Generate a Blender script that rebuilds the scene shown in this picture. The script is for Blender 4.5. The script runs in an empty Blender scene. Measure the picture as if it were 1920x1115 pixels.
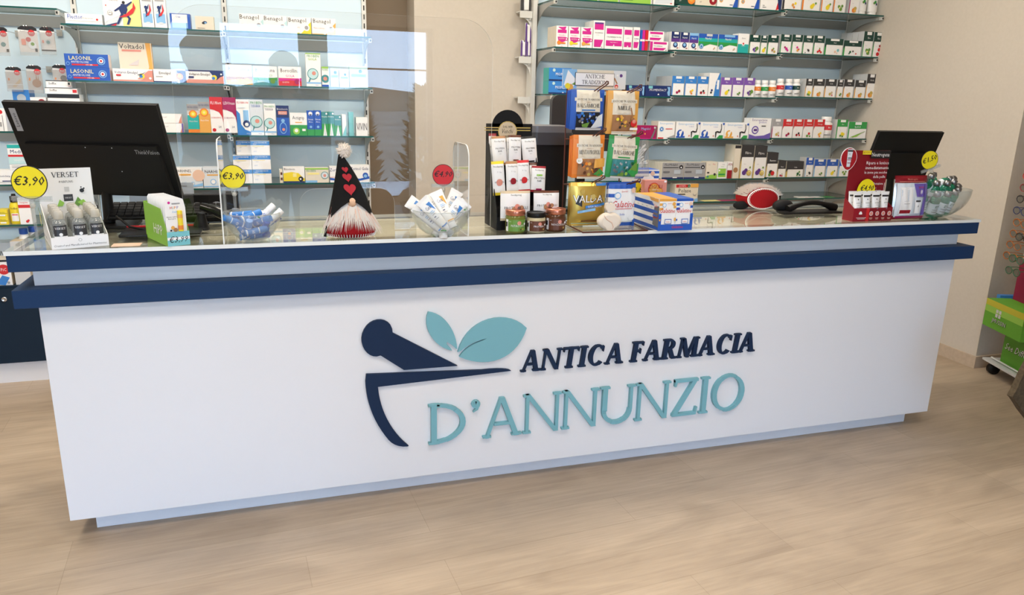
import bpy, bmesh, math, random
from mathutils import Vector, Matrix
PI = math.pi
random.seed(7)
scn = bpy.context.scene
C = scn.collection
# ------------------------------------------------------------------ camera
CAM = Vector((0.7531, -2.6583, 1.5440))
YAW, PITCH, ROLL = map(math.radians, (17.7111, 15.0259, 1.3538))
FPX = 1396.6
IW, IH = 1920, 1115
def cam_axes():
    cy, sy, cp, sp = math.cos(YAW), math.sin(YAW), math.cos(PITCH), math.sin(PITCH)
    f = Vector((sy*cp, cy*cp, -sp)); r = Vector((cy, -sy, 0)); u = r.cross(f)
    cr, sr = math.cos(ROLL), math.sin(ROLL)
    return cr*r+sr*u, -sr*r+cr*u, f
RX, UX, FX = cam_axes()
cd = bpy.data.cameras.new('camera'); cam = bpy.data.objects.new('camera', cd); C.objects.link(cam)
cd.sensor_width = 36; cd.lens = FPX/IW*36; cd.clip_start = .05; cd.clip_end = 300
M = Matrix.Identity(4)
for i in range(3):
    M[i][0], M[i][1], M[i][2], M[i][3] = RX[i], UX[i], -FX[i], CAM[i]
cam.matrix_world = M
scn.camera = cam
def at(u, v, axis, val):
    """where the line of sight through a photo pixel meets the plane axis = val"""
    d = FX+(u-IW/2)/FPX*RX-(v-IH/2)/FPX*UX
    i = 'xyz'.index(axis); t = (val-CAM[i])/d[i]
    return CAM+t*d
# ------------------------------------------------------------------ sky, light, exposure
scn.view_settings.view_transform = 'Standard'; scn.view_settings.look = 'None'
scn.view_settings.gamma = 1; scn.view_settings.use_curve_mapping = False
scn.view_settings.exposure = 0.36
scn.cycles.max_bounces = 10; scn.cycles.transparent_max_bounces = 24; scn.cycles.glossy_bounces = 6
scn.cycles.transmission_bounces = 8; scn.cycles.sample_clamp_indirect = 6
w = bpy.data.worlds.new('sky'); scn.world = w; w.use_nodes = True
nt = w.node_tree; nt.nodes.clear()
o_ = nt.nodes.new('ShaderNodeOutputWorld'); b_ = nt.nodes.new('ShaderNodeBackground')
tc = nt.nodes.new('ShaderNodeTexCoord'); sx = nt.nodes.new('ShaderNodeSeparateXYZ'); cr = nt.nodes.new('ShaderNodeValToRGB')
nt.links.new(tc.outputs['Generated'], sx.inputs[0]); nt.links.new(sx.outputs['Z'], cr.inputs[0])
nt.links.new(cr.outputs[0], b_.inputs[0]); nt.links.new(b_.outputs[0], o_.inputs[0])
e = cr.color_ramp.elements
e[0].position = 0.0; e[0].color = (.53, .735, 1, 1); e[1].position = .35; e[1].color = (.30, .57, 1, 1)
b_.inputs[1].default_value = 10.0
SKY = b_
def area(name, loc, rot, sx_, sy_, power, col, portal=False):
    l = bpy.data.lights.new(name, 'AREA'); l.shape = 'RECTANGLE'; l.size = sx_; l.size_y = sy_
    l.energy = power; l.color = col
    if portal: l.cycles.is_portal = True
    o = bpy.data.objects.new(name, l); C.objects.link(o); o.location = loc; o.rotation_euler = rot
    return o
area('window_portal', (.6, -4.44, 1.1), (PI/2, 0, PI), 3.4, 2.2, 1, (1, 1, 1), True)
CEIL = [(-.7, -1.5), (1.0, -1.5), (2.7, -1.5), (-.7, .5), (1.0, .5), (2.7, .5), (.2, -3.4), (2.2, -3.4), (-.3, .95), (1.5, .95), (3.7, .75)]  # last three panels are added to brighten the back shelves
for i, (x, y) in enumerate(CEIL):
    area('ceiling_panel_light', (x, y, 2.93), (0, 0, 0), .58, .58, (17, 12, 12)[(i > 7)+(i > 9)], (1.0, .89, .75))
# ------------------------------------------------------------------ materials
PAL = dict(w=(.80,.80,.78), W=(.88,.88,.88), k=(.012,.012,.014), K=(.035,.035,.04), g=(.35,.35,.36), G=(.16,.16,.17), s=(.60,.61,.62),
  n=(.012,.03,.14), b=(.02,.10,.48), B=(.04,.22,.62), l=(.25,.50,.80), t=(.02,.42,.40), T=(.05,.26,.28), a=(.20,.55,.60),
  r=(.62,.02,.025), R=(.30,.008,.02), m=(.62,.02,.28), M=(.36,.01,.10), p=(.20,.09,.42), P=(.11,.04,.25), v=(.15,.10,.42),
  o=(.80,.24,.03), O=(.78,.40,.08), y=(.85,.68,.03), Y=(.90,.80,.30), e=(.03,.32,.07), E=(.012,.14,.06), d=(.006,.05,.04),
  L=(.30,.58,.08), c=(.76,.70,.58), C=(.62,.50,.34), q=(.40,.20,.09), Q=(.12,.04,.02), h=(.80,.55,.42), u=(.14,.30,.05), z=(.46,.52,.58),
  i=(.68,.74,.80), j=(.70,.28,.22), x=(.55,.40,.10), f=(.50,.72,.74), D=(.22,.006,.014))
MATS = {}
def mk(name, col, rough=.45, metal=0, spec=.5, **kw):
    if name in MATS: return MATS[name]
    m = bpy.data.materials.new(name); m.use_nodes = True
    p = m.node_tree.nodes['Principled BSDF']
    p.inputs['Base Color'].default_value = (*col, 1); p.inputs['Roughness'].default_value = rough
    p.inputs['Metallic'].default_value = metal; p.inputs['Specular IOR Level'].default_value = spec
    for k_, v_ in kw.items(): p.inputs[k_.replace('_', ' ')].default_value = v_
    MATS[name] = m; return m
def mat(k):
    if isinstance(k, bpy.types.Material): return k
    if k in MATS: return MATS[k]
    return mk(k, PAL[k], .38)
def noise_mat(name, c1, c2, scale=(1, 1, 1), rough=.6, detail=6, bump=0, nscale=4.0, spec=.4, pos=(.35, .65)):
    m = mk(name, c1, rough, 0, spec); t = m.node_tree; p = t.nodes['Principled BSDF']
    g = t.nodes.new('ShaderNodeNewGeometry'); mp = t.nodes.new('ShaderNodeMapping'); n = t.nodes.new('ShaderNodeTexNoise'); r = t.nodes.new('ShaderNodeValToRGB')
    mp.inputs['Scale'].default_value = scale; n.inputs['Scale'].default_value = nscale; n.inputs['Detail'].default_value = detail
    t.links.new(g.outputs['Position'], mp.inputs[0]); t.links.new(mp.outputs[0], n.inputs['Vector']); t.links.new(n.outputs[0], r.inputs[0])
    r.color_ramp.elements[0].position = pos[0]; r.color_ramp.elements[0].color = (*c1, 1)
    r.color_ramp.elements[1].position = pos[1]; r.color_ramp.elements[1].color = (*c2, 1)
    t.links.new(r.outputs[0], p.inputs['Base Color'])
    if bump:
        bp = t.nodes.new('ShaderNodeBump'); bp.inputs['Strength'].default_value = bump; bp.inputs['Distance'].default_value = .002
        t.links.new(n.outputs[0], bp.inputs['Height']); t.links.new(bp.outputs[0], p.inputs['Normal'])
    return m
def pane_mat(name, tint, ior=1.5, rough=.0, body=0.0, bodycol=(.8, .8, .8)):
    """thin clear sheet: fresnel reflection over tinted transparency"""
    m = bpy.data.materials.new(name); m.use_nodes = True; t = m.node_tree; t.nodes.clear()
    o = t.nodes.new('ShaderNodeOutputMaterial'); mx = t.nodes.new('ShaderNodeMixShader'); lw = t.nodes.new('ShaderNodeLayerWeight'); pw = t.nodes.new('ShaderNodeMath'); fr = t.nodes.new('ShaderNodeMath')
    tr = t.nodes.new('ShaderNodeBsdfTransparent'); gl = t.nodes.new('ShaderNodeBsdfGlossy')
    f0 = ((ior-1)/(ior+1))**2; lw.inputs[0].default_value = .5; pw.operation = 'POWER'; pw.inputs[1].default_value = 5; fr.operation = 'MULTIPLY_ADD'; fr.inputs[1].default_value = 1-f0; fr.inputs[2].default_value = f0
    t.links.new(lw.outputs['Facing'], pw.inputs[0]); t.links.new(pw.outputs[0], fr.inputs[0]); tr.inputs[0].default_value = (*tint, 1); gl.inputs['Roughness'].default_value = rough
    src = tr
    if body:
        df = t.nodes.new('ShaderNodeBsdfDiffuse'); df.inputs[0].default_value = (*bodycol, 1); m2 = t.nodes.new('ShaderNodeMixShader'); m2.inputs[0].default_value = body
        t.links.new(tr.outputs[0], m2.inputs[1]); t.links.new(df.outputs[0], m2.inputs[2]); src = m2
    t.links.new(fr.outputs[0], mx.inputs[0]); t.links.new(src.outputs[0], mx.inputs[1]); t.links.new(gl.outputs[0], mx.inputs[2]); t.links.new(mx.outputs[0], o.inputs[0])
    MATS[name] = m; return m
pane_mat('plexiglass', (.985, .985, .985)); pane_mat('clear_plastic', (.93, .95, .95), 1.5, .05, .11)
pane_mat('shelf_glass', (.965, .985, .98), 1.4); pane_mat('window_glass', (1, 1, 1), 1.3); pane_mat('counter_glass', (.97, .98, .96), 1.5)
pane_mat('bottle_clear', (.86, .88, .88), 1.45, .05, .18, (.75, .78, .78)); pane_mat('cap_clear', (.80, .78, .72), 1.45, .2, .45, (.78, .76, .70))
pane_mat('bottle_green', (.25, .70, .50), 1.45, .05, .35, (.04, .35, .22)); pane_mat('bag_clear', (.9, .9, .9), 1.5, .12, .12)
mk('glass_edge', (.01, .09, .08), .15); mk('plexi_edge', (.80, .82, .80), .3); mk('laminate_white', (.78, .78, .79), .35)
mk('navy_laminate', (.010, .036, .105), .55, 0, .2); mk('navy_cabinet', (.004, .016, .034), .5, 0, .25); mk('cream_board', (.76, .71, .58), .45)
mk('metal_white', (.70, .70, .67), .4); mk('metal_gray', (.42, .42, .40), .4); mk('slot_black', (.01, .01, .01), .6)
mk('chrome', (.7, .7, .7), .15, 1); mk('black_plastic', (.008, .008, .008), .4, 0, .25); mk('black_matte', (.008, .008, .009), .6, 0, .2); mk('strip_gray', (.24, .25, .245), .5); mk('dark_gray_plastic', (.05, .05, .055), .45)
mk('teal_paint', (.18, .43, .49), .5); mk('navy_paint', (.009, .024, .064), .6, 0, .2); mk('panel_blue', (.64, .79, .90), .5)
mk('copper', (.62, .24, .15), .28, .85); mk('gold_foil', (.70, .46, .10), .3, .75); mk('silver_foil', (.65, .65, .66), .3, .7)
mk('wire_brown', (.10, .025, .015), .45); mk('ceramic', (.80, .72, .62), .75); mk('felt_red', (.33, .012, .016), .95, 0, .1); mk('felt_black', (.012, .012, .013), .95, 0, .1)
mk('wood_nose', (.72, .46, .30), .6); mk('fur_white', (.80, .74, .68), .9, 0, .2); mk('skin', (.55, .33, .24), .6); mk('hair_dark', (.03, .02, .015), .7)
mk('wall_door', (.24, .18, .12), .6); mk('disc_yellow', (.88, .74, .01), .5); mk('disc_red', (.60, .015, .02), .5); mk('ink', (.01, .01, .012), .6)
noise_mat('wall_beige', (.60, .545, .47), (.62, .565, .49), (1, 1, 1), .85, nscale=60, bump=.05)
noise_mat('coat_brown', (.055, .038, .02), (.09, .065, .035), (1, 1, 1), .95, nscale=90, bump=.3)
noise_mat('baseboard', (.50, .40, .30), (.56, .45, .34), (1, 8, 8), .5, nscale=5)
noise_mat('bark', (.06, .04, .03), (.12, .09, .06), (1, 1, 1), .9, nscale=8); noise_mat('leaf', (.015, .035, .012), (.05, .09, .03), (1, 1, 1), .8, nscale=3)
noise_mat('dry_ground', (.20, .15, .10), (.34, .28, .20), (1, 1, 1), .95, nscale=.3); noise_mat('coat_navy', (.012, .014, .02), (.02, .022, .03), (1, 1, 1), .9, nscale=60)
def floor_mat():
    m = mk('oak_floor', (.5, .4, .3), .42); t = m.node_tree; p = t.nodes['Principled BSDF']; N = t.nodes.new; Lk = t.links.new
    g = N('ShaderNodeNewGeometry'); mp = N('ShaderNodeMapping'); Lk(g.outputs['Position'], mp.inputs[0])
    mp.inputs['Rotation'].default_value = (0, 0, math.radians(-4))
    br = N('ShaderNodeTexBrick'); Lk(mp.outputs[0], br.inputs[0]); br.offset = .37; br.offset_frequency = 3
    br.inputs['Scale'].default_value = 1; br.inputs['Brick Width'].default_value = 1.2; br.inputs['Row Height'].default_value = .18
    br.inputs['Mortar Size'].default_value = .0009; br.inputs['Mortar Smooth'].default_value = .1; br.inputs['Bias'].default_value = 0
    br.inputs['Color1'].default_value = (.42, .335, .250, 1); br.inputs['Color2'].default_value = (.475, .385, .292, 1); br.inputs['Mortar'].default_value = (.34, .27, .19, 1)
    m2 = N('ShaderNodeMapping'); m2.inputs['Scale'].default_value = (1.2, 26, 1); Lk(mp.outputs[0], m2.inputs[0])
    n1 = N('ShaderNodeTexNoise'); n1.inputs['Scale'].default_value = 2.2; n1.inputs['Detail'].default_value = 9; n1.inputs['Roughness'].default_value = .65; n1.inputs['Distortion'].default_value = .6; Lk(m2.outputs[0], n1.inputs['Vector'])
    m3 = N('ShaderNodeMapping'); m3.inputs['Scale'].default_value = (1.6, 5, 1); Lk(mp.outputs[0], m3.inputs[0])
    n2 = N('ShaderNodeTexNoise'); n2.inputs['Scale'].default_value = 1.3; n2.inputs['Detail'].default_value = 4; n2.inputs['Distortion'].default_value = 1.0; Lk(m3.outputs[0], n2.inputs['Vector'])
    r1 = N('ShaderNodeValToRGB'); r1.color_ramp.elements[0].position = .3; r1.color_ramp.elements[0].color = (.90, .885, .865, 1); r1.color_ramp.elements[1].position = .7; r1.color_ramp.elements[1].color = (1.1, 1.1, 1.1, 1); Lk(n1.outputs[0], r1.inputs[0])
    r2 = N('ShaderNodeValToRGB'); r2.color_ramp.elements[0].position = .3; r2.color_ramp.elements[0].color = (.84, .82, .80, 1); r2.color_ramp.elements[1].position = .7; r2.color_ramp.elements[1].color = (1.1, 1.09, 1.07, 1); Lk(n2.outputs[0], r2.inputs[0])
    a = N('ShaderNodeMixRGB'); a.blend_type = 'MULTIPLY'; a.inputs[0].default_value = 1; Lk(br.outputs['Color'], a.inputs[1]); Lk(r1.outputs[0], a.inputs[2])
    b = N('ShaderNodeMixRGB'); b.blend_type = 'MULTIPLY'; b.inputs[0].default_value = 1; Lk(a.outputs[0], b.inputs[1]); Lk(r2.outputs[0], b.inputs[2])
    Lk(b.outputs[0], p.inputs['Base Color'])
    bp = N('ShaderNodeBump'); bp.inputs['Strength'].default_value = .12; bp.inputs['Distance'].default_value = .001; Lk(n1.outputs[0], bp.inputs['Height']); Lk(bp.outputs[0], p.inputs['Normal'])
    return m
floor_mat()
# ------------------------------------------------------------------ lettering
TXT = {}
def text_geo(s, it=0):
    """triangles of a line of print: centred on x, cap height 1"""
    if (s, it) in TXT: return TXT[(s, it)]
    cu = bpy.data.curves.new('t', 'FONT'); cu.body = s; cu.align_x = 'CENTER'; cu.resolution_u = 1; cu.shear = it
    ob = bpy.data.objects.new('t', cu); me = bpy.data.meshes.new_from_object(ob)
    vs = [(v.co.x/.70, v.co.y/.70) for v in me.vertices]; fs = [tuple(p.vertices) for p in me.polygons]
    bpy.data.objects.remove(ob); bpy.data.curves.remove(cu); bpy.data.meshes.remove(me)
    if vs:
        cx = (min(v[0] for v in vs)+max(v[0] for v in vs))/2; vs = [(x-cx, y) for x, y in vs]
    TXT[(s, it)] = (vs, fs); return TXT[(s, it)]
def arc(cx, cy, rx, ry, jx, jy, a0, a1, n=12):
    """a curved stroke between an outer ellipse and an inner one, as quads"""
    o = []; A0, A1 = math.radians(a0), math.radians(a1)
    P = [(A0+(A1-A0)*i/n) for i in range(n+1)]
    ou = [(cx+rx*math.cos(a), cy+ry*math.sin(a)) for a in P]; inn = [(cx+jx*math.cos(a), cy+jy*math.sin(a)) for a in P]
    for i in range(n): o.append([ou[i], ou[i+1], inn[i+1], inn[i]])
    return o
def serif_glyph(ch, T=.15, t=.07, sf=.045, sw=.07):
    """(quads, width) of a roman capital of height 1"""
    R = lambda x0, y0, x1, y1: [(x0, y0), (x1, y0), (x1, y1), (x0, y1)]
    def stem(x, wd, top=True, bot=True):
        q = [R(x, 0, x+wd, 1)]
        if bot: q.append(R(x-sw, 0, x+wd+sw, sf))
        if top: q.append(R(x-sw, 1-sf, x+wd+sw, 1))
        return q
    sl = lambda x0, y0, x1, y1, wd: [(x0, y0), (x0+wd, y0), (x1+wd, y1), (x1, y1)]
    x = sw
    if ch == 'I': return stem(x, T), T+2*sw
    if ch == 'A':
        W = .80; m = W/2
        return [sl(x, 0, x+m-t/2-T*.3, 1, t), sl(x+W-T, 0, x+m-T/2-.02, 1, T), R(x+.2, .30, x+W-.2, .30+t*.9), R(x-sw, 0, x+t+sw, sf), R(x+W-T-sw, 0, x+W+sw, sf)], W+2*sw
    if ch == 'N':
        W = .80
        return [R(x, 0, x+t, 1), R(x-sw, 0, x+t+sw, sf), R(x-sw, 1-sf, x+t+.02, 1), R(x+W-t, 0, x+W, 1), R(x+W-t-sw, 1-sf, x+W+sw, 1), sl(x+W-T*.9-.0, 0, x-.02, 1, T)], W+2*sw
    if ch == 'M':
        W = 1.0
        return [sl(x, 0, x+.05, 1, t), R(x-sw, 0, x+t+sw, sf), sl(x+W-T, 0, x+W-T-.05, 1, T), R(x+W-T-sw, 0, x+W+sw, sf), sl(x+W/2-T*.5, 0, x+.03, 1, T), sl(x+W/2-t*.5, 0, x+W-T-.06, 1, t),
                R(x-sw+.05, 1-sf, x+T, 1), R(x+W-T-.05, 1-sf, x+W+sw-.05, 1)], W+2*sw
    if ch == 'T':
        W = .74; c = x+W/2
        return [R(c-T/2, 0, c+T/2, 1), R(c-T/2-sw, 0, c+T/2+sw, sf), R(x-.03, 1-t, x+W+.03, 1), [(x-.03, .80), (x+.02, .80), (x+.05, 1), (x-.03, 1)], [(x+W-.02, .80), (x+W+.03, .80), (x+W+.03, 1), (x+W-.05, 1)]], W+2*sw
    if ch in 'FEL':
        W = .52; q = stem(x, T, True, True)
        if ch in 'FE': q += [R(x, 1-t, x+W, 1), [(x+W-.05, .80), (x+W, .80), (x+W, 1), (x+W-.09, 1)], R(x+T, .49, x+W-.1, .49+t), R(x+W-.14, .40, x+W-.1, .65)]
        if ch in 'EL': q += [R(x, 0, x+W+.02, t), [(x+W-.07, 0), (x+W+.02, 0), (x+W+.05, .22), (x+W, .22)]]
        return q, W+2*sw
    if ch == 'H':
        W = .78; return stem(x, T)+stem(x+W-T, T)+[R(x, .47, x+W, .47+t)], W+2*sw
    if ch == 'D':
        W = .78; return stem(x, T)+arc(x+T*.8, .5, W-T*.8, .5, W-T*1.8, .5-t, -90, 90, 16), W+2*sw
    if ch in 'PRB':
        W = .58; q = stem(x, T)+[R(x+T, 1-t, x+.3, 1), R(x+T, .47, x+.3, .47+t)]+arc(x+.28, .735, W-.28, .265, W-.28-T*.85, .265-t, -90, 90, 12)
        if ch == 'R': q += [sl(x+W-T+.1, 0, x+.22, .5, T*1.05), R(x+W-.04, 0, x+W+.18, sf)]; W += .12
        if ch == 'B': q += [R(x+T, 0, x+.3, t)]+arc(x+.28, .27, W-.25, .27, W-.25-T*.9, .27-t, -90, 90, 12); W += .03
        return q, W+2*sw
    if ch in 'OCGU0':
        if ch == 'O' or ch == '0': W = .92; return arc(x+W/2, .5, W/2, .52, W/2-T, .52-t, 0, 360, 28), W+2*sw
        if ch == 'C' or ch == 'G':
            W = .80; q = arc(x+W*.54, .5, W*.54, .52, W*.54-T, .52-t, 42, 318, 22)+[R(x+W*.86, .68, x+W*.92, .95)]
            if ch == 'G': q += [R(x+W*.80, .05, x+W*.98, .42)]
            return q, W+2*sw
        W = .78; return [R(x, .36, x+T, 1), R(x-sw, 1-sf, x+T+sw, 1), R(x+W-t, .36, x+W, 1), R(x+W-t-sw, 1-sf, x+W+sw, 1)]+arc(x+W/2, .37, W/2, .39, W/2-(T+t)*.5, .39-t*1.3, 180, 360, 16), W+2*sw
    if ch == 'V':
        W = .76; return [sl(x+W/2-T*.6, 0, x, 1, T), sl(x+W/2-t*.4, 0, x+W-t, 1, t), R(x-sw, 1-sf, x+T+sw, 1), R(x+W-t-sw, 1-sf, x+W+sw, 1)], W+2*sw
    if ch == 'Z':
        W = .66; return [R(x+.02, 1-t, x+W, 1), R(x, 0, x+W, t), sl(x, t*.5, x+W-T-.02, 1-t*.5, T), [(x+.02, .82), (x+.06, .82), (x+.10, 1), (x+.02, 1)], [(x+W-.06, 0), (x+W, 0), (x+W+.03, .20), (x+W-.02, .20)]], W+2*sw
    if ch == 'S':
        W = .50; return arc(x+W/2, .74, W/2, .27, W/2-T*.8, .27-t, 40, 270, 14)+arc(x+W/2, .26, W/2+.01, .28, W/2-T*.8, .28-t, -140, 90, 14), W+2*sw
    if ch == "'": return arc(x+.08, .90, .10, .10, .0, .0, 0, 360, 10)+[[(x+.06, .98), (x+.18, .93), (x+.13, .76), (x+.02, .70), (x+.09, .82)]], .28
    return [], .35
def serif_line(s, **kw):
    out = []; x = 0
    for c in s:
        q, wd = serif_glyph(c, **kw); out += [[(a+x, b) for a, b in p] for p in q]; x += wd+.02
    return [[(a-x/2, b) for a, b in p] for p in out], x
# ------------------------------------------------------------------ mesh builder
class MB:
    def __init__(s): s.v = []; s.f = []; s.m = []; s.mats = []; s.X = Matrix.Identity(4); s.map = None; s.lay = 0; s.smooth = set()
    def mi(s, k):
        if k not in s.mats: s.mats.append(k)
        return s.mats.index(k)
    def add(s, vs, fs, k, sm=False):
        n = len(s.v); i = s.mi(k)
        s.v += [tuple(s.X @ Vector(p)) for p in vs]
        for f in fs:
            if sm: s.smooth.add(len(s.f))
            s.f.append(tuple(n+a for a in f)); s.m.append(i)
    def box(s, a, b, k, kf=None):
        x0, y0, z0 = a; x1, y1, z1 = b
        vs = [(x0,y0,z0),(x1,y0,z0),(x1,y1,z0),(x0,y1,z0),(x0,y0,z1),(x1,y0,z1),(x1,y1,z1),(x0,y1,z1)]
        fs = [(0,3,2,1),(4,5,6,7),(0,1,5,4),(1,2,6,5),(2,3,7,6),(3,0,4,7)]
        if kf is None: s.add(vs, fs, k)
        else: s.add(vs, fs[:2], k); s.add(vs, fs[2:], kf)
    def prism(s, poly, fn, d0, d1, k, side=None):
        n = len(poly); ar = sum(poly[i][0]*poly[(i+1) % n][1]-poly[(i+1) % n][0]*poly[i][1] for i in range(n))
        if ar < 0: poly = poly[::-1]
        vs = [fn(a, b, d0) for a, b in poly]+[fn(a, b, d1) for a, b in poly]
        s.add(vs, [tuple(range(n)), tuple(range(2*n-1, n-1, -1))], k)
        s.add(vs, [(i, i+n, (i+1) % n+n, (i+1) % n) for i in range(n)], side or k)
    def lathe(s, prof, k, n=16, c=(0, 0, 0), sx=1, sy=1, sm=True, cap=True):
        vs = []; fs = []
        for r, z in prof:
            for i in range(n): a = 2*PI*i/n; vs.append((c[0]+r*sx*math.cos(a), c[1]+r*sy*math.sin(a), c[2]+z))
        for j in range(len(prof)-1):
            for i in range(n): fs.append((j*n+i, j*n+(i+1) % n, (j+1)*n+(i+1) % n, (j+1)*n+i))
        s.add(vs, fs, k, sm)
        if cap:
            if prof[0][0] > 1e-5: s.add(vs[:n], [tuple(range(n-1, -1, -1))], k)
            if prof[-1][0] > 1e-5: s.add(vs[-n:], [tuple(range(n))], k)
    def tube(s, pts, r, k, n=8):
        pts = [Vector(p) for p in pts]; rs = r if isinstance(r, (list, tuple)) else [r]*len(pts); vs = []; fs = []; u = None
        for i, p in enumerate(pts):
            d = (pts[min(i+1, len(pts)-1)]-pts[max(i-1, 0)]).normalized()
            if u is None: u = d.orthogonal().normalized()
            u = (u-d*u.dot(d)); u = u.normalized() if u.length > 1e-4 else d.orthogonal().normalized(); v = d.cross(u)
            for j in range(n): a = 2*PI*j/n; vs.append(p+rs[i]*(math.cos(a)*u+math.sin(a)*v))
        for i in range(len(pts)-1):
            for j in range(n): fs.append((i*n+j, i*n+(j+1) % n, (i+1)*n+(j+1) % n, (i+1)*n+j))
        s.add(vs, fs, k, True); s.add(vs[:n], [tuple(range(n-1, -1, -1))], k); s.add(vs[-n:], [tuple(range(n))], k)
    def ell(s, c, r, k, n=14, m=8, nz=0, seed=1):
        rnd = random.Random(seed); vs = []; fs = []
        for j in range(m+1):
            ph = PI*j/m
            for i in range(n):
                a = 2*PI*i/n; q = 1+nz*(rnd.random()-.5)
                vs.append((c[0]+q*r[0]*math.sin(ph)*math.cos(a), c[1]+q*r[1]*math.sin(ph)*math.sin(a), c[2]+q*r[2]*math.cos(ph)))
        for j in range(m):
            for i in range(n): fs.append((j*n+i, (j+1)*n+i, (j+1)*n+(i+1) % n, j*n+(i+1) % n))
        s.add(vs, fs, k, True)
    # ---- print on the mapped face; s.map(sx, tz, lift) -> point
    def pr(s, spec, W, H, sub=1):
        """spec items: r:col:s0,t0,s1,t1  p:col:x,y;x,y..  c:col:s,t,r(of H)[,ry]  t:col:TEXT:s,t,h[,maxw[,shear]]  S: same in serif"""
        for it in spec:
            s.lay += 1; L = s.lay*.00035
            kind, col, rest = it.split(':', 2)
            if kind == 'r':
                a, b, c, d = map(float, rest.split(',')); n = sub
                vs = [s.map((a+(c-a)*i/n)*W-W/2, (b+(d-b)*j/n)*H, L) for j in range(n+1) for i in range(n+1)]
                s.add(vs, [(j*(n+1)+i, j*(n+1)+i+1, (j+1)*(n+1)+i+1, (j+1)*(n+1)+i) for j in range(n) for i in range(n)], col)
            elif kind == 'p':
                pt = [tuple(map(float, q.split(','))) for q in rest.split(';')]
                if sum(pt[i][0]*pt[(i+1) % len(pt)][1]-pt[(i+1) % len(pt)][0]*pt[i][1] for i in range(len(pt))) < 0: pt = pt[::-1]
                if sub == 1: s.add([s.map(a*W-W/2, b*H, L) for a, b in pt], [tuple(range(len(pt)))], col); continue
                c_ = (sum(p[0] for p in pt)/len(pt), sum(p[1] for p in pt)/len(pt)); n = 6
                for i in range(len(pt)):
                    A, B = pt[i], pt[(i+1) % len(pt)]; g = lambda r_, q: tuple(c_[k]+(A[k]+(B[k]-A[k])*q-c_[k])*r_ for k in (0, 1))
                    vs = [s.map((lambda q: q[0]*W-W/2)(g(r_/n, q/4)), g(r_/n, q/4)[1]*H, L) for r_ in range(n+1) for q in range(5)]
                    s.add(vs, [(r_*5+q, (r_+1)*5+q, (r_+1)*5+q+1, r_*5+q+1) for r_ in range(n) for q in range(4)], col)
            elif kind == 'c':
                q = list(map(float, rest.split(','))); rx = q[2]*H; ry = (q[3] if len(q) > 3 else q[2])*H
                s.add([s.map(q[0]*W-W/2+rx*math.cos(2*PI*i/18), q[1]*H+ry*math.sin(2*PI*i/18), L) for i in range(18)], [tuple(range(18))], col)
            else:
                tx, nums = rest.rsplit(':', 1); q = list(map(float, nums.split(','))); h = q[2]*H; mw = (q[3] if len(q) > 3 else .92)*W
                if kind == 't':
                    vs, fs = text_geo(tx, q[4] if len(q) > 4 else 0)
                    if not vs: continue
                    wd = max(v[0] for v in vs)-min(v[0] for v in vs); k = min(1, mw/(wd*h))
                    s.add([s.map(q[0]*W-W/2+a*h*k, q[1]*H+b*h, L) for a, b in vs], fs, col)
                else:
                    qs, wd = serif_line(tx); k = min(1, mw/(wd*h))
                    for g in qs: s.add([s.map(q[0]*W-W/2+a*h*k, q[1]*H+b*h, L) for a, b in g], [tuple(range(len(g)))], col)
    def build(s, name, parent=None, loc=None, rotz=0, bevel=0, **props):
        me = bpy.data.meshes.new(name); me.from_pydata(s.v, [], s.f)
        for k in s.mats: me.materials.append(mat(k))
        me.polygons.foreach_set('material_index', s.m)
        sm = [i in s.smooth for i in range(len(s.f))]; me.polygons.foreach_set('use_smooth', sm)
        me.update()
        o = bpy.data.objects.new(name, me); C.objects.link(o)
        if parent: o.parent = parent
        if loc is not None: o.location = loc
        if rotz: o.rotation_euler[2] = rotz
        if bevel:
            b = o.modifiers.new('bevel', 'BEVEL'); b.width = bevel; b.segments = 2; b.limit_method = 'ANGLE'
        for a, b in props.items(): o[a] = b
        return o
def empty(name, loc, label=None, category=None, group=None, rotz=0, rot=None):
    o = bpy.data.objects.new(name, None); C.objects.link(o); o.location = loc; o.empty_display_size = .05
    o.rotation_euler = rot or (0, 0, rotz)
    if label: o['label'] = label
    if category: o['category'] = category
    if group: o['group'] = group
    return o
def simple(name, a, b, k, kf=None, **kw):
    m = MB(); m.box(a, b, k, kf); return m.build(name, **kw)
ORD = 'first second third fourth fifth sixth seventh eighth ninth tenth eleventh twelfth thirteenth fourteenth fifteenth sixteenth seventeenth eighteenth nineteenth twentieth'.split()
def copy_tree(o, **props):
    c = o.copy(); C.objects.link(c)
    for ch in list(o.children):
        d = ch.copy(); C.objects.link(d); d.parent = c
        for g in list(ch.children): h = g.copy(); C.objects.link(h); h.parent = d
    for a, b in props.items(): c[a] = b
    return c
flat = lambda x, z, l: (x, -l-.0002, z)
# ------------------------------------------------------------------ the room
XW, YB, XL, YF, ZC = 4.796, 2.14, -3.2, -4.5, 2.95
def struct(name, a, b, k, **kw):
    return simple(name, a, b, k, kind='structure', **kw)
struct('floor', (XL-.2, YF-.2, -.1), (7.2, 3.2, 0), 'oak_floor')
struct('ceiling', (XL-.2, YF-.2, ZC), (7.2, 3.2, ZC+.1), mk('ceiling_white', (.75, .74, .71), .9))
m = MB(); m.box((XL, YB, 0), (1.322, YB+.26, ZC), 'wall_beige'); m.box((1.616, YB, 0), (7.0, YB+.26, ZC), 'wall_beige'); m.box((1.322, YB, 2.45), (1.616, YB+.26, ZC), 'wall_beige')
m.build('wall_back', kind='structure')
m = MB(); m.box((1.25, YB+.262, 0), (1.70, YB+.30, 2.6), 'wall_door'); m.build('door_1', kind='structure')
struct('wall_left', (XL-.12, YF, 0), (XL, YB, ZC), 'wall_beige')
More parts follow.
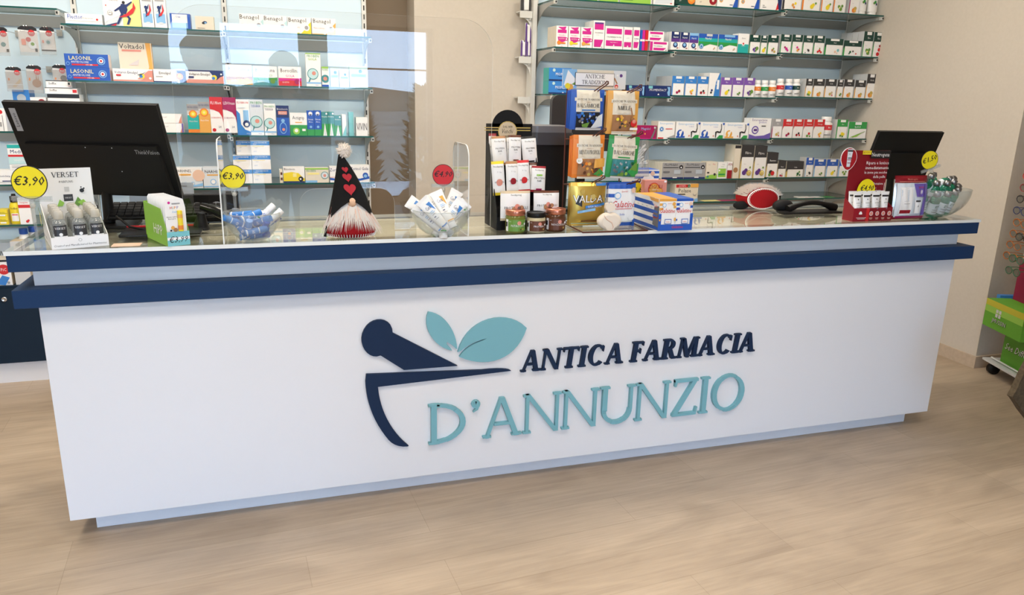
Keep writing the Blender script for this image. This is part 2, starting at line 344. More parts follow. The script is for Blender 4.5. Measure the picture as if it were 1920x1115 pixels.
struct('wall_right', (XW, .61, 0), (7.0, YB, ZC), 'wall_beige')
struct('wall_far_right', (7.0, YF, 0), (7.12, YB+.2, ZC), 'wall_beige')
struct('baseboard_right', (XW-.012, .598, 0), (XW, YB, .075), 'baseboard'); struct('baseboard_return', (XW+.0005, .598, 0), (7.0, .61, .075), 'baseboard')
# front wall with the glazed shop front behind the camera
WX0, WX1, WZ1 = -1.3, 2.27, 2.16
m = MB(); m.box((XL, YF-.2, 0), (WX0, YF, ZC), 'wall_beige'); m.box((WX1, YF-.2, 0), (7.0, YF, ZC), 'wall_beige'); m.box((WX0, YF-.2, WZ1), (WX1, YF, ZC), 'wall_beige')
m.build('wall_front', kind='structure')
for i, (x0, x1) in enumerate(((WX0, .13), (.30, 1.07), (1.23, WX1))):
    wf = MB()
    for a, b in (((x0, YF-.13, .0), (x0+.05, YF-.06, WZ1)), ((x1-.05, YF-.13, 0), (x1, YF-.06, WZ1)), ((x0+.05, YF-.13, 0), (x1-.05, YF-.06, .06)), ((x0+.05, YF-.13, WZ1-.03), (x1-.05, YF-.06, WZ1)), ((x0+.05, YF-.115, 1.77), (x1-.05, YF-.08, 1.785))): wf.box(a, b, 'dark_gray_plastic')
    wo = wf.build('window_%d' % (i+1), kind='structure')
    simple('window_glass', (x0+.05, YF-.10, .06), (x1-.05, YF-.095, WZ1-.03), 'window_glass', parent=wo)
struct('trim_2', (.13, YF-.16, 0), (.30, YF-.04, WZ1), 'dark_gray_plastic'); struct('trim_3', (1.07, YF-.16, 0), (1.23, YF-.04, WZ1), 'dark_gray_plastic')
for i, (x, y) in enumerate(CEIL):
    t = empty('ceiling_light', (x, y, 2.95), 'square flat unseen ceiling light panel with thin white frame, %s from the entrance' % ORD[i], 'ceiling light', 'ceiling light panels')
    m = MB()
    for a, b in (((-.32, -.32, -.015), (.32, -.30, 0)), ((-.32, .30, -.015), (.32, .32, 0)), ((-.32, -.30, -.015), (-.30, .30, 0)), ((.30, -.30, -.015), (.32, .30, 0))): m.box(a, b, 'metal_white')
    m.build('frame', t)
t = empty('added_glass_table', (1.95, -3.75, 0), 'low glass topped table by the shop window, added to mirror sky into the screen', 'table')  # table added so its top mirrors a bright band of sky
m = MB(); m.box((-.70, -.52, .73), (.70, .52, .742), 'counter_glass', 'glass_edge'); m.build('table_top', t)
m = MB(); m.box((-.67, -.49, .66), (.67, .49, .728), 'laminate_white'); m.build('tray', t)
for a in (-.66, .62):
    for b in (-.48, .44): simple('leg', (a, b, 0), (a+.04, b+.04, .66), 'laminate_white', parent=t)
# outside: dry ground, shrubs beyond the shop front
m = MB(); m.box((-60, -90, -.6), (70, YF-.2, -.35), 'dry_ground'); m.build('ground_outside', kind='structure')
m = MB(); rr = random.Random(3)
prev = None
hx = [(-60+i*6, 1.0+rr.random()*1.6) for i in range(23)]
for (x0, h0), (x1, h1) in zip(hx, hx[1:]):
    m.add([(x0, -88, -.4), (x1, -88, -.4), (x1, -88, h1), (x0, -88, h0), (x0, -95, -.4), (x1, -95, -.4), (x1, -95, h1), (x0, -95, h0)], [(3, 2, 1, 0), (3, 7, 6, 2), (4, 5, 6, 7)], 'dry_ground')
m.build('hill_outside', kind='structure')
def tree(x, y, h, wd, seed, label):
    r = random.Random(seed); t = empty('conifer_tree', (x, y, -.35), label, 'tree', 'conifers outside the shop front')
    m = MB(); m.tube([(0, 0, 0), (.03, 0, h*.4), (0, .02, h*.8)], [.07, .05, .015], 'bark')
    m.build('trunk', t)
    m = MB()
    for i in range(900):
        z = h*(.12+.9*r.random()**.8); rad = wd*(1-(z/h)**1.6*.85)*(.25+.75*r.random()); a = r.random()*2*PI
        c = Vector((rad*math.cos(a), rad*math.sin(a), z)); s_ = .06+.07*r.random()
        d = Vector((math.cos(a), math.sin(a), .7)).normalized(); u = d.orthogonal().normalized()*s_*.35
        m.add([c-u, c+u, c+d*s_*1.6], [(0, 1, 2)], 'leaf'); u2 = d.cross(u)
        m.add([c-u2, c+u2, c+d*s_*1.6], [(0, 1, 2)], 'leaf')
    m.build('foliage', t)
tree(3.14, -9.5, 1.96, .50, 1, 'tallest dark conifer outside the shop front')
tree(2.25, -10.6, 1.53, .34, 2, 'small dark conifer left of the tallest one outside'); tree(4.5, -10.9, 2.0, .6, 3, 'broad dark conifer right of the tallest one outside')
# ------------------------------------------------------------------ the counter
L, ZB, Z1, Z2, Z3, Z4, ZT = 3.7922, .0793, .8643, .9245, .9833, 1.036, 1.05
BK = .52; OV = .056; PF = .045
ctr = empty('pharmacy_counter', (0, 0, 0), 'long white reception counter with navy bands, glass top and pharmacy name on its front', 'counter')
simple('front_panel', (0, 0, ZB), (L, .02, Z1-.001), 'laminate_white', parent=ctr, bevel=.0012)
m = MB(); m.box((0, .0205, ZB), (.02, BK-.03, Z1-.001), 'laminate_white'); m.box((L-.02, .0205, ZB), (L, BK-.03, Z1-.001), 'laminate_white'); m.box((.02, .0205, ZB), (L-.02, BK-.03, ZB+.02), 'laminate_white'); m.box((.02, BK-.05, ZB+.02), (L-.02, BK-.03, Z1-.001), 'laminate_white')
m.build('carcass', ctr)
simple('plinth', (.0625, .0706, 0), (L-.0625, BK-.08, ZB-.0005), 'laminate_white', parent=ctr, bevel=.001)
simple('lower_band', (-OV, -PF, Z1), (L+OV, BK-.02, Z2), 'navy_laminate', parent=ctr, bevel=.0025)
simple('neck_panel', (-.005, .0094, Z2+.0005), (L+.005, BK-.04, Z3-.0005), 'laminate_white', parent=ctr, bevel=.001)
m = MB(); m.box((-OV, -PF, Z3), (L+OV, -PF+.018, Z4), 'navy_laminate'); m.box((-OV, -PF+.018, Z3), (-OV+.018, BK, Z4), 'navy_laminate'); m.box((L+OV-.018, -PF+.018, Z3), (L+OV, BK, Z4), 'navy_laminate'); m.box((-OV+.018, BK-.018, Z3), (L+OV-.018, BK, Z4), 'navy_laminate'); m.box((-OV+.018, -PF+.018, Z3), (L+OV-.018, BK-.018, Z3+.006), 'cream_board')
m.build('upper_band', ctr, bevel=.0015)
m = MB(); m.box((-OV+.018, .085, Z3+.007), (L+OV-.018, BK-.018, Z4-.002), 'cream_board'); m.build('cream_inner_shelf', ctr, label='cream board under the glass')
m = MB(); m.box((-OV-.004, -PF-.004, Z4+.0005), (L+OV+.004, BK, ZT), 'counter_glass', 'plexi_edge'); m.build('glass_top', ctr, label='clear glass top with pale edge')
# things in the shallow tray under the glass
rr = random.Random(11)
x = -.02; k = 0
cols = ['w', 'Y', 'w', 'c', 'L', 'p', 'O', 'w', 'f', 'w', 'h', 'w']
while x < L:
    wd = .045+.05*rr.random(); c1 = cols[k % 12]; c2 = cols[(k*5+3) % 12]
    m = MB(); m.box((0, 0, 0), (wd, .085, .026), 'w')
    m.map = lambda a, b, l: (a+wd/2, b, .026+l)
    m.pr(['r:%s:.05,.1,.95,.9' % c2, 'r:w:.1,.45,.9,.8', 'r:%s:.2,.55,.7,.62' % c1, 'c:%s:.75,.3,.12' % c1], wd, .085)
    p = 'under the left end' if x < 1.2 else ('under the middle' if x < 2.5 else 'under the right end')
    m.build('display_carton', loc=(x, -.015, Z3+.0075), label='flat pale carton lying in the tray under the glass, %d cm from its left end' % round(x*100+6), category='box', group='cartons under the glass top')
    x += wd+.006; k += 1
# ---- logo and letters, each a relief part of the counter
SG = lambda a, b, d: (a, -d, b)
def wp(u, v): q = at(u, v, 'y', -.012); return (q.x, q.z)
def spline(pts, n=6):
    o = []
    N = len(pts)
    for i in range(N):
        p0, p1, p2, p3 = (pts[(i+j-1) % N] for j in range(4))
        for q in range(n):
            t = q/n
            o.append(tuple(.5*(2*p1[a]+(p2[a]-p0[a])*t+(2*p0[a]-5*p1[a]+4*p2[a]-p3[a])*t*t+(3*p1[a]-p0[a]-3*p2[a]+p3[a])*t**3) for a in (0, 1)))
    return o
def relief(name, pix, k, label=None, d=.012):
    m = MB(); m.prism([wp(*p) for p in pix], SG, .0005, d, k); o = m.build(name, ctr, bevel=.0012)
    if label: o['label'] = label
def ze(x, y): return (660+x*780/1920, 570+y*290/714)
def curve_pts(*segs):
    o = []
    for s_ in segs: o += s_
    return o
def bez(p0, p1, p2, p3, n=10):
    return [tuple((1-t)**3*p0[a]+3*(1-t)**2*t*p1[a]+3*(1-t)*t*t*p2[a]+t**3*p3[a] for a in (0, 1)) for t in [i/n for i in range(n)]]
pest = curve_pts(bez((132, 237), (75, 262), (20, 185), (55, 120)), bez((55, 120), (90, 50), (190, 60), (188, 133)), [(188, 133), (488, 285), (240, 304)])
relief('pestle', [ze(*p) for p in pest], 'navy_paint', 'dark navy pestle shape of the emblem')
mort = [(66, 324)]+bez((600, 304), (680, 295), (725, 298), (735, 308), 6)+[(735, 308), (120, 382)]+bez((120, 382), (130, 490), (180, 590), (262, 655), 12)+[(262, 655)]+bez((255, 657), (220, 660), (190, 650), (170, 628), 5)+bez((170, 628), (95, 540), (60, 440), (62, 330), 12)
relief('mortar', [ze(*p) for p in mort], 'navy_paint', 'dark navy mortar shape of the emblem')
lf1 = bez((352, 36), (430, 45), (480, 120), (486, 206), 12)+bez((486, 206), (482, 208), (478, 206), (474, 200), 3)+bez((474, 200), (462, 188), (445, 176), (424, 166), 4)+[(436, 184)]+bez((436, 184), (450, 200), (460, 205), (462, 215), 4)+bez((462, 215), (380, 200), (320, 110), (352, 36), 12)
relief('logo_leaf', [ze(*p) for p in lf1], 'teal_paint', 'small teal leaf of the emblem')
lf2 = bez((488, 222), (530, 60), (720, 20), (807, 110), 14)+bez((807, 110), (760, 260), (620, 300), (495, 243), 14)+bez((495, 243), (520, 205), (560, 180), (623, 162), 8)+bez((623, 158), (560, 170), (520, 200), (490, 226), 8)
relief('logo_leaf', [ze(*p) for p in lf2], 'teal_paint', 'large teal leaf of the emblem')
def sign(text, x0, x1, zb, h, k, slant, d, **kw):
    tot = 0; gl = []
    for c in text:
        q, wd = serif_glyph(c, **kw); gl.append((c, q, tot, wd)); tot += wd+(.015 if slant else .03)
    s_ = (x1-x0-slant*h)/tot
    for c, q, off, wd in gl:
        if not q: continue
        m = MB()
        for i, p in enumerate(q): m.prism([(x0+(a+off)*s_+slant*b*h, zb+(.5+(b-.5)*(1-.006*(i % 5)))*h) for a, b in p], SG, .0005, d-.00015*(i % 4), k)
        m.build('sign_letter', ctr)
sign('ANTICA FARMACIA', 1.641, 2.738, .487, .088, 'navy_paint', .12, .016, T=.21, t=.09, sf=.075, sw=.085)
sign("D'ANNUNZIO", 1.268, 2.712, .2175, .170, 'teal_paint', .0, .017, T=.125, t=.075, sf=.05, sw=.06)
# ------------------------------------------------------------------ wall shelving
YS, YP = 1.75, 2.10
def unit(name, x0, x1, posts, label, shelves, ztop=2.7):
    """shelves: (x0, x1, z top)"""
    u = empty(name, ((x0+x1)/2, YP, 0), label, 'shelving'); ox = (x0+x1)/2
    xs = posts
    for a, b in zip(xs, xs[1:]):
        simple('back_panel', (a+.014-ox, 0, .56), (b-.014-ox, .018, ztop), 'panel_blue', parent=u)
    for xx in xs:
        m = MB(); m.box((xx-.013-ox, -.012, .0), (xx+.013-ox, .02, ztop), 'metal_white')
        z = .62
        while z < ztop-.05:
            m.box((xx-.0035-ox, -.0126, z), (xx+.0035-ox, -.0119, z+.028), 'slot_black'); z += .05
        m.build('upright', u)
    for sx0, sx1, z in shelves:
        zz = z-.008
        m = MB(); m.box((sx0+.004-ox, YS-YP, zz), (sx1-.004-ox, -.014, z), 'shelf_glass', 'glass_edge'); m.build('glass_shelf', u)
        m = MB(); m.box((sx0+.014-ox, -.010, zz-.062), (sx1-.014-ox, -.001, zz-.004), 'strip_gray'); m.build('panel_strip', u)  # plain grey strip on the back panel beneath the shelf
        for bx, sg in ((sx0, 1), (sx1, -1)):
            bx = bx+sg*.007-ox
            pl = [(-.012, zz-.004), (YS-YP+.03, zz-.004), (YS-YP+.03, zz-.022)]+[(-.012-.30*math.cos(t), zz-.022-.13*math.sin(t)) for t in [PI/2*i/8 for i in range(1, 9)]][::1]
            pl = [(-.012, zz-.004), (YS-YP+.03, zz-.004), (YS-YP+.03, zz-.020)]+[(-.012-.30*(1-math.sin(t)), zz-.020-.14*(1-math.cos(t))) for t in [PI/2*i/8 for i in range(9)]]
            m = MB(); m.prism(pl, lambda a, b, d: (bx+d, a, b), -.0025, .0025, 'metal_gray')
            m.box((bx-.007, YS-YP+.004, zz-.022), (bx+.007, YS-YP+.030, zz-.001), 'metal_white'); m.box((bx-.004, YS-YP+.001, zz-.017), (bx+.004, YS-YP+.0045, zz-.006), 'slot_black')
            m.build('bracket', u)
    return u
def zl(line, u):
    u0, v0, u1, v1 = line; return at(u, v0+(v1-v0)*(u-u0)/(u1-u0), 'y', YS).z
LN = dict(L1=(117, 44, 685, 68), L2=(126, 149, 690, 165), L3=(300, 248.5, 649, 256), L5=(410, 342.4, 635, 343), L4=(320, 355, 410, 358.8),
  A1=(0, 247, 40, 249), A2=(0, 345, 60, 340), A3=(0, 422, 60, 422), A0=(0, 10, 120, 16),
  R0=(1080, 0, 1657, 27), R1=(1035, 89, 1645, 105), R2=(1040, 178, 1636, 183), R3=(1200, 260, 1624, 259), R4=(1240, 337, 1560, 331), R5=(1250, 381, 1306, 379))
PXL = [-1.0, -.225, .530, 1.307]; PXR = [2.385, 3.2, 3.99, 4.782]
BAYS = {}
def bays(key, posts, idx):
    ux = lambda X: (lambda d: IW/2+FPX*d.dot(RX)/d.dot(FX))(Vector((X, YS, zl(LN[key], 1000 if key[0] == 'R' else 400)))-CAM)
    o = []
    for i in idx:
        a, b = posts[i], posts[i+1]; z = zl(LN[key], ux((a+b)/2)); o.append((a, b, z)); BAYS.setdefault(key, []).append((a, b, z))
    return o
sl = bays('A0', PXL, [0])+bays('A1', PXL, [0])+bays('A2', PXL, [0])+bays('A3', PXL, [0])
for k_ in ('L1', 'L2', 'L3'): sl += bays(k_, PXL, [1, 2])
sl += bays('L4', PXL, [1])+bays('L5', PXL, [2])
LU = unit('wall_shelving', PXL[0], PXL[-1], PXL, 'glass wall shelving with slotted posts behind the left half of the counter', sl)
sr = []
for k_ in ('R0', 'R1', 'R2', 'R3', 'R4', 'R5'): sr += bays(k_, PXR, [0, 1, 2])
RU = unit('wall_shelving', PXR[0], PXR[-1], PXR, 'glass wall shelving with slotted posts filling the alcove at the right', sr)
# end brackets on the left face of the right unit
m = MB(); m.box((2.345-3.5835, -.075, 0), (2.371-3.5835, .03, 2.7), 'metal_white'); m.build('end_post', RU)
EB = []
for vv in (27, 112, 187):
    q = at(985, vv, 'y', 2.06); EB.append(q.z)
    m = MB(); X0 = 2.262-3.5835; X1 = 2.344-3.5835
    m.box((X0, -.06, q.z-.022), (X1, -.055, q.z+.018), 'metal_white'); m.box((X0, -.0549, q.z+.012), (X1, .03, q.z+.018), 'metal_white')
    m.box((X1-.02, -.061, q.z-.036), (X1-.006, -.0549, q.z-.0225), 'metal_gray')
    m.prism([(X1, q.z-.022), (X0+.02, q.z-.022)]+[(X0+.02+.062*math.sin(t), q.z-.022-.09*(1-math.cos(t))) for t in [PI/2*i/6 for i in range(1, 7)]], lambda a, b, d: (a, d, b), -.050, -.045, 'metal_white')
    m.build('end_bracket', RU)
# base cabinet under the left unit
bc = empty('drawer_cabinet', (.155, 1.9, 0), 'low navy drawer cabinet on a pale plinth below the left wall shelving', 'cabinet')
ox = .155; oy = 1.9
simple('plinth', (-1.0-ox, 1.725-oy, 0), (1.307-ox, 2.085-oy, .112), 'laminate_white', parent=bc)
simple('carcass', (-1.0-ox, 1.722-oy, .113), (1.307-ox, 2.085-oy, .534), 'navy_cabinet', parent=bc)
for a, b in ((-1.0, -.23), (-.226, .53), (.534, 1.307)):
    d = simple('drawer', (a-ox, 1.702-oy, .116), (b-ox, 1.7215-oy, .522), 'navy_cabinet', parent=bc, bevel=.001)
    m = MB()
    ring = [(.0001, 0), (.013, 0), (.013, .004), (.009, .006), (.007, .003), (.0001, .003)]
    vs = lambda: None
    m.X = Matrix.Translation(((a+b)/2-.017-ox, 1.7015-oy, .468)) @ Matrix.Rotation(PI/2, 4, 'X'); m.lathe(ring, 'chrome', 20); m.box((-.005, -.001, .003), (.005, .001, .0036), 'slot_black')
    m.build('lock', d)
# ------------------------------------------------------------------ stock on the shelves
SHN = dict(L1='the top left shelf', L2='the second left shelf', L3='the third left shelf', L4='the low left shelf', L5='the fourth left shelf', A1='the far left shelf', A2='the second far left shelf', A3='the third far left shelf',
  R0='the top right shelf', R1='the second right shelf', R2='the third right shelf', R3='the fourth right shelf', R4='the fifth right shelf', R5='the lowest right shelf')
YI = YS+.016
CNT = {}
def shelf_pos(key, u0, u1, v0, yf=YI, base_v=None):
    a, b, c, d = LN[key]; um = (u0+u1)/2; vb = b+(d-b)*(um-a)/(c-a)
    q0 = at(u0, vb, 'y', yf); q1 = at(u1, vb, 'y', yf); top = at(um, v0, 'y', yf).z; bz = q0.z*.5+q1.z*.5
    xc = (q0.x+q1.x)/2; z = min(BAYS[key], key=lambda s: abs((s[0]+s[1])/2-xc))[2]
    return xc, q1.x-q0.x, top-bz, z
def carton_mesh(w_, h, d, base, spec, side=None, top=None):
    m = MB(); W = w_/2
    m.add([(-W,0,0),(W,0,0),(W,0,h),(-W,0,h)], [(0,1,2,3)], base)
    m.add([(-W,0,0),(-W,d,0),(-W,d,h),(-W,0,h)], [(0,3,2,1)], side or base); m.add([(W,0,0),(W,d,0),(W,d,h),(W,0,h)], [(0,1,2,3)], side or base)
    m.add([(-W,0,h),(W,0,h),(W,d,h),(-W,d,h)], [(0,1,2,3)], top or side or base); m.add([(-W,0,0),(W,0,0),(W,d,0),(-W,d,0)], [(3,2,1,0)], base); m.add([(-W,d,0),(W,d,0),(W,d,h),(-W,d,h)], [(3,2,1,0)], base)
    m.map = flat; m.pr(spec, w_, h); return m
def label_for(desc, key, extra=''):
    CNT[key] = CNT.get(key, 0)+1; n = CNT[key]
    return '%s, %s from left, %s%s' % (desc, ORD[n-1] if n <= 20 else 'number %d' % n, SHN[key].replace('the ', ''), extra)
def carton(key, u0, u1, v0, base, spec, desc, d=.07, side=None, top=None, behind=0, name='medicine_box', dz=0, hz=None, yf=YI):
    x, w_, h, z = shelf_pos(key, u0, u1, v0, yf)
    if hz: h = hz
    m = carton_mesh(w_-.0012, h-dz, d, base, spec, side, top)
    lab = label_for(desc, key)
    o = m.build(name, loc=(x, yf, z+dz+.0003), label=lab, category='box', group='boxes on '+SHN[key])
    for i in range(behind):
        c = o.copy(); C.objects.link(c); c.location.y += (d+.0015)*(i+1)
        c['label'] = 'matching carton %s behind box %s from left, %s' % (('directly', 'second', 'third', 'fourth', 'fifth', 'sixth', 'seventh', 'eighth', 'ninth')[i], ORD[CNT[key]-1] if CNT[key] <= 20 else 'number %d' % CNT[key], SHN[key].replace('the ', ''))
    return o, z+dz+h-dz
# graphic recipes -------------------------------------------------
def sup(band, acc, txt, blobs, tab='W', sp=.60):
    """supplement carton: coloured head with a white tab, curved flank, fruit picture"""
    s = ['r:%s:0,.0,.09,.75' % acc, 'r:%s:0,%g,1,1' % (band, sp), 'p:%s:0,%g;.10,%g;.03,%g;0,%g' % (band, sp, sp, sp-.14, sp-.2), 'r:%s:.30,.86,.78,.985' % tab, 't:W:%s:.55,%g,.075,.7' % (txt, sp+.09), 't:g:dose:.35,.42,.03,.3']
    for c, x, y, r in blobs: s.append('c:%s:%g,%g,%g' % (c, x, y, r))
    return s
BL = dict(violet=[('P',.45,.22,.07),('u',.75,.28,.10),('p',.55,.14,.06),('P',.58,.30,.05),('u',.65,.15,.05)], pine=[('y',.55,.18,.10),('y',.62,.25,.08),('u',.75,.33,.05)], mix=[('q',.5,.22,.07),('u',.6,.3,.05),('x',.7,.14,.07)],
  pink=[('M',.45,.30,.06),('m',.6,.22,.08),('m',.72,.14,.06)], fruit=[('m',.55,.32,.06),('O',.6,.16,.07),('r',.7,.22,.05)], seed=[('K',.55,.22,.05),('K',.62,.18,.06),('K',.3,.06,.03)], red=[('r',.45,.14,.06),('r',.6,.2,.07),('r',.75,.12,.06),('u',.6,.32,.04)],
  fl=[('h',.6,.2,.08),('a',.75,.3,.09),('h',.7,.12,.05)], clov=[('E',.4,.25,.08),('K',.55,.3,.06),('E',.35,.15,.05),('r',.72,.15,.05)], leaf=[('u',.45,.25,.07),('u',.6,.15,.08),('Y',.5,.2,.04),('u',.7,.28,.06)], tom=[('r',.6,.12,.08),('r',.7,.3,.07),('R',.75,.45,.05)],
  or1=[('o',.5,.14,.10),('x',.62,.22,.08),('O',.6,.12,.07)], plum=[('P',.35,.17,.075),('P',.48,.24,.06),('x',.72,.16,.085),('Y',.74,.17,.05),('q',.74,.16,.025),('u',.78,.33,.03)], fig=[('K',.45,.2,.09),('r',.62,.16,.09),('u',.35,.1,.06)],
  cran=[('M',.4,.1,.06),('r',.6,.08,.05),('E',.6,.18,.03)], olive=[('E',.7,.2,.09),('u',.78,.32,.06),('E',.82,.12,.06),('u',.66,.1,.05)], lemon=[('y',.55,.24,.09),('y',.68,.22,.08),('u',.4,.14,.06),('u',.6,.10,.05)], grn=[('u',.55,.14,.05),('u',.7,.2,.06),('K',.65,.1,.03)],
  ginger=[('x',.5,.18,.08),('C',.65,.26,.07),('r',.7,.12,.04)], beet=[('M',.45,.14,.07),('R',.62,.22,.07)], berry=[('R',.4,.16,.07),('K',.6,.25,.06),('r',.68,.15,.05)], cit=[('O',.55,.2,.07),('y',.68,.27,.06),('o',.62,.1,.05)], apple=[('r',.62,.24,.07),('u',.45,.12,.07),('u',.72,.1,.05)])
def S(key, u0, u1, v0, band, acc, txt, bl, desc, sp=.62, **kw): return carton(key, u0, u1, v0, 'W', sup(band, acc, txt, BL[bl], sp=sp), desc, top='s', side=kw.pop('side', 's'), name='supplement_box', **kw)
# --- left, top shelf
carton('L1', 123, 193, 26, 'W', ['r:l:0,.0,1,.06', 't:b:Flector:.27,.5,.42,.4', 't:g:180 mg cerotto:.6,.55,.12,.35', 'c:r:.86,.5,.1', 'r:g:0,.30,1,.32'], 'flat white patch box with blue print')
o, z = carton('L1', 197, 266, -8, 'i', ['r:Y:.5,0,1,1', 'p:W:.0,1;.9,1;.5,.4;0,.1', 't:n:Flector:.23,.88,.1,.42', 't:l:Unidie:.70,.88,.1,.42', 't:k:14 mg cerotto:.3,.82,.035,.4', 'c:k:.56,.78,.05', 'p:n:.5,.74;.62,.72;.66,.55;.6,.40;.46,.42;.42,.55', 'p:n:.46,.66;.28,.50;.31,.47;.48,.58', 'p:n:.60,.70;.78,.83;.80,.80;.63,.62', 'p:n:.47,.42;.33,.08;.38,.06;.54,.40', 'p:n:.55,.42;.66,.25;.60,.06;.66,.06;.73,.26;.62,.42', 'p:r:.40,.28;.62,.42;.80,.62;.83,.80;.88,.62;.80,.44;.62,.32', 'p:n:.0,.0;.3,.1;.42,.12;.25,.0', 'p:r:.15,.0;.33,.08;.30,.0', 'c:k:.17,.43,.075', 'c:W:.17,.43,.068', 't:k:24H:.17,.41,.045,.2', 'c:r:.08,.66,.02'], 'large square pale patch box with a running blue figure')
for i, (a, b) in enumerate(((267, 290), (291, 314))):
    carton('L1', a, b, -6, 'W', ['r:i:.15,.15,.9,.88', 'r:l:.15,.15,.9,.45', 'c:i:.52,.15,.075,.035', 'r:g:.15,.86,.9,.9', 'c:n:.42,.66,.05', 'p:n:.35,.62;.5,.62;.55,.4;.35,.32;.4,.45', 'p:r:.4,.40;.7,.55;.75,.78;.85,.56;.6,.38', 'p:n:.2,.50;.6,.62;.7,.78;.3,.52'], 'narrow white box picturing a capped clear bottle' if i == 0 else 'second narrow white box picturing a capped bottle', d=.05)
carton('L1', 320, 358, 25, 'b', ['r:W:.10,.05,.86,.95', 't:b:Oxi:.4,.72,.14,.4', 'r:l:.10,.05,.86,.4'], 'blue and white box with pale face')
carton('L1', 367, 402, 30, 'c', ['c:n:.52,.55,.16,.10', 'c:k:.45,.5,.13,.09', 'c:l:.55,.52,.09,.05', 'r:K:.1,.1,.5,.13'], 'cream box picturing a dark fingertip device')
for i, (a, b, v) in enumerate(((450, 495, 26), (495, 539, 29), (540, 584, 32), (585, 630, 34))):
    col = 'y' if i == 2 else ('f' if i < 2 else 'O')
    carton('L1', a, b, v, 'W', ['t:k:Benagol:.42,.70,.25,.80', 't:j:Miele e Limone:.3,.35,.1,.45', 'p:%s:.55,0;.75,.3;.9,.6;1,.75;1,0' % col, 'c:W:.8,.38,.2', 'c:g:.8,.38,.12', 'r:%s:.0,.0,.5,.05' % col], 'white lozenge box with black name and %s corner' % ('aqua' if i == 0 else 'aqua swirl' if i == 1 else 'yellow' if i == 2 else 'orange'), side='W')
# --- left, second shelf
LAS = ['r:b:0,0,1,1', 't:Y:LASONIL:.36,.54,.30,.52', 't:W:ANTIDOLORE:.34,.32,.14,.42', 'r:r:.15,.12,.75,.24', 't:W:10% GEL:.55,.13,.1,.3', 'c:l:.83,.5,.30', 'c:b:.83,.5,.24', 'c:W:.83,.5,.17', 'c:r:.83,.5,.09', 'c:l:.07,.25,.13', 'c:b:.07,.25,.1']
o, z = carton('L2', 126, 208, 126, 'b', LAS, 'long blue gel box, lower of a stacked pair', side='W')
bz = BAYS['L2'][0][2]; h_ = z-bz
c = o.copy(); C.objects.link(c); c.location.z = z+.001; c.location.x -= .001; c['label'] = 'long blue gel box with cream name, upper of the stacked pair at left'
carton('L2', 228, 290, 80, 'c', ['t:k:Voltadol:.40,.84,.13,.74', 'r:j:.1,.77,.68,.82', 'p:O:.82,1;.97,1;1,.0;.80,.0;.88,.4', 'p:s:.25,.42;.6,.58;.55,.42', 'c:o:.82,.2,.1', 'c:B:.78,.22,.05'], 'tall cream patch box with orange stripe standing behind', yf=YI+.075, side='O', d=.03)
EMU = ['t:n:Voltaren Emulgel:.33,.62,.2,.58', 'r:j:0,0,1,.12', 'p:j:.55,0;.75,.2;1,.35;1,0', 'p:j:.6,.2;.9,.9;1,.9;1,.2', 'c:y:.72,.45,.22', 'c:B:.70,.42,.13', 'p:n:.60,.55;.70,.5;.86,.85;.72,.62', 'r:r:.08,.42,.2,.55', 'c:W:.93,.28,.1']
carton('L2', 213, 288, 127, 'W', EMU, 'long white gel box with salmon wave', side='j', dz=0, hz=.062)
for i, (a, b) in enumerate(((289, 332), (333, 349))):
    carton('L2', a, b, 130, 'W', ['t:k:Emulgel:.5,.62,.2,.8', 'r:g:.1,.4,.4,.46', 'r:n:0,0,1,.08'] if i == 0 else ['p:n:0,.9;1,.9;1,0;.3,0', 'c:o:.3,.45,.25', 'c:y:.3,.5,.12'], 'white gel box with a thin navy foot' if i == 0 else 'narrow end of a white and navy gel box')
carton('L2', 350, 421, 132, 'W', ['r:n:.0,.9,1,1', 'p:n:.6,1;1,1;1,.35;.8,.2', 'r:j:0,0,1,.28', 'p:j:.7,0;.9,.5;1,.6;1,0', 't:k:Voltaren Emulgel:.35,.60,.2,.56', 'r:n:.05,.38,.2,.52', 'c:y:.74,.45,.2', 'c:B:.72,.4,.12', 'c:W:.93,.72,.07'], 'long white and navy gel box with salmon foot', side='n')
for i, (a, b, v, cc, c2) in enumerate(((425, 474, 121, 'q', 'O'), (476, 521, 124, 'e', 'T'), (523, 566, 125, 'm', 'r'))):
    carton('L2', a, b, v, 'W', ['t:k:Borocillina:.5,.70,.20,.80', 't:%s:%s:.5,.46,.12,.6' % (cc, 'GOLA' if i == 2 else 'ANTISETTICO'), 'r:%s:0,0,1,.40' % c2, 'p:%s:0,.40;.5,.36;1,.42;1,.25;.5,.3;0,.22' % cc, 'c:%s:.8,.22,.13' % ('O' if i == 0 else 'u' if i == 1 else 'M'), 't:W:GUSTO:.3,.14,.08,.4'], 'white lozenge box with %s lower band' % ('orange brown' if i == 0 else 'green' if i == 1 else 'pink red'), side='W')
FRO = lambda c1, n2: ['t:e:FROBEN:.5,.88,.07,.85', 't:%s:%s:.45,.79,.07,.7' % (c1, n2), 'c:T:.45,.38,.17', 'c:f:.45,.38,.15', 'c:j:.52,.40,.06', 'p:T:.25,.28;.1,.10;.15,.08;.32,.24', 'r:l:0,.08,1,.13', 'r:W:0,0,1,.08', 't:b:Mylan:.7,.03,.03,.3']
carton('L2', 575, 603, 100, 'W', ['r:L:0,.97,1,1']+FRO('L', 'GOLA'), 'tall white box with green name and a magnifier')
carton('L2', 604, 617, 125, 'W', ['r:L:0,.9,1,1', 't:e:FROBEN:.5,.8,.08,.85', 'c:T:.5,.4,.2', 'c:j:.5,.4,.1', 'r:b:0,0,1,.1'], 'small narrow white box with lime top')
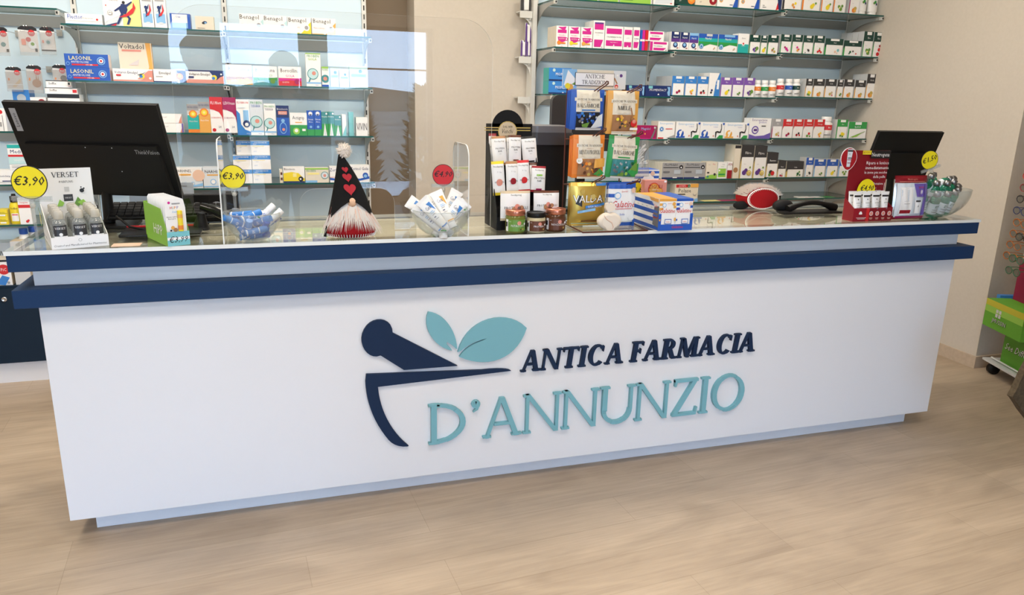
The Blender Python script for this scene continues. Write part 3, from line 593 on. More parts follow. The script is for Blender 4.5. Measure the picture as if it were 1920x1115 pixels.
for i, (a, b, v) in enumerate(((620, 636, 127), (637, 655, 132), (656, 690, 124))):
    carton('L2', a, b, v, 'f' if i != 1 else 'W', ['r:W:.1,.1,.9,.4', 'r:a:.1,.5,.9,.62', 'c:B:.6,.75,.08'], ('pale aqua box', 'pale white box with aqua stripe', 'broad pale aqua box')[i])
# --- left, third shelf
carton('L3', 250, 345, 232, 'W', ['t:g:crema gel:.62,.6,.15,.2', 'p:j:.93,0;1,.9;1,0', 'r:v:.97,0,1,1'], 'long flat white box, lower of two stacked', hz=.047, side='W')
o, z = carton('L3', 250, 343, 214, 'W', ['t:g:crema gel:.62,.6,.15,.2', 'p:j:.93,0;1,.9;1,0'], 'long flat white box, upper of two stacked', hz=.047)
o.location.z += .0485
LN['L3'] = (300, 248.5, 649, 256)
NUR = lambda c1, c2: ['r:g:0,.78,1,1', 't:n:NUROFEN:.5,.86,.07,.85', 'r:%s:0,0,1,.62' % c1, 'p:W:0,.62;.25,.7;.4,.62', 'c:o:.5,.66,.14', 'c:y:.5,.66,.09', 'c:Y:.5,.66,.04', 't:W:ibuprofene:.5,.38,.06,.7', 'r:%s:0,0,1,.12' % c2]
carton('L3', 354, 376, 197, 's', NUR('t', 'o'), 'silver and teal syrup box with a sun target')
carton('L3', 375, 397, 193, 's', NUR('O', 'O'), 'silver and orange syrup box with a sun target')
for i, (a, b, v, n_) in enumerate(((397, 421, 184, 'FLUIfort'), (421, 446, 185, 'LEVOtuss'))):
    cc = 'r' if i == 0 else 'M'
    carton('L3', a, b, v, 'W', ['r:%s:0,.66,1,1' % cc, 't:W:%s:.5,.80,.08,.85' % n_, 'p:%s:.0,.66;1,.66;1,.28;.92,.45;.7,.58;.3,.64' % cc, 'p:W:.0,.645;.5,.60;.8,.50;.95,.30;1,.2;1,0;0,0', 'r:%s:.1,.62,.3,.622' % cc, 't:%s:SCIROPPO:.45,.40,.05,.8' % cc, 'c:%s:.24,.08,.05' % cc, 't:n:24:.7,.14,.06,.2'], 'tall syrup box with %s top and white foot' % ('bright red' if i == 0 else 'dark red'), side=cc)
carton('L3', 446, 471, 185, 'W', ['t:r:FLUIBRON:.5,.88,.06,.85', 'p:B:0,.7;.25,.6;.3,.3;.6,.15;1,.1;1,0;0,0', 'r:l:.5,.4,.9,.7', 'c:n:.72,.32,.10', 'c:W:.72,.30,.05', 't:W:Chiesi:.8,.03,.03,.3', 'r:i:.1,.76,.7,.78'], 'tall white syrup box with blue wave', side='B')
carton('L3', 471, 496, 186, 'W', ['r:i:0,0,1,1']+FRO('b', 'TOSSE GRASSA'), 'tall pale syrup box with large magnifier', side='i')
carton('L3', 497, 519, 194, 'W', FRO('n', 'TOSSE SECCA'), 'white syrup box with smaller magnifier', side='W')
carton('L3', 520, 544, 198, 'n', ['r:b:0,.0,1,.6', 't:W:Bronchenolo:.5,.86,.06,.85', 'r:j:.15,.70,.85,.82', 't:W:SEDATIVO:.5,.73,.05,.6', 'c:l:.5,.25,.12,.2', 'c:b:.5,.25,.10,.17', 'c:j:.52,.2,.05', 'c:l:.5,.50,.06'], 'dark blue syrup box with a glowing torso', side='n')
carton('L3', 545, 577, 212, 'W', ['t:k:Actigrip:.5,.72,.15,.7', 'r:O:.3,.56,.7,.6', 'r:e:0,0,1,.47', 'c:L:.35,.2,.15', 'c:W:.35,.22,.08', 'r:W:.7,.2,.9,.3'], 'white and green cold remedy box')
for i in range(2):
    carton('L3', 577+13.5*i, 590.5+13.5*i, 208, 'b', ['r:e:0,0,1,.25', 'c:W:.5,.88,.08', 'p:n:.3,.86;.7,.86;.5,.78', 't:W:Sinex:.5,.62,.07,.8', 't:W:Aloe:.5,.52,.06,.8', 'c:l:.5,.35,.05'], 'narrow royal blue nasal spray box' if i == 0 else 'second narrow royal blue nasal spray box')
for i, (a, b, v) in enumerate(((604, 616, 211), (616, 628, 211), (628, 641, 218))):
    carton('L3', a, b, v, 'e', ['r:T:0,.5,1,1', 't:W:Rinazina:.5,.78,.06,.9', 'p:W:.2,0;.5,.55;.8,0', 'p:i:.35,0;.5,.4;.65,0', 'c:W:.8,.93,.04'], 'narrow green nasal box with white peak')
for i, (a, b, v, c1) in enumerate(((642, 650, 216, 'W'), (655, 664, 212, 'a'), (668, 690, 222, 'W'))):
    carton('L3', a, b, v, c1, ['p:a:0,0;1,.5;1,0'] if i < 2 else ['t:k:VIVIN:.5,.3,.4,.9'], ('thin white box', 'thin aqua box', 'small white box at the end')[i])
# --- left, lower shelves
SAL = ['r:B:0,.70,1,.98', 't:W:SOLUZIONE IN:.5,.84,.09,.8', 't:W:FIALE:.2,.74,.07,.5', 'r:Y:.05,.62,.7,.66', 't:B:10 f:.2,.22,.09,.3', 'r:g:.2,.52,.35,.54']
prev = None
for i, (a, b) in enumerate(((440, 474.5), (475, 510))):
    x, w_, h, z = shelf_pos('L5', a, b, 316.5)
    for j in range(3 if i else 2):
        m = carton_mesh(w_-.001, h-.001, .09, 'W', SAL, 's'); m.build('ampoule_box', loc=(x, YI, z+.0003+j*h), category='box', group='stacked ampoule boxes', label='white and blue ampoule box in the %s stack, %s from the bottom' % (('left', 'right')[i], ORD[j]))
x, w_, h, z = shelf_pos('L5', 447, 476, 316.5)
carton_mesh(w_-.001, h, .09, 'W', SAL, 's').build('ampoule_box', loc=(x, YI+.03, z+.0006+2*h), category='box', group='stacked ampoule boxes', label='white and blue ampoule box set back on top of the left stack')
CNT['L5'] = 5
carton('L5', 525, 531, 318, 'c', ['r:Q:.3,.6,.9,.8', 'r:Q:.3,.2,.9,.4'], 'thin cream box edge')
carton('L5', 532, 572, 314, 'W', ['t:k:Bisolvon:.30,.82,.14,.5', 'r:y:0,0,.72,.62', 'p:y:0,.62;.4,.7;.72,.62;1,.2;1,.1', 'r:y:.72,.1,1,.3', 'r:Y:.45,.38,.62,.62', 'c:k:.82,.25,.16', 'c:W:.80,.24,.06', 'r:n:0,0,1,.10'], 'white and yellow cough tablet box')
carton('L5', 573, 617, 316, 'c', ['t:e:FROBEN:.25,.74,.14,.4', 'r:Y:.1,.55,.6,.68', 'r:L:.0,.9,1,1', 'c:T:.83,.5,.26', 'c:i:.83,.5,.22', 'c:j:.83,.48,.1', 'r:l:0,0,.5,.15'], 'cream lozenge box with small magnifier')
carton('L5', 619, 655, 314, 'W', ['t:n:Zerinol:.3,.70,.2,.6', 'p:b:0,.3;.5,.2;1,.35;1,.2;.5,.08;0,.15', 'r:r:0,.32,.6,.34'], 'white box with blue and red swoosh')
carton('L5', 656, 693, 312, 'W', ['t:n:Zerinol Gola:.5,.72,.18,.9', 'p:b:0,.3;.5,.2;1,.35;1,.2;.5,.08;0,.15', 'c:b:.8,.4,.17', 'c:l:.8,.36,.1'], 'white throat tablet box with blue figure')
for i, (a, b) in enumerate(((328, 382), (383, 420))):
    carton('L4', a, b, 318+i*2, 'i', ['r:W:0,.55,1,1', 't:k:NARHINEL:.35,.78,.13,.55', 'c:h:.87,.62,.28', 'p:h:.75,.35;1,.35;1,.75', 'r:O:.2,.62,.6,.70', 'p:l:0,.2;.4,.3;.7,.15;1,.25;1,.1;.5,.05;0,.1', 'c:l:.64,.22,.10', 'c:W:.64,.22,.07'] if i == 0 else ['t:k:NARHIN:.5,.72,.15,.8', 'r:O:.2,.60,.8,.66', 'c:l:.5,.3,.14', 'c:W:.5,.3,.1', 'r:l:0,.05,1,.1'], 'wide pale baby nose care box with a child\'s face' if i == 0 else 'pale nose care box half behind the screen')
# --- right, top shelf (only the feet show)
R0 = [(1062, 1122, -34, 'L', 'wide lime green box'), (1124, 1160, -34, 'L', 'lime green box'), (1162, 1222, -34, 'L', 'second wide lime green box')]
for a, b, v, c1, ds in R0: carton('R0', a, b, v, 'W', ['r:L:0,0,.97,.45', 'r:u:.1,.12,.4,.2', 'c:y:.7,.3,.1'], ds)
carton('R0', 1225, 1264, -32, 'W', ['p:i:.05,.05;.9,.1;.9,.3;.1,.25', 't:n:crema:.5,.3,.06', 'r:r:.8,.08,.9,.12'], 'white box with pale blue print')
carton('R0', 1266, 1301, -30, 'd', ['c:o:.85,.25,.22', 'c:O:.85,.25,.10', 't:W:pil:.25,.15,.07,.3'], 'dark green box with orange flower')
carton('R0', 1303, 1342, -28, 'c', ['c:R:.85,.28,.22', 'c:c:.85,.28,.07', 't:k:pil:.25,.15,.07,.3'], 'cream box with dark red flower')
for i, (a, b) in enumerate(((1344, 1383), (1385, 1423))):
    carton('R0', a, b, -28+i, 'W', ['p:b:.75,0;.9,.5;1,.7;1,0', 'c:O:.18,.3,.1', 'c:g:.18,.3,.06', 'r:n:.6,.1,.76,.13'], 'white box with blue corner swirl' if i == 0 else 'second white box with blue corner swirl')
carton('R0', 1425, 1464, -26, 'W', ['p:r:.75,0;.86,.5;.95,.3;.98,.1', 'p:n:.9,0;.8,.5;1,.7;1,0', 'r:K:.1,.18,.2,.2', 'r:K:.1,.1,.28,.12'], 'white box with red and navy corner')
S('R0', 1466, 1501, -24, 'n', 'k', 'multi', 'cit', 'white box with navy flank and candies', sp=.5)
S('R0', 1502, 1536, -23, 'o', 'o', 'sole', 'pine', 'wide orange and white box with blue fish'); S('R0', 1538, 1560, -22, 'o', 'o', 'sole', 'pine', 'narrow orange and white box'); S('R0', 1561, 1584, -22, 'o', 'o', 'oro', 'leaf', 'orange and white box with blue curl')
S('R0', 1590, 1609, -20, 'P', 'M', 'fico', 'or1', 'white box with purple flank and an orange fruit')
def squeeze(key, u0, u1, v0, desc):
    x, w_, h, z = shelf_pos(key, u0, u1, v0); m = MB(); n = 12; r = w_/2; vs = []
    for j in range(7):
        t = j/6
        for i in range(n): a = 2*PI*i/n; vs.append((r*math.cos(a)*(1+.15*t), r*.7*(1-.85*t)*math.sin(a), .022+(h-.022)*t))
    m.add(vs, [(j*n+i, j*n+(i+1) % n, (j+1)*n+(i+1) % n, (j+1)*n+i) for j in range(6) for i in range(n)], 'W', True); m.add(vs[-n:], [tuple(range(n))], 'W')
    m.map = lambda a, b, l: (a, -r*.7*(1-.85*max(0, (b-.022)/(h-.022)))*math.sqrt(max(0, 1-(a/r)**2))-l-.0008, b)
    m.pr(['c:u:.45,.5,.05', 'c:e:.6,.55,.06', 'c:n:.72,.46,.05'], w_, h)
    t = empty('cream_tube', (x, YI+r, z+.0003), label_for(desc, key), 'tube', 'cream tubes on '+SHN[key])
    m.build('tube_body', t); c = MB(); c.lathe([(r*.8, 0), (r*.85, .003), (r*.85, .02), (r*.8, .022)], 'W', 14, sy=.8); c.build('cap', t)
squeeze('R0', 1613, 1628, -22, 'white cream tube with blue flower standing on its cap'); squeeze('R0', 1633, 1649, -20, 'white cream tube with blue flower at the end')
# --- right, second shelf
for i, (a, b) in enumerate(((1042, 1064), (1065, 1087), (1088, 1110))):
    cc = ('o', 'y', 'O')[i]
    carton('R1', a, b, 50+i, 'W', ['r:m:.12,.66,.88,.82', 'p:m:.12,.95;.5,.95;.85,.98;.75,.80;.5,.82', 't:m:TACHIFLU:.5,.53,.06,.75', 'p:m:.12,.48;.85,.48;.78,.28;.5,.22;.2,.28', 'c:m:.88,.38,.08', 'c:W:.88,.38,.04', 't:W:GUSTO:.48,.36,.07,.5', 'c:%s:.24,.2,.10' % cc, 'r:%s:.35,.15,.8,.22' % cc, 'p:m:.46,.02;.54,.02;.5,.06'], 'white sachet box with magenta cup and %s fruit' % ('orange', 'lemon', 'gold')[i], behind=2 if i == 0 else 0, side='c', d=.05)
TAC = lambda h: ['r:m:.1,.62,.9,.88', 't:n:TACHIPIRINA:.5,.47,.06,.8', 'r:g:.15,.42,.6,.43', 'p:m:.1,.10;.1,.36;.9,.36;.7,.10', 'p:k:.78,.05;.86,.05;.82,.1']
carton('R1', 1111, 1132, 39, 'W', ['r:P:.1,.88,.9,.94', 'r:m:.1,.68,.9,.88', 't:k:TACHIPIRINA:.5,.55,.04,.85', 't:g:sciroppo:.4,.48,.03', 'p:m:.1,.06;.1,.32;.9,.32;.68,.06', 'p:k:.78,.04;.86,.04;.82,.08'], 'tallest white box with purple and magenta bands', behind=1)
carton('R1', 1133, 1167, 49, 'W', ['r:m:.08,.66,.92,.90', 't:k:TACHIPIRINA 500 MG:.5,.50,.06,.8', 't:g:granulato:.5,.42,.04', 'r:m:.06,.14,.94,.38', 'p:W:.46,.14;.54,.14;.5,.22', 't:W:PARACETAMOLO:.5,.28,.035'], 'wide white box with two magenta bands')
carton('R1', 1168, 1184, 50, 'W', ['r:m:.08,.66,.92,.88', 't:g:adulti:.5,.5,.05', 'r:m:.08,.12,.92,.34', 'p:W:.4,.12;.6,.12;.5,.2'], 'narrow white box with pale magenta bands')
carton('R1', 1186, 1198, 50, 'W', TAC(0), 'thin white box with magenta bands')
for i, (a, b) in enumerate(((1199, 1203), (1203, 1208))):
    carton('R1', a, b, 55, 'b' if i == 0 else 'm', ['r:W:0,.45,1,.55'], 'very thin %s box edge' % ('blue', 'magenta')[i])
carton('R1', 1208.5, 1214, 55, 'r', ['r:c:0,.47,1,.53'], 'thin red box edge')
carton('R1', 1218, 1252, 75.5, 'W', ['r:m:.2,.7,.92,.92', 't:k:TACHIPIRINA:.45,.45,.12,.5', 'p:m:.2,.1;.2,.34;.9,.34;.75,.1', 'r:m:0,.05,.14,.95', 'p:k:.86,.08;.94,.08;.9,.18'], 'flat white and magenta box, lower of two')
x, w_, h, z = shelf_pos('R1', 1214, 1243, 75.5)
carton_mesh(w_, h, .06, 'W', ['r:m:.1,.7,.92,.92', 't:k:TACHIPIRINA:.45,.45,.12,.5', 'p:m:.1,.1;.1,.34;.85,.34;.7,.1'], 's').build('medicine_box', loc=(x, YI, z+h+.0006), label='flat white and magenta box, upper of two beside the red edge', category='box', group='boxes on '+SHN['R1'])
for i in range(3):
    a = 1257+17*i; carton('R1', a, a+16.5, 61+i, 'W', ['r:%s:0,.5,1,1' % ('n' if i < 2 else 'b'), 'r:P:0,.44,1,.62', 't:W:Narhil:.5,.66,.09,.8', 'r:W:.3,.85,.8,.98' if i < 2 else 'r:l:.0,.85,1,1', 'c:n:.5,.28,.15', 'c:l:.5,.30,.09', 'c:r:.8,.12,.03', 'c:k:.7,.1,.03'], 'small blue and white eye drop box, %s of three' % ORD[i], behind=2 if i == 0 else 0, d=.035, name='eye_drop_box')
for i, (a, b) in enumerate(((1308, 1344), (1345, 1381))):
    carton('R1', a, b, 64+i, 'W', ['r:b:0,.75,1,1', 'r:t:0,.55,1,.75', 'p:e:0,.55;0,.3;.3,.28;.6,.42;1,.35;1,.55', 't:W:Narhil:.5,.68,.12,.5', 'r:s:.4,.86,.7,.99' if i == 0 else 'r:l:.3,.86,.85,.99', 'c:B:.16,.28,.15', 'c:f:.16,.28,.11', 'c:B:.16,.27,.07', 'c:C:.85,.2,.06', 'c:q:.8,.14,.03'], 'wide green and blue eye drop box, %s' % ('left one', 'right one')[i], name='eye_drop_box')
carton('R1', 1382, 1402, 62, 'W', ['r:e:0,0,1,.45', 'r:t:0,0,1,.45', 'c:W:.5,.48,.10', 'c:r:.5,.48,.05', 't:g:Euvis:.5,.72,.08,.7', 't:W:integratore:.5,.34,.04'], 'white and sea green box with red cross')
for a, b, v, n_, bl, ds in ((1403, 1423, 64, 'Iper', 'violet', 'dark green topped box with lavender sprig'), (1424, 1436, 65, 'Ananas', 'pine', 'narrow dark green topped box with pineapple'), (1437, 1457, 64, 'Bio', 'mix', 'dark green topped box with brown nut'), (1461, 1481, 66, 'Echina', 'pink', 'dark green topped box with magenta flower'), (1482, 1502, 66, 'Serena', 'fruit', 'dark green topped box with pink fruit'), (1503, 1522, 67, 'Pepe', 'seed', 'dark green topped box with black seeds'), (1523, 1543, 67, 'Rosa', 'red', 'dark green topped box with red hips')):
    S('R1', a, b, v, 'd', 'e', n_, bl, ds)
S('R1', 1544, 1578, 72, 'd', 'e', 'Fluid', 'fl', 'wide dark green topped box with pale blossom'); S('R1', 1579, 1613, 75, 'd', 'e', 'Iper', 'clov', 'wide dark green topped box with dark leaves')
S('R1', 1615, 1633, 57, 'd', 'e', 'Bio', 'leaf', 'tall dark green topped box with green herb', behind=3, d=.055); S('R1', 1634, 1651, 58, 'd', 'e', 'Rio', 'tom', 'last tall dark green topped box with red tomatoes')
# --- right, third shelf
x, w_, h, z = shelf_pos('R2', 1028, 1070, 153.5)
MOM = ['r:n:0,0,1,.12', 't:W:MOMENT:.60,.42,.22,.6', 'c:f:.22,.82,.12', 'r:n:.4,.34,.9,.37', 'p:W:.6,.1;.68,.1;.64,.18', 'r:B:0,.12,.3,.4']
for j in range(2): carton_mesh(w_, h-.001, .10, 'B', MOM, 't').build('medicine_box', loc=(x, YI, z+.0003+h*j), category='box', group='boxes on '+SHN['R2'], label='bright blue pill box with teal side, %s of two stacked at left' % ('lower', 'upper')[j])
CNT['R2'] = 1
MA = ['r:n:0,0,1,1', 't:W:MOMENTACT:.5,.5,.2,.7', 'r:a:.12,.72,.28,.95', 'p:W:.48,.15;.56,.15;.52,.3', 'p:l:.85,.9;.9,.6;.86,.4;.9,.1;.97,.1;.97,.9']
carton('R2', 1174, 1208, 159, 'n', MA, 'navy pill box half hidden by the candy rack', side='k'); carton('R2', 1209, 1257, 159, 'n', MA, 'long navy pill box with teal patch')
BLU = [(1258, 1281), (1282, 1304), (1305, 1326)]
for i, (a, b) in enumerate(BLU):
    S('R2', a, b, 144, 'B', 'B', ('Enter', 'Ibu', 'Ner')[i], ('beet', 'cit', 'berry')[i], 'light blue topped box, %s' % ('first of three with red petals', 'second of three with orange petals', 'third of three with dark berries')[i], behind=2 if i == 0 else 0)
carton('R2', 1327, 1348, 137, 'W', ['p:B:.5,0;.62,.6;.9,1;1,1;1,0', 'r:W:.72,.3,.92,.7', 'c:K:.25,.15,.05', 'c:n:.3,.25,.05', 't:W:Gola:.62,.5,.06,.2'], 'tall white box with blue swoosh', behind=1)
for i, a in enumerate((1349, 1370.5, 1392)): S('R2', a, a+21, 145, 'p', 'p', ('Bio', 'Belt', 'Blue')[i], ('pine', 'grn', 'violet')[i], ('purple topped box with yellow lemon', 'purple topped box with pale melon', 'purple topped box with pink blossoms')[i])
def pill_bottle(key, uc, wpx, v0, band, desc, capf=.22):
    x, w_, h, z = shelf_pos(key, uc-wpx/2, uc+wpx/2, v0); r = w_/2
    t = empty('pill_bottle', (x, YI+r, z+.0003), label_for(desc, key), 'bottle', 'pill bottles on '+SHN[key])
    m = MB(); zc = h*(1-capf); m.lathe([(r*.9, 0), (r, .003), (r, zc*.88), (r*.72, zc*.98), (r*.7, zc)], 'W', 16)
    m.map = lambda a, b, l: (math.sin(a/r)*(r+l+.0002), -math.cos(a/r)*(r+l+.0002), b)
    m.pr(['r:%s:-.25,.38,1.25,.62' % band, 't:W:Bio:.5,.46,.08,.4', 't:k:compl:.5,.2,.05,.4', 'r:K:.1,.14,.7,.17'], w_, h, 8)
    m.build('bottle_body', t); c = MB(); c.lathe([(r*.78, zc+.0004), (r*.8, zc+.003), (r*.8, h-.002), (r*.74, h)], 'W', 16); c.build('cap', t)
for i, (uc, bd) in enumerate(((1422, 'o'), (1436, 'e'), (1450, 'o'), (1465, 'r'), (1481, 'b'), (1495, 'd'))): pill_bottle('R2', uc, 13, 149, bd, 'small white pill bottle with %s label band' % ('orange', 'green', 'deep orange', 'red', 'blue', 'dark green')[i])
for a, b, v, bl, ds in ((1508, 1521, 148, 'lemon', 'narrow black and orange box with green fruit'), (1522, 1543, 148, 'or1', 'black topped box with orange honey'), (1544, 1565, 148, 'ginger', 'black topped box with honeycomb'), (1567, 1578, 149, 'grn', 'narrow black topped box with green leaf'), (1579, 1598, 148, 'or1', 'black topped box with round honeycomb'), (1600, 1620, 149, 'or1', 'black topped box with honey drop'), (1621, 1638, 137, 'or1', 'last tall black and orange box')):
    S('R2', a, b, v, 'K', 'O', 'Gola', bl, ds, behind=1 if a in (1508, 1621) else 0)
# --- right, fourth shelf
carton('R3', 1193, 1230, 235, 'M', ['r:m:0,.0,1,.05', 't:l:Magidol:.45,.68,.18,.7', 'c:O:.42,.38,.06', 'p:G:.7,0;.95,.9;1,.9;.88,.3;.8,0', 'c:s:.9,.85,.08'], 'flat magenta box with grey stripe')
carton('R3', 1232, 1264, 227, 'W', ['t:l:Enterogermina:.5,.84,.10,.9', 'c:i:.22,.56,.17', 'c:B:.22,.56,.12', 'c:W:.22,.56,.05', 'r:r:.45,.56,.85,.6', 'r:r:.02,.02,.35,.09', 'p:g:.5,.05;1,.25;1,.05'], 'white probiotic box with blue seal and red strips', behind=4, d=.018, side='c')
for i, a in enumerate((1266, 1311.5, 1357)):
    cc = 'O' if i == 2 else 'b'
    carton('R3', a, a+45, 229+i*.5, 'W', ['t:l:Enterogermina:.42,.80,.13,.72', 'c:%s:.19,.28,.24' % cc, 'c:W:.19,.34,.10', 'r:%s:.02,.02,.38,.13' % cc, 'p:W:.14,.1;.2,.1;.3,.55;.24,.55', 'r:e:.72,.0,.96,.2', 'p:k:.64,.05;.62,.4;.70,.46;.82,.42;.86,.62;.84,.9;.87,.9;.89,.6;.86,.36;.78,.34;.68,.38;.67,.05', 'p:W:.67,.05;.68,.32;.78,.28;.80,.2;.72,.05', 'c:b:.95,.9,.07', 't:b:2 miliardi:.62,.68,.06,.2', 'c:j:.55,.15,.05'], 'wide white probiotic box with %s' % ('blue vials, left one', 'blue vials, right one', 'orange vial')[i])
carton('R3', 1403, 1443, 221, 'W', ['t:P:Enterogermina:.45,.86,.11,.7', 't:v:gonfiore:.6,.76,.09,.4', 'p:v:0,0;0,.22;.3,.12;.7,.16;1,.3;1,0', 'c:v:.27,.42,.2', 'c:W:.27,.42,.14', 'r:P:.2,.36,.36,.48', 'r:k:.55,.6,.75,.64'], 'tall white probiotic box with purple wave')
S('R3', 1445, 1464, 224, 'g', 'M', 'Art', 'ginger', 'grey topped box with ginger')
for i, (a, b) in enumerate(((1465, 1484), (1485, 1503), (1504, 1522), (1523, 1543))): S('R3', a, b, 224, 'r', 'W', ('Policol', 'Policol', 'Gamma', 'Omega')[i], ('beet', 'berry', 'apple', 'cit')[i], 'red topped box with %s' % ('dark red beans', 'berries and stem', 'red apple', 'orange capsules')[i])
pill_bottle('R3', 1553, 19, 219, 'r', 'large white pill bottle with red label band')
S('R3', 1566, 1586, 224, 'e', 'e', 'Bio', 'lemon', 'green topped box with lemons', behind=1); carton('R3', 1588, 1622, 228, 'W', ['r:e:0,.58,1,1', 'r:W:.35,.82,.7,.98', 't:W:EpaKrill:.5,.65,.1,.5', 'r:e:0,0,.06,.6', 'p:u:.2,.1;.95,.45;.9,.4;.3,.05', 'p:L:.1,.05;.7,.3;.9,.45;.5,.1'], 'wide green topped box with aloe leaf', name='supplement_box')
# --- right, fifth shelf
for i, (a, b) in enumerate(((1240, 1280.5), (1281, 1321))):
    carton('R4', a, b, 306-i*.5, 'g', ['t:k:FlorMidabil:.40,.80,.14,.72', 'r:k:.05,.68,.75,.72', 'c:k:.87,.72,.13', 'c:W:.87,.70,.05', 'r:G:.05,.38,.35,.48', 'r:z:.55,.3,.85,.55', 'r:n:0,0,1,.1', 'r:W:.5,.06,.7,.12', 'c:c:.5,.15,.0'], 'wide grey probiotic box with black print, %s' % ('left one', 'right one')[i], d=.022 if i == 0 else .07, behind=9 if i == 0 else 0, side='c', top='c')
carton('R4', 1322, 1343, 304, 'c', ['t:r:Plus:.7,.82,.08,.4', 't:g:bio:.3,.8,.08', 'r:L:0,0,1,.14', 'p:L:0,.14;.4,.22;1,.26;1,.1', 'c:K:.8,.25,.08', 'c:T:.2,.12,.07', 'r:k:.1,.32,.3,.4'], 'cream box with green meadow', side='c')
carton('R4', 1344, 1361, 305, 'W', ['r:L:.08,.08,.92,.62', 'r:e:.1,.2,.85,.3', 'c:W:.2,.5,.06', 't:k:bene:.6,.85,.06', 't:e:venere:.5,.72,.06'], 'white box with lime square')
carton('R4', 1362, 1371, 304, 'W', ['r:R:0,0,1,.5', 't:R:AN:.5,.78,.16'], 'narrow white and dark red box', d=.05)
carton('R4', 1373, 1384, 272, 'c', ['r:K:0,.90,1,.99', 'c:q:.4,.25,.08', 'r:c:0,0,1,.02'], 'tall pale box seen beside the plum boxes', d=.12)
FIB = lambda n_, bl, sp=.68: sup('K', 'x', n_, BL[bl], tab='K', sp=sp)
for a, b, v, n_, bl, sp, ds in ((1385, 1409, 272, 'Fibre', 'plum', .64, 'tall black topped box with plums, left one'), (1410, 1433, 273, 'Fibre', 'plum', .64, 'tall black topped box with plums, right one'), (1434, 1455, 287, 'Ramno', 'fig', .55, 'black topped box with cut fig'), (1456, 1471, 302, 'Reni', 'cran', .50, 'small black topped box with cranberries'), (1472, 1504, 303, 'Psillo', 'olive', .48, 'wide black topped box with olive sprig')):
    carton('R4', a, b, v, 'W', FIB(n_, bl, sp), ds, name='supplement_box', side='c', top='k')
for a, b, v, n_, bl, ds in ((1508, 1522, 296, 'Enti', 'seed', 'narrow blue topped box with grey seeds'), (1524, 1545, 299, 'Meno', 'grn', 'blue topped box with green olive'), (1547, 1568, 299, 'Zen', 'pine', 'blue topped box with yellow beans'), (1570, 1590, 299, 'Neo', 'leaf', 'blue topped box half behind the red badge')):
    S('R4', a, b, v, 'b', 'l', n_, bl, ds)
# --- right, lowest shelf
LN['R5'] = (1250, 381, 1306, 379)
carton('R5', 1264, 1307, 346, 'c', ['t:k:Polase:.42,.52,.22,.62', 'r:k:.12,.40,.45,.45', 'r:r:.03,.80,.55,.96', 't:W:SCONTO:.3,.83,.1,.3', 'c:E:.58,.88,.09', 't:W:2:.58,.84,.09', 'r:O:.65,.80,1,1', 'c:g:.86,.45,.11', 'c:c:.86,.48,.10', 'p:l:0,.14;.5,.06;1,.2;1,0;0,0', 'r:O:.7,0,.85,.08'], 'cream sachet box with bold black name and orange corner')
for i, (a, b, v, c1) in enumerate(((1320, 1352, 378, 'Y'), (1353, 1378, 378, 'M'), (1380, 1396, 378, 'r'), (1500, 1507, 371, 'w'), (1508, 1526, 371, 'm'), (1530, 1546, 371, 'G'), (1549, 1566, 371, 'e'))):
    carton('R5', a, b, v, 'W' if i in (4, 5) else c1, ['r:%s:.05,.3,.95,.9' % c1, 'r:W:.15,.45,.85,.7'], ('low yellow and grey box', 'low dark red box', 'low red box', 'low white box', 'low pink box', 'low grey box with white label', 'low green box')[i])
# --- far left bay: boxes and blister packs
carton('A1', -8, 15, 205, 'W', ['c:r:.6,.85,.09', 'r:K:.7,0,.74,.7', 'r:g:.2,.2,.6,.4'], 'white box with small red seal at the photo\'s edge')
x, w_, h, z = shelf_pos('A2', 16, 47, 271)
carton('A2', -12, 45, 319, 'W', ['t:k:3M:.12,.76,.12,.15', 't:n:Steri-Strip:.4,.52,.12,.5', 'r:n:.3,.2,1,.26', 'r:g:.1,.12,1,.15', 'r:i:.7,.6,1,.95'], 'wide white wound strip box with blue line', hz=.072)
m = carton_mesh(.10, .125, .05, 'W', ['r:t:0,.86,1,1', 't:n:Medi:.35,.66,.14,.6', 'r:r:0,.52,1,.60', 'r:f:0,.22,1,.50', 't:W:SENSITIVE:.5,.34,.07,.8', 'r:g:.1,.08,.8,.1', 'r:g:.1,.14,.8,.16'])
m.build('medicine_box', loc=(-.487, YI+.004, BAYS['A2'][0][2]+.0003+.0735), label='white and teal box standing on the wound strip box', category='box')
for i in range(2): carton('A3', -2, 17, 407-i*17, 'y', ['r:k:0,.48,1,.52', 't:k:Rinostop:.5,.6,.12', 'r:W:.2,.15,.8,.35'], 'small yellow box, %s of two stacked' % ('lower', 'upper')[i], hz=.038)[0].location.z += .0385*i
def shampoo(u0, u1, v0, key, body, cap, desc, hcap):
    x, w_, h, z = shelf_pos(key, u0, u1, v0); r = w_/2; zc = h-hcap
    t = empty('plastic_bottle', (x, YI+r, z+.0003), desc, 'bottle')
    m = MB(); m.lathe([(r*.9, 0), (r, .004), (r, zc*.8), (r*.8, zc*.93), (r*.6, zc)], body, 16, sy=.8)
    m.map = lambda a, b, l: (a, -r*.8*math.sqrt(max(0, 1-(a/r)**2))-l-.0006, b)
    m.pr(['r:W:.2,.1,.8,.36', 'r:r:.25,.3,.75,.33', 't:k:Iodio:.5,.5,.07,.6'], w_, h, 6); m.build('bottle_body', t)
    c = MB(); c.lathe([(r*.66, zc+.0004), (r*.7, zc+.003), (r*.7, h-.012), (r*.4, h-.01), (r*.35, h)], cap, 16); c.build('cap', t)
shampoo(19, 41, 366, 'A3', 'y', 'black_plastic', 'yellow bottle with black cap on the far left shelf', .042)
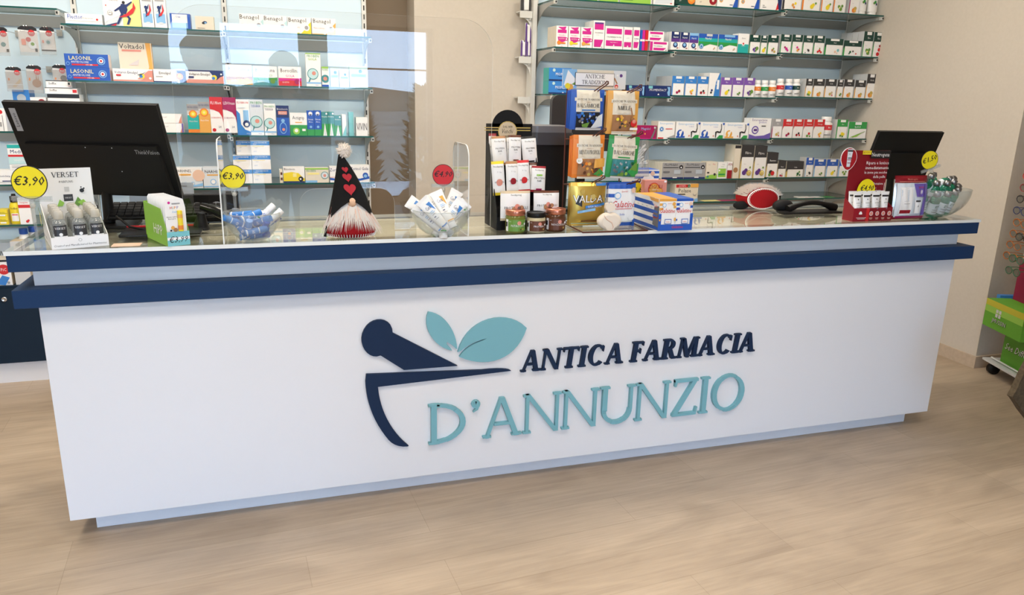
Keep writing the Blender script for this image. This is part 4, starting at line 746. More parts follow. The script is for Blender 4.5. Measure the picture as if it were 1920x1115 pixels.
carton('A3', 39, 62, 373, 'W', ['r:r:0,.62,1,.74', 't:r:Saugella:.5,.8,.06', 'c:r:.6,.1,.05', 'c:r:.7,.14,.04'], 'white box with red band beside the yellow bottle')
cz = .5345
def on_cab(name, u0, u1, v0, v1, k, spec, desc, d=.09, yf=1.735, **kw):
    q0 = at(u0, v1, 'y', yf); q1 = at(u1, v1, 'y', yf); h = at((u0+u1)/2, v0, 'y', yf).z-cz
    return carton_mesh(q1.x-q0.x, h, d, k, spec, **kw).build(name, loc=((q0.x+q1.x)/2, yf, cz+.0003), label=desc, category='box')
on_cab('medicine_box', -10, 24, 487, 533, 'W', ['r:K:0,.92,1,1', 'c:r:.62,.62,.20', 't:W:PiC:.62,.56,.12,.3', 'p:B:.1,.05;.5,.4;.9,.3;.6,0', 'c:g:.8,.1,.05'], 'white plaster box with round red seal standing on the navy cabinet', d=.12, side='c')
on_cab('medicine_box', 30, 60, 452, 531, 's', ['r:g:.1,.3,.9,.5'], 'pale tall box beside the plaster box on the navy cabinet', d=.14, side='C')
o = on_cab('medicine_box', -14, 24, 455, 480, 'z', ['r:W:0,.0,1,.35', 't:k:RONTI:.6,.50,.3,.8', 'r:k:.1,.3,.9,.33'], 'grey box with bold black print near the photo\'s left edge', d=.10, yf=1.86)
for i, (uc, v0) in enumerate(((43, 428), (60, 424))):
    q = at(uc, v0, 'y', 1.83+.06*i); t = empty('plastic_bottle', (q.x, q.y, cz+.0003), 'white bottle with blue cap, %s of two behind the counter end' % ('left', 'right')[i], 'bottle', 'blue capped bottles'); h = q.z-cz
    m = MB(); m.lathe([(.028, 0), (.03, .004), (.03, h-.06), (.016, h-.03)], 'W', 16); m.build('bottle_body', t); m = MB(); m.lathe([(.019, h-.0295), (.02, h-.027), (.02, h-.001), (.018, h)], 'b', 16); m.build('cap', t)
def blister(u0, u1, v0, v1, yf, spec, desc, hooklen=True, base='W'):
    q0 = at(u0, v0, 'y', yf); q1 = at(u1, v1, 'y', yf); w_ = q1.x-q0.x; h = q0.z-q1.z; xc = (q0.x+q1.x)/2
    t = empty('blister_pack', (xc, yf, q1.z), desc, 'pack', 'plaster packs hanging on hooks')
    m = MB(); m.prism([(-w_/2, .12*h), (w_/2, .12*h), (w_/2, h*.93), (w_*.3, h), (-w_*.3, h), (-w_/2, h*.93)], lambda a, b, d: (a, d, b), 0, .002, base)
    m.map = flat; m.pr(['p:k:0,.93;.2,1;.8,1;1,.93;1,.84;0,.88']+spec, w_, h); m.build('card', t)
    m = MB(); m.box((-w_/2, -.012, 0), (w_/2, -.002, h*.80), 'bag_clear'); m.build('clear_cover', t)
    hk = empty('display_hook', (xc, 2.086, q0.z-.012), 'chrome display hook carrying the %s' % desc.split(',')[0][:60], 'hook', 'chrome hooks on the far left wall')
    m = MB(); L_ = 2.086-yf+.03
    for s_ in (-1, 1): m.tube([(s_*.006, 0, 0), (s_*.006, -L_*.9, 0), (s_*.006, -L_, .012)], .0014, 'chrome', 6)
    m.build('prong', hk); m = MB(); m.box((-.014, 0, -.016), (.014, .006, .016), 'metal_gray'); m.build('hook_plate', hk)
PIC = lambda a: ['c:r:%g,.77,.11' % a, 't:W:PiC:%g,.735,.07,.3' % a]
blister(-14, 20, 50, 105, 1.80, PIC(.7)+['c:o:.3,.6,.05', 'c:T:.6,.4,.08', 'r:k:.78,.14,.95,.24'], 'white plaster pack cut by the photo edge, top row')
blister(32, 75, 48, 105, 1.80, PIC(.70)+['t:K:Aquabloc:.3,.80,.05,.4', 'c:r:.5,.55,.08', 'r:j:.12,.36,.35,.56', 'c:i:.68,.36,.13', 'c:u:.7,.4,.06', 'r:k:.8,.14,.93,.25'], 'white plaster pack with black header, middle of the top row')
blister(73, 107, 50, 103, 1.84, PIC(.62)+['c:i:.5,.45,.10', 'c:T:.5,.45,.06', 'r:j:.1,.42,.22,.52', 'r:k:0,.13,1,.18'], 'white plaster pack with green drop, right of the top row')
blister(9, 45, 125, 172, 1.80, PIC(.72)+['p:C:.3,.2;.9,.55;.9,.4;.5,.16', 'r:o:.1,.45,.2,.55', 'r:i:0,.28,1,.3'], 'white pack picturing an elbow, left of the lower row', base='s')
blister(48, 83, 122, 175, 1.80, PIC(.72)+['c:q:.6,.36,.15', 'p:q:.45,.3;.8,.3;.75,.65;.68,.45;.6,.7;.55,.45', 'r:o:.1,.45,.2,.55'], 'white pack picturing a hand, middle of the lower row', base='s')
blister(97, 131, 121, 170, 1.80, PIC(.65)+['c:h:.65,.38,.15', 'c:k:.7,.48,.12', 'p:h:.5,.2;.9,.2;.7,.4', 'r:o:.1,.42,.2,.5'], 'white pack picturing a head, right of the lower row', base='s')
zA1 = BAYS['A1'][0][2]
for i, (u0, u1, v0, v1, k_, sp, ds) in enumerate(((88, 148, 176, 0, 'W', ['r:k:0,.9,1,1', 't:k:Soffix Med:.34,.52,.12,.5', 'c:r:.82,.50,.2', 't:W:PiC:.82,.45,.12,.2'], 'white gauze box with red seal just above the monitor'), (22, 54, 168, 0, 'B', ['c:z:.5,.8,.10', 'r:T:0,0,1,.1'], 'teal blue box below the hanging packs'), (56, 86, 182, 0, 'W', ['c:R:.7,.85,.10', 'r:g:.1,.7,.5,.75'], 'white box with dark red seal left of the gauze box'))):
    yf = YI+(0, .05, .03)[i]; q0 = at(u0, v0, 'y', yf); q1 = at(u1, v0, 'y', yf)
    carton_mesh(q1.x-q0.x, q0.z-zA1-.0003, .09, k_, sp).build('gauze_box', loc=((q0.x+q1.x)/2, yf, zA1+.0003), label=ds, category='box')
q0 = at(86, 158, 'y', 1.80); q1 = at(146, 158, 'y', 1.80); zt = at(115, 176, 'y', YI).z
for i, (yv, dx, hh) in enumerate(((YI+.004, 0, .030), (YI+.01, -.008, .034))):
    carton_mesh(.145-.03*i, hh, .085, 'W', ['t:k:Soffix:.25,.4,.35,.3', 'r:k:0,.9,1,1', 'r:r:.85,.2,.98,.7'], 's').build('gauze_box', loc=((q0.x+q1.x)/2+dx+.0, yv, zt+.0008+(.0305 if i else 0)), label='flat white gauze box, %s above the large gauze box' % ('lower one' if i == 0 else 'topmost one'), category='box', group='stacked gauze boxes')
# purple snack packets on the end brackets
for i, (vv, u0, u1, v0, k_) in enumerate(((27, 975, 995, -8, 'K'), (112, 976, 986, 75, 'P'), (112, 987, 997, 74, 'P'), (112, 984, 996, 42, 'P'))):
    zb = EB[(27, 112, 187).index(vv)]+.0183+(.079 if i == 3 else 0); q0 = at(u0, vv, 'y', 2.055); q1 = at(u1, vv, 'y', 2.055); ht = at(u0, v0, 'y', 2.055).z-zb
    x0 = max(q0.x, 2.27); x1 = min(max(q1.x, x0+.02), 2.343)
    m = MB(); n = 8
    vs = []
    for j in range(9):
        t = j/8; dd = .014*math.sin(PI*max(.06, min(.94, t)))
        for a in range(n): an = 2*PI*a/n; vs.append(((x1-x0)/2*math.cos(an), dd*math.sin(an), ht*t))
    m.add(vs, [(j*n+a, j*n+(a+1) % n, (j+1)*n+(a+1) % n, (j+1)*n+a) for j in range(8) for a in range(n)], 'silver_foil', True); m.add(vs[:n], [tuple(range(n-1, -1, -1))], k_); m.add(vs[-n:], [tuple(range(n))], k_)
    m.map = lambda a, b, l: (a, -.0155-l, b); m.pr(['r:%s:0,0.03,.3,.97' % k_, 'r:W:.35,.1,.8,.9', 'r:%s:.8,.03,1,.97' % k_], x1-x0, ht)
    m.build('snack_packet', loc=((x0+x1)/2, 2.07, zb), category='packet', group='packets on the end brackets', label=('dark silver packet on the top end bracket', 'purple and silver packet, lower left on the middle end bracket', 'purple and silver packet, lower right on the middle end bracket', 'purple and silver packet leaning on top of the middle pair')[i])
# ------------------------------------------------------------------ things on the counter
Z0 = ZT+.0004
def top(u, v): return at(u, v, 'z', ZT)
def ht(u, v, y): return at(u, v, 'y', y).z-ZT
# ---- clear screen
YPX = .125
px0, px1, pz0, pz1 = at(322, 150, 'y', YPX).x, at(921, 300, 'y', YPX).x, ZT+.004, at(700, 26, 'y', YPX).z
cx0, cx1 = at(562, 400, 'y', YPX).x, at(740, 400, 'y', YPX).x; czt = at(650, 353, 'y', YPX).z
def rrect(x0, x1, z0, z1, r, n=8, corners=(1, 1, 1, 1)):
    o = []
    for cx, cz, a0, f in ((x1-r, z0+r, -90, corners[0]), (x1-r, z1-r, 0, corners[1]), (x0+r, z1-r, 90, corners[2]), (x0+r, z0+r, 180, corners[3])):
        if f: o += [(cx+r*math.cos(math.radians(a0+90*i/n)), cz+r*math.sin(math.radians(a0+90*i/n))) for i in range(n+1)]
        else: o.append((x1 if a0 in (-90, 0) else x0, z0 if a0 in (-90, 180) else z1))
    return o
scr = empty('counter_screen', (.985, YPX, ZT), 'tall clear acrylic screen with rounded corners and a pass-through opening', 'screen')
ol = rrect(px0, px1, pz0, pz1, .115, corners=(0, 1, 1, 0)); cut = rrect(cx0, cx1, pz0, czt, .06, corners=(0, 1, 1, 0))
# outline with the opening as a notch from below
ol2 = [(px1, pz0)]+[p for p in ol if p[1] > pz0+.01]+[(px0, pz0), (cx0, pz0)]+[(a, b) for a, b in reversed([p for p in cut if p[1] > pz0+.01])]+[(cx1, pz0)]
bm = bmesh.new(); y0, y1 = -.002, .002
f0 = [bm.verts.new((a-.985, y0, b-ZT)) for a, b in ol2]; fa = bm.faces.new(f0)
ex = bmesh.ops.extrude_face_region(bm, geom=[fa]); vv = [g for g in ex['geom'] if isinstance(g, bmesh.types.BMVert)]; bmesh.ops.translate(bm, verts=vv, vec=(0, .004, 0))
bm.normal_update(); bmesh.ops.recalc_face_normals(bm, faces=bm.faces); me = bpy.data.meshes.new('sheet')
me.materials.append(MATS['plexiglass']); me.materials.append(MATS['plexi_edge'])
for f in bm.faces: f.material_index = 0 if abs(f.normal.y) > .9 else 1
bmesh.ops.triangulate(bm, faces=[f for f in bm.faces if len(f.verts) > 4])
bm.to_mesh(me); bm.free(); so = bpy.data.objects.new('sheet', me); C.objects.link(so); so.parent = scr
for uu, tp, yy0, yy1 in ((414, 262, -.075, -.0225), (878, 272, -.075, -.0225)):
    q = top(uu+8 if uu < 500 else uu+13, 452); xc = q.x; zt = at(uu, tp, 'y', -.04).z-ZT
    for nm, ya, yb in (('front_foot', -.045-YPX, -.003), ('rear_foot', .003, .075)):
        dd = yb-ya; r = min(dd*.9, .05); pl = [(ya, .0006), (yb, .0006), (yb, zt)] if nm == 'front_foot' else [(yb, .0006), (ya, .0006), (ya, zt)]
        sgn = -1 if nm == 'front_foot' else 1; ex_ = (ya if nm == 'front_foot' else yb)
        for i in range(7):
            a = PI/2*i/6; pl.append((ex_-sgn*r+sgn*r*math.sin(a), zt-r+r*math.cos(a)))
        m = MB(); m.prism(pl, lambda a, b, d: (xc-.985+d, a, b), -.002, .002, 'plexiglass', side='plexi_edge'); m.build(nm, scr)
# ---- price signs
def price_sign(x, y, zc, r, txt, col, zfoot, label, tilt=0, clip=True):
    t = empty('price_sign', (x, y, zfoot), label, 'price sign', rotz=math.radians(-8)); h = zc-zfoot
    R_ = Matrix.Rotation(tilt, 4, 'Y')
    m = MB(); m.X = Matrix.Translation((0, 0, h)) @ R_ @ Matrix.Rotation(PI/2, 4, 'X'); m.lathe([(r, -.0006), (r, .0006)], 'ink', 36, sm=False); m.lathe([(r*.95, .0007), (r*.95, .0011)], col, 36, sm=False)
    m.X = Matrix.Translation((0, 0, h)) @ R_; m.map = lambda a, b, l: (a, -.0012-l, b-r)
    m.pr(['t:ink:%s:.5,.42,.26,.84,.25' % txt, ], r*2, r*2)
    # a second pass makes the pen stroke heavier
    m.map = lambda a, b, l: (a+r*.02, -.0012-l, b-r+r*.015); m.pr(['t:ink:%s:.5,.42,.26,.84,.25' % txt], r*2, r*2)
    m.build('price_disc', t)
    m = MB(); m.X = Matrix.Translation((0, 0, h)) @ R_
    if clip:
        m.box((-r*1.1, -.006, -r*1.05), (r*1.1, -.0015, -r*.82), 'clear_plastic'); m.box((-r*1.1, .0015, -r*1.15), (r*1.1, .006, -r*.82), 'clear_plastic')
        m.build('clip', t); m = MB(); m.X = Matrix.Translation((0, 0, h)) @ R_
    m.ell((0, 0, -r*1.4), (.008, .008, .008), 'cap_clear'); m.box((-.007, -.005, -r*1.35), (.007, .005, -r*1.05), 'clear_plastic')
    m.X = Matrix.Identity(4)
    p = Vector((math.sin(tilt)*-r*1.4, 0, h-math.cos(tilt)*r*1.4)); m.tube([p, (0, .0, max(.004, h*.2)), (0, 0, 0)], [.006, .0045, .006], 'clear_plastic', 8); m.box((-.010, -.006, 0), (.010, .006, .022), 'clear_plastic')
    m.build('stem', t); return t
# ---- perspex bowls
def bowl(c, R, H, label, sx=1):
    m = MB(); pr = []
    for i in range(13):
        a = math.radians(20+70*i/12); pr.append((R*math.sin(a), H*(1-math.cos(a))/(1-0)+.0))
    z0 = pr[0][1]; pr = [(r, z-z0) for r, z in pr]; k = H/pr[-1][1]; pr = [(r, z*k) for r, z in pr]
    m.lathe([(0, .003)]+[(pr[0][0]*.98, .003)]+[(r-.003, z+.002) for r, z in pr[1:]], 'clear_plastic', 40, cap=False)
    m.lathe([(0, 0)]+pr, 'clear_plastic', 40, cap=False); m.lathe([(pr[-1][0]-.0035, H), (pr[-1][0]+.001, H-.001), (pr[-1][0]+.001, H+.002), (pr[-1][0]-.0035, H+.002), (pr[-1][0]-.0035, H)], 'clear_plastic', 40, cap=False)
    return m.build('clear_bowl', loc=(c[0], c[1], Z0), label=label, category='bowl')
def orient(loc, d, roll=0):
    z = Vector(d).normalized(); y = Vector((0, 1, 0)); y = (y-z*y.dot(z)).normalized(); x = y.cross(z)
    R_ = Matrix((x, y, z)).transposed().to_4x4(); return Matrix.Translation(loc) @ R_ @ Matrix.Rotation(roll, 4, 'Z')
def inside(i, n, R, H, rnd, lay):
    """a pose inside a bowl"""
# bowl of blue and white lip sticks
b1 = top(471, 446); b1 = Vector((at(471, 420, 'y', .02).x+.006, .012, 0)); R1 = .094; H1 = ht(471, 398, b1.y)
bowl(b1, R1, H1, 'round clear bowl holding blue and white stick tubes')
rr = random.Random(5)
def stick(loc, d, body, cap, label, r=.0115, Ln=.075):
    t = empty('balm_stick', loc, label, 'balm stick', 'balm sticks in the left bowl'); t.matrix_world = orient(loc, d)
    m = MB(); m.lathe([(r*.95, -Ln/2), (r, -Ln/2+.002), (r, Ln*.10)], body, 14); m.lathe([(r*.9, Ln*.10), (r*.9, Ln*.15)], 'W', 14); m.map = lambda a, b, l: (math.sin(a/r)*(r+l), -math.cos(a/r)*(r+l), b-Ln/2)
    m.pr(['t:%s:AB:.5,.3,.12,.5' % ('W' if body != 'W' else 'b'), 'r:%s:-.3,.05,1.3,.12' % ('W' if body != 'W' else 'e')], r*2, Ln, 5)
    m.build('tube_body', t); c = MB(); c.lathe([(r, Ln*.151), (r, Ln/2-.002), (r*.93, Ln/2)], cap, 14); c.build('cap', t)
SP = []
stk = [  # dx, dy, z, direction, colour
 (-.010,-.012,.016,(1,.3,.05),0),(.022,.010,.016,(1,-.6,.1),1),(-.022,.020,.018,(.5,1,.1),0),(-.048,-.015,.040,(-.6,.3,.9),0),(.012,-.040,.036,(.9,.2,.15),0),(.045,-.010,.038,(.3,-.6,.8),1),
 (-.020,-.040,.042,(.2,-.5,.9),0),(.020,.040,.040,(-1,.1,.2),0),(-.050,.030,.055,(-.8,.3,.5),0),(.058,.020,.056,(.9,.1,.5),1),(-.015,.005,.058,(1,.1,.05),0),(.030,-.014,.064,(.8,-.5,.35),0),
 (-.062,-.022,.066,(-.9,-.3,.5),0),(.070,-.014,.074,(.8,.2,.7),2),(.000,.036,.074,(.9,.3,.2),2),(-.036,.006,.084,(.9,-.3,.1),0),(.045,.030,.086,(.7,.3,.6),2),(-.005,-.030,.084,(.9,.45,.3),0)]
nb = [0, 0, 0]
for dx, dy, z, d, c in stk:
    nb[c] += 1; stick((b1.x+dx*(.80 if z < .05 else .98), b1.y+dy*.86, Z0+z*1.05), d, ('B', 'B', 'W')[c], ('B', 'b', 'W')[c], '%s balm stick in the left bowl, %s counting up from its bottom' % (('bright blue', 'blue with darker cap', 'white')[c], ORD[nb[c]-1]))
q = at(437, 332, 'y', b1.y-.0); price_sign(at(437, 332, 'y', b1.y+.05).x, b1.y+.05, at(437, 332, 'y', b1.y+.05).z, .0415, '€3,90', 'disc_yellow', Z0+H1-.015, 'round yellow price disc above the bowl of blue sticks')
# ---- bowl of cream tubes
b2 = top(826, 448); b2 = Vector((at(826, 420, 'y', .0).x, -.002, 0)); H2 = ht(826, 392, b2.y)
bowl(b2, .108, H2, 'round clear bowl crammed with white cream tubes')
def cream(loc, d, roll, label, Ln=.115, wd=.040, stripe='B', group='cream tubes in the middle bowl', capk='W', name='cream_tube', txt='Cera', s=1, band=False):
    """cap at -z, flat crimp at +z"""
    t = empty(name, loc, label, 'tube', group); t.matrix_world = orient(loc, d, roll) @ Matrix.Scale(s, 4)
    m = MB(); n = 14; vs = []; r = wd*.42
    fw = lambda z: wd*.40+(wd*.62-wd*.40)*z/Ln; fd = lambda z: r*(1-(z/Ln)**1.5)+.0012
    for j in range(8):
        z = Ln*j/7; vs += [(fw(z)*math.cos(2*PI*i/n), fd(z)*math.sin(2*PI*i/n), z-Ln*.4) for i in range(n)]
    m.add(vs, [(j*n+i, j*n+(i+1) % n, (j+1)*n+(i+1) % n, (j+1)*n+i) for j in range(7) for i in range(n)], 'W', True); m.add(vs[:n], [tuple(range(n-1, -1, -1))], 'W')
    m.box((-fw(Ln), -.0012, Ln*.6), (fw(Ln), .0012, Ln*.6+.010), 'W')
    def mp(a, b, l):
        z = min(b, Ln); q_ = max(0, 1-(a/fw(z))**2); return (a, -fd(z)*math.sqrt(q_)-l*2-.0010, b-Ln*.4)
    m.map = mp
    m.pr(['p:%s:.5,.88;.9,.88;.9,.55' % stripe, 't:n:%s:.42,.70,.11,.5' % txt, 'r:l:.25,.60,.6,.62', 'r:l:.25,.55,.7,.57', 'r:g:.25,.49,.55,.51', 'r:n:.25,.40,.45,.43', 'r:g:.25,.33,.6,.35', 'r:%s:.2,.02,.8,.06' % stripe] if not band else ['r:k:.0,.86,1,.94', 'r:k:.44,.72,.56,.77', 't:k:crema:.5,.55,.07,.6', 't:g:mani:.5,.45,.05,.4', 'r:g:.2,.35,.8,.365', 'r:l:.25,.28,.75,.295'], wd, Ln, 6)
    m.build('tube_body', t); c = MB(); c.lathe([(wd*.36, -Ln*.4-.022), (wd*.39, -Ln*.4-.020), (wd*.40, -Ln*.4-.0008)], capk, 18); c.lathe([(wd*.15, -Ln*.4-.0225), (wd*.34, -Ln*.4-.0221)], 's', 14); c.build('cap', t)
    return t
ct = [(-.012,-.004,.046,(-.8,.2,.75),.3,'e'),(.022,-.006,.046,(.75,.2,.75),-.3,'e'),(.000,.030,.05,(.2,.5,.8),.2,'B'),(.004,-.022,.056,(.05,.35,.9),0,'e'),(-.045,-.020,.055,(-.75,.1,.75),.3,'B'),
      (.050,.010,.062,(.8,.1,.75),-.25,'e'),(-.006,.010,.078,(-.25,.5,.9),.1,'B'),(.030,-.030,.070,(.65,.0,.75),-.2,'B'),(-.030,-.042,.076,(-.62,.05,.72),.15,'B'),(.012,-.028,.092,(-.35,.35,.80),.1,'O'),(-.055,.02,.080,(-.8,.2,.55),.2,'B'),(.04,.035,.09,(.5,.3,.8),-.1,'B')]
DS = ['lowest left with green base', 'lowest right with green base', 'at the back of the bottom', 'cap toward the viewer at the bottom', 'left side under the top one', 'right side with green stripe', 'upright in the middle', 'right front leaning right', 'left front leaning left with full label', 'topmost with orange print', 'far left with its crimp over the rim', 'rear right pointing up']
for (dx, dy, z, d, ro, st), ds in zip(ct, DS): cream((b2.x+dx*.9, b2.y+dy*.9, Z0+z), d, ro, 'white cream tube in the middle bowl, '+ds, stripe=st)
price_sign(at(831, 328, 'y', b2.y+.06).x, b2.y+.06, at(831, 328, 'y', b2.y+.06).z, .0395, '€4,90', 'disc_red', Z0+H2-.01, 'round red price disc above the bowl of cream tubes')
# ---- bowl of green bottles
b3 = top(1762, 408); b3 = Vector((b3.x+.01, b3.y+.06, 0)); H3 = ht(1780, 352, b3.y)
bowl(b3, .150, H3, 'large clear bowl full of small green gel bottles')
def gel(loc, d, label, group='green gel bottles in the right bowl'):
    t = empty('gel_bottle', loc, label, 'bottle', group); t.matrix_world = orient(loc, d, 0) @ Matrix.Scale(1.38, 4)
    m = MB(); m.lathe([(.015, -.045), (.017, -.042), (.017, .012), (.013, .022), (.009, .026)], 'bottle_green', 18); m.lathe([(.0173, -.034), (.0173, .004)], 'i', 18, cap=False); m.map = lambda a, b, l: (math.sin(a/.0175)*(.0175+l), -math.cos(a/.0175)*(.0175+l), b-.045)
    m.pr(['r:g:.1,.2,.9,.24', 'r:g:.1,.3,.7,.33', 't:E:gel:.5,.42,.12,.6'], .034, .09, 4); m.build('bottle_body', t)
    c = MB(); c.lathe([(.0105, .0265), (.012, .027), (.012, .034), (.010, .042), (.006, .043)], mk('cap_metal', (.25, .25, .26), .3, .9), 16); c.lathe([(.0001, .0432), (.005, .0432)], 'slot_black', 10, cap=False); c.build('cap', t)
gb = [(0,0,.028,(.1,-.8,.5)),(-.045,-.01,.030,(-.4,-.8,.6)),(.045,-.005,.030,(.3,-.8,.6)),(0,.05,.03,(.1,.5,.5)),(-.085,-.02,.062,(-.3,-.7,.8)),(-.045,-.055,.055,(-.1,-.7,.7)),(.005,-.06,.055,(.1,-.7,.8)),(.055,-.045,.060,(.2,-.7,.8)),(.095,-.01,.072,(.5,-.6,.8)),
      (-.07,.03,.085,(-.4,-.6,.8)),(-.028,-.02,.100,(.0,-.6,.9)),(.030,-.02,.100,(.1,-.65,.9)),(.080,.005,.105,(.35,-.6,.8)),(-.09,.01,.118,(-.9,-.2,.5)),(-.01,.03,.128,(-.2,-.4,.8)),(.02,.05,.130,(.1,.3,1)),(.085,.03,.130,(.9,-.1,.45)),(.110,.02,.092,(.8,-.4,.5)),(-.055,-.005,.130,(-.7,-.4,.4)),(.042,.012,.138,(1,-.1,.3))]
for i, (dx, dy, z, d) in enumerate(gb): gel((b3.x+dx*1.0, b3.y+dy*.85, Z0+.012+z*.98), (d[0]*.9, d[1]*.42, d[2]+.15), 'green gel bottle with silver cap in the right bowl, %s from the bottom up' % ORD[i])
q = at(1743, 300, 'y', b3.y+.05); price_sign(q.x, q.y, q.z, .044, '€1,50', 'disc_yellow', Z0+H3-.03, 'round yellow price disc leaning over the bowl of green bottles', tilt=-.35)
# ---- gnomes
def heart(cx, cz, s): return [(cx+s*.0625*16*math.sin(t)**3, cz+s*.0625*(13*math.cos(t)-5*math.cos(2*t)-2*math.cos(3*t)-math.cos(4*t))) for t in [2*PI*i/24 for i in range(24)]]
def fur(m, k, base, n, ln, rnd, droop=.6):
    """tapering locks; base(i) -> (point, direction)"""
    for i in range(n):
        p, d = base(rnd); d = Vector(d).normalized(); p = Vector(p); l = ln*(.7+.6*rnd.random()); sd = d.cross(Vector((0, 1, .2))).normalized()*.0016
        a = p+d*l*.5+Vector((rnd.uniform(-1, 1)*.004, -.004, 0)); b = p+d*l+Vector((rnd.uniform(-1, 1)*.008, -.001, -droop*.01))
        m.add([p-sd, p+sd, a+sd*.8, a-sd*.8, b], [(0, 1, 2, 3), (3, 2, 4)], k, True)
gp = top(660, 443); gx, gy = gp.x-.002, .040
gn = empty('gnome_doll', (gx, gy, Z0), 'felt gnome with tall black hat, three red hearts and white fur beard', 'doll')
m = MB(); m.lathe([(.060, 0), (.083, .006), (.088, .02), (.082, .05), (.070, .085), (.052, .115)], 'felt_red', 28, sy=.72)
for i in range(56):
    a = 2*PI*i/56; c_, s_ = math.cos(a), math.sin(a)
    m.tube([(.084*c_, .084*.72*s_, .003), (.0895*c_, .0895*.72*s_, .014)], .0012, 'W', 5)
m.build('body', gn)
m = MB(); Hh = ht(641, 289, gy); n = 22; vs = []; prof = []
for j in range(15):
    t = j/14; z = .085+(Hh-.085)*t; r = .078*(1-t)**.92+.006; prof.append((z, r)); vs += [(-.028*t*t+r*math.cos(2*PI*i/n), -.012*(1-t)+r*.75*math.sin(2*PI*i/n), z-.030*(1-t)**3*abs(math.cos(2*PI*i/n))+.050*(1-t)**2*max(0, -math.sin(2*PI*i/n))**2) for i in range(n)]
m.add(vs, [(j*n+i, j*n+(i+1) % n, (j+1)*n+(i+1) % n, (j+1)*n+i) for j in range(14) for i in range(n)], 'felt_black', True)
def hat(a, b, l):
    t = .5
    for _ in range(12): t = .5*t+.5*max(0, min(1, (b-.085-.050*(1-t)**2)/(Hh-.085)))
    r = .078*(1-t)**.92+.006; k_ = -.012*(1-t)
    return (-.028*t*t+a, -.012*(1-t)-.75*r*math.sqrt(max(.02, 1-(a/r)**2))-l-.0015, b)
for (uz, s_) in ((319, .0150), (333, .0220), (354, .0290)):
    zc = ht(650, uz, gy-.05); pts = heart(0, 0, s_*.72)
    m.add([hat(a, zc+b, .002) for a, b in pts], [tuple(range(23, -1, -1))], mk('heart_red', (.40, .012, .025), .8)); m.add([hat(a, zc+b, .0) for a, b in pts], [tuple(range(24))], 'heart_red')
m.build('hat', gn)
m = MB(); zc = ht(650, 282, gy); rnd = random.Random(2); m.ell((-.014, -.002, zc), (.021, .021, .021), 'fur_white', 14, 10, .1)
for i in range(260):
    d = Vector((rnd.gauss(0, 1), rnd.gauss(0, 1), rnd.gauss(0, 1))).normalized(); c_ = Vector((-.014, -.002, zc)); l = .028*(.8+.3*rnd.random()); m.tube([c_+d*.004, c_+d*l*.7, c_+d*l], [.002, .0018, .001], 'fur_white', 4)
m.build('pompom', gn)
m = MB(); rnd = random.Random(4)
def bb(r_):
    a = r_.uniform(-1.35, 1.35); return ((.058*math.sin(a), -.050*math.cos(a)-.004-.004*r_.random(), .138-.026*abs(a)+.008*r_.random()), (math.sin(a)*.60, -.24*math.cos(a)-.03, -1))
fur(m, 'fur_white', bb, 420, .052, rnd); fur(m, 'fur_white', bb, 330, .088, rnd); fur(m, 'h', bb, 90, .080, rnd); m.build('beard', gn)
m = MB(); m.ell((.002, -.062, ht(653, 380, gy-.07)), (.0155, .0155, .0165), 'wood_nose'); m.build('nose', gn)
m = MB(); m.tube([(-.066, -.03, .11), (-.078, -.04, .07), (-.086, -.045, .045)], .0012, 'wire_brown', 6); m.tube([(-.086, -.045, .045), (-.094, -.048, .008)], [.003, .005], 'felt_black', 8); m.build('braid_cord', gn)
# lying gnome at the right
g2 = top(1432, 397); g2y = g2.y+.05
q = at(1431, 371, 'y', g2y); cx, cz = q.x, q.z-ZT
lg = empty('gnome_doll', (cx, g2y, Z0), 'felt gnome lying on its side with its stitched red base facing the room', 'doll')
rx = (at(1462, 371, 'y', g2y).x-at(1400, 371, 'y', g2y).x)/2*.93; rz = .048
m = MB(); m.X = Matrix.Translation((0, 0, rz+.006)) @ Matrix.Rotation(PI/2, 4, 'X'); m.lathe([(1.0, -.10), (1.04, -.03), (1.0, 0)], 'felt_red', 32, sx=rx, sy=rz, cap=False); m.lathe([(0, .012), (.5, .010), (.85, .004), (1.0, 0)], 'felt_red', 32, sx=rx, sy=rz, cap=False)
for i in range(46):
    a = 2*PI*i/46; c_, s_ = math.cos(a), math.sin(a); m.tube([(rx*.90*c_, rz*.90*s_, .0065), (rx*1.0*c_, rz*1.0*s_, .0030)], .0013, 'W', 5)
m.tube([(rx*math.cos(2*PI*i/40), rz*math.sin(2*PI*i/40), .002) for i in range(41)], .0022, 'W', 5); m.build('body', lg)
m = MB(); rnd = random.Random(6)
def bb2(r_):
    a = r_.uniform(.25, PI-.3)
    return ((rx*1.0*math.cos(a), .01+.09*r_.random(), rz+.006+rz*.96*math.sin(a)), (math.cos(a)*.6-.3, -.25, .55*math.sin(a)-.1))
fur(m, 'fur_white', bb2, 1000, .028, rnd, 0); m.build('beard', lg)
m = MB(); m.ell((-rx*1.15, .03, .021), (.042, .022, .020), 'felt_black'); m.build('foot', lg); m = MB(); m.X = Matrix.Rotation(.25, 4, 'Y'); m.ell((rx*1.02-.01, .02, .070), (.013, .02, .036), 'felt_black'); m.build('foot', lg)
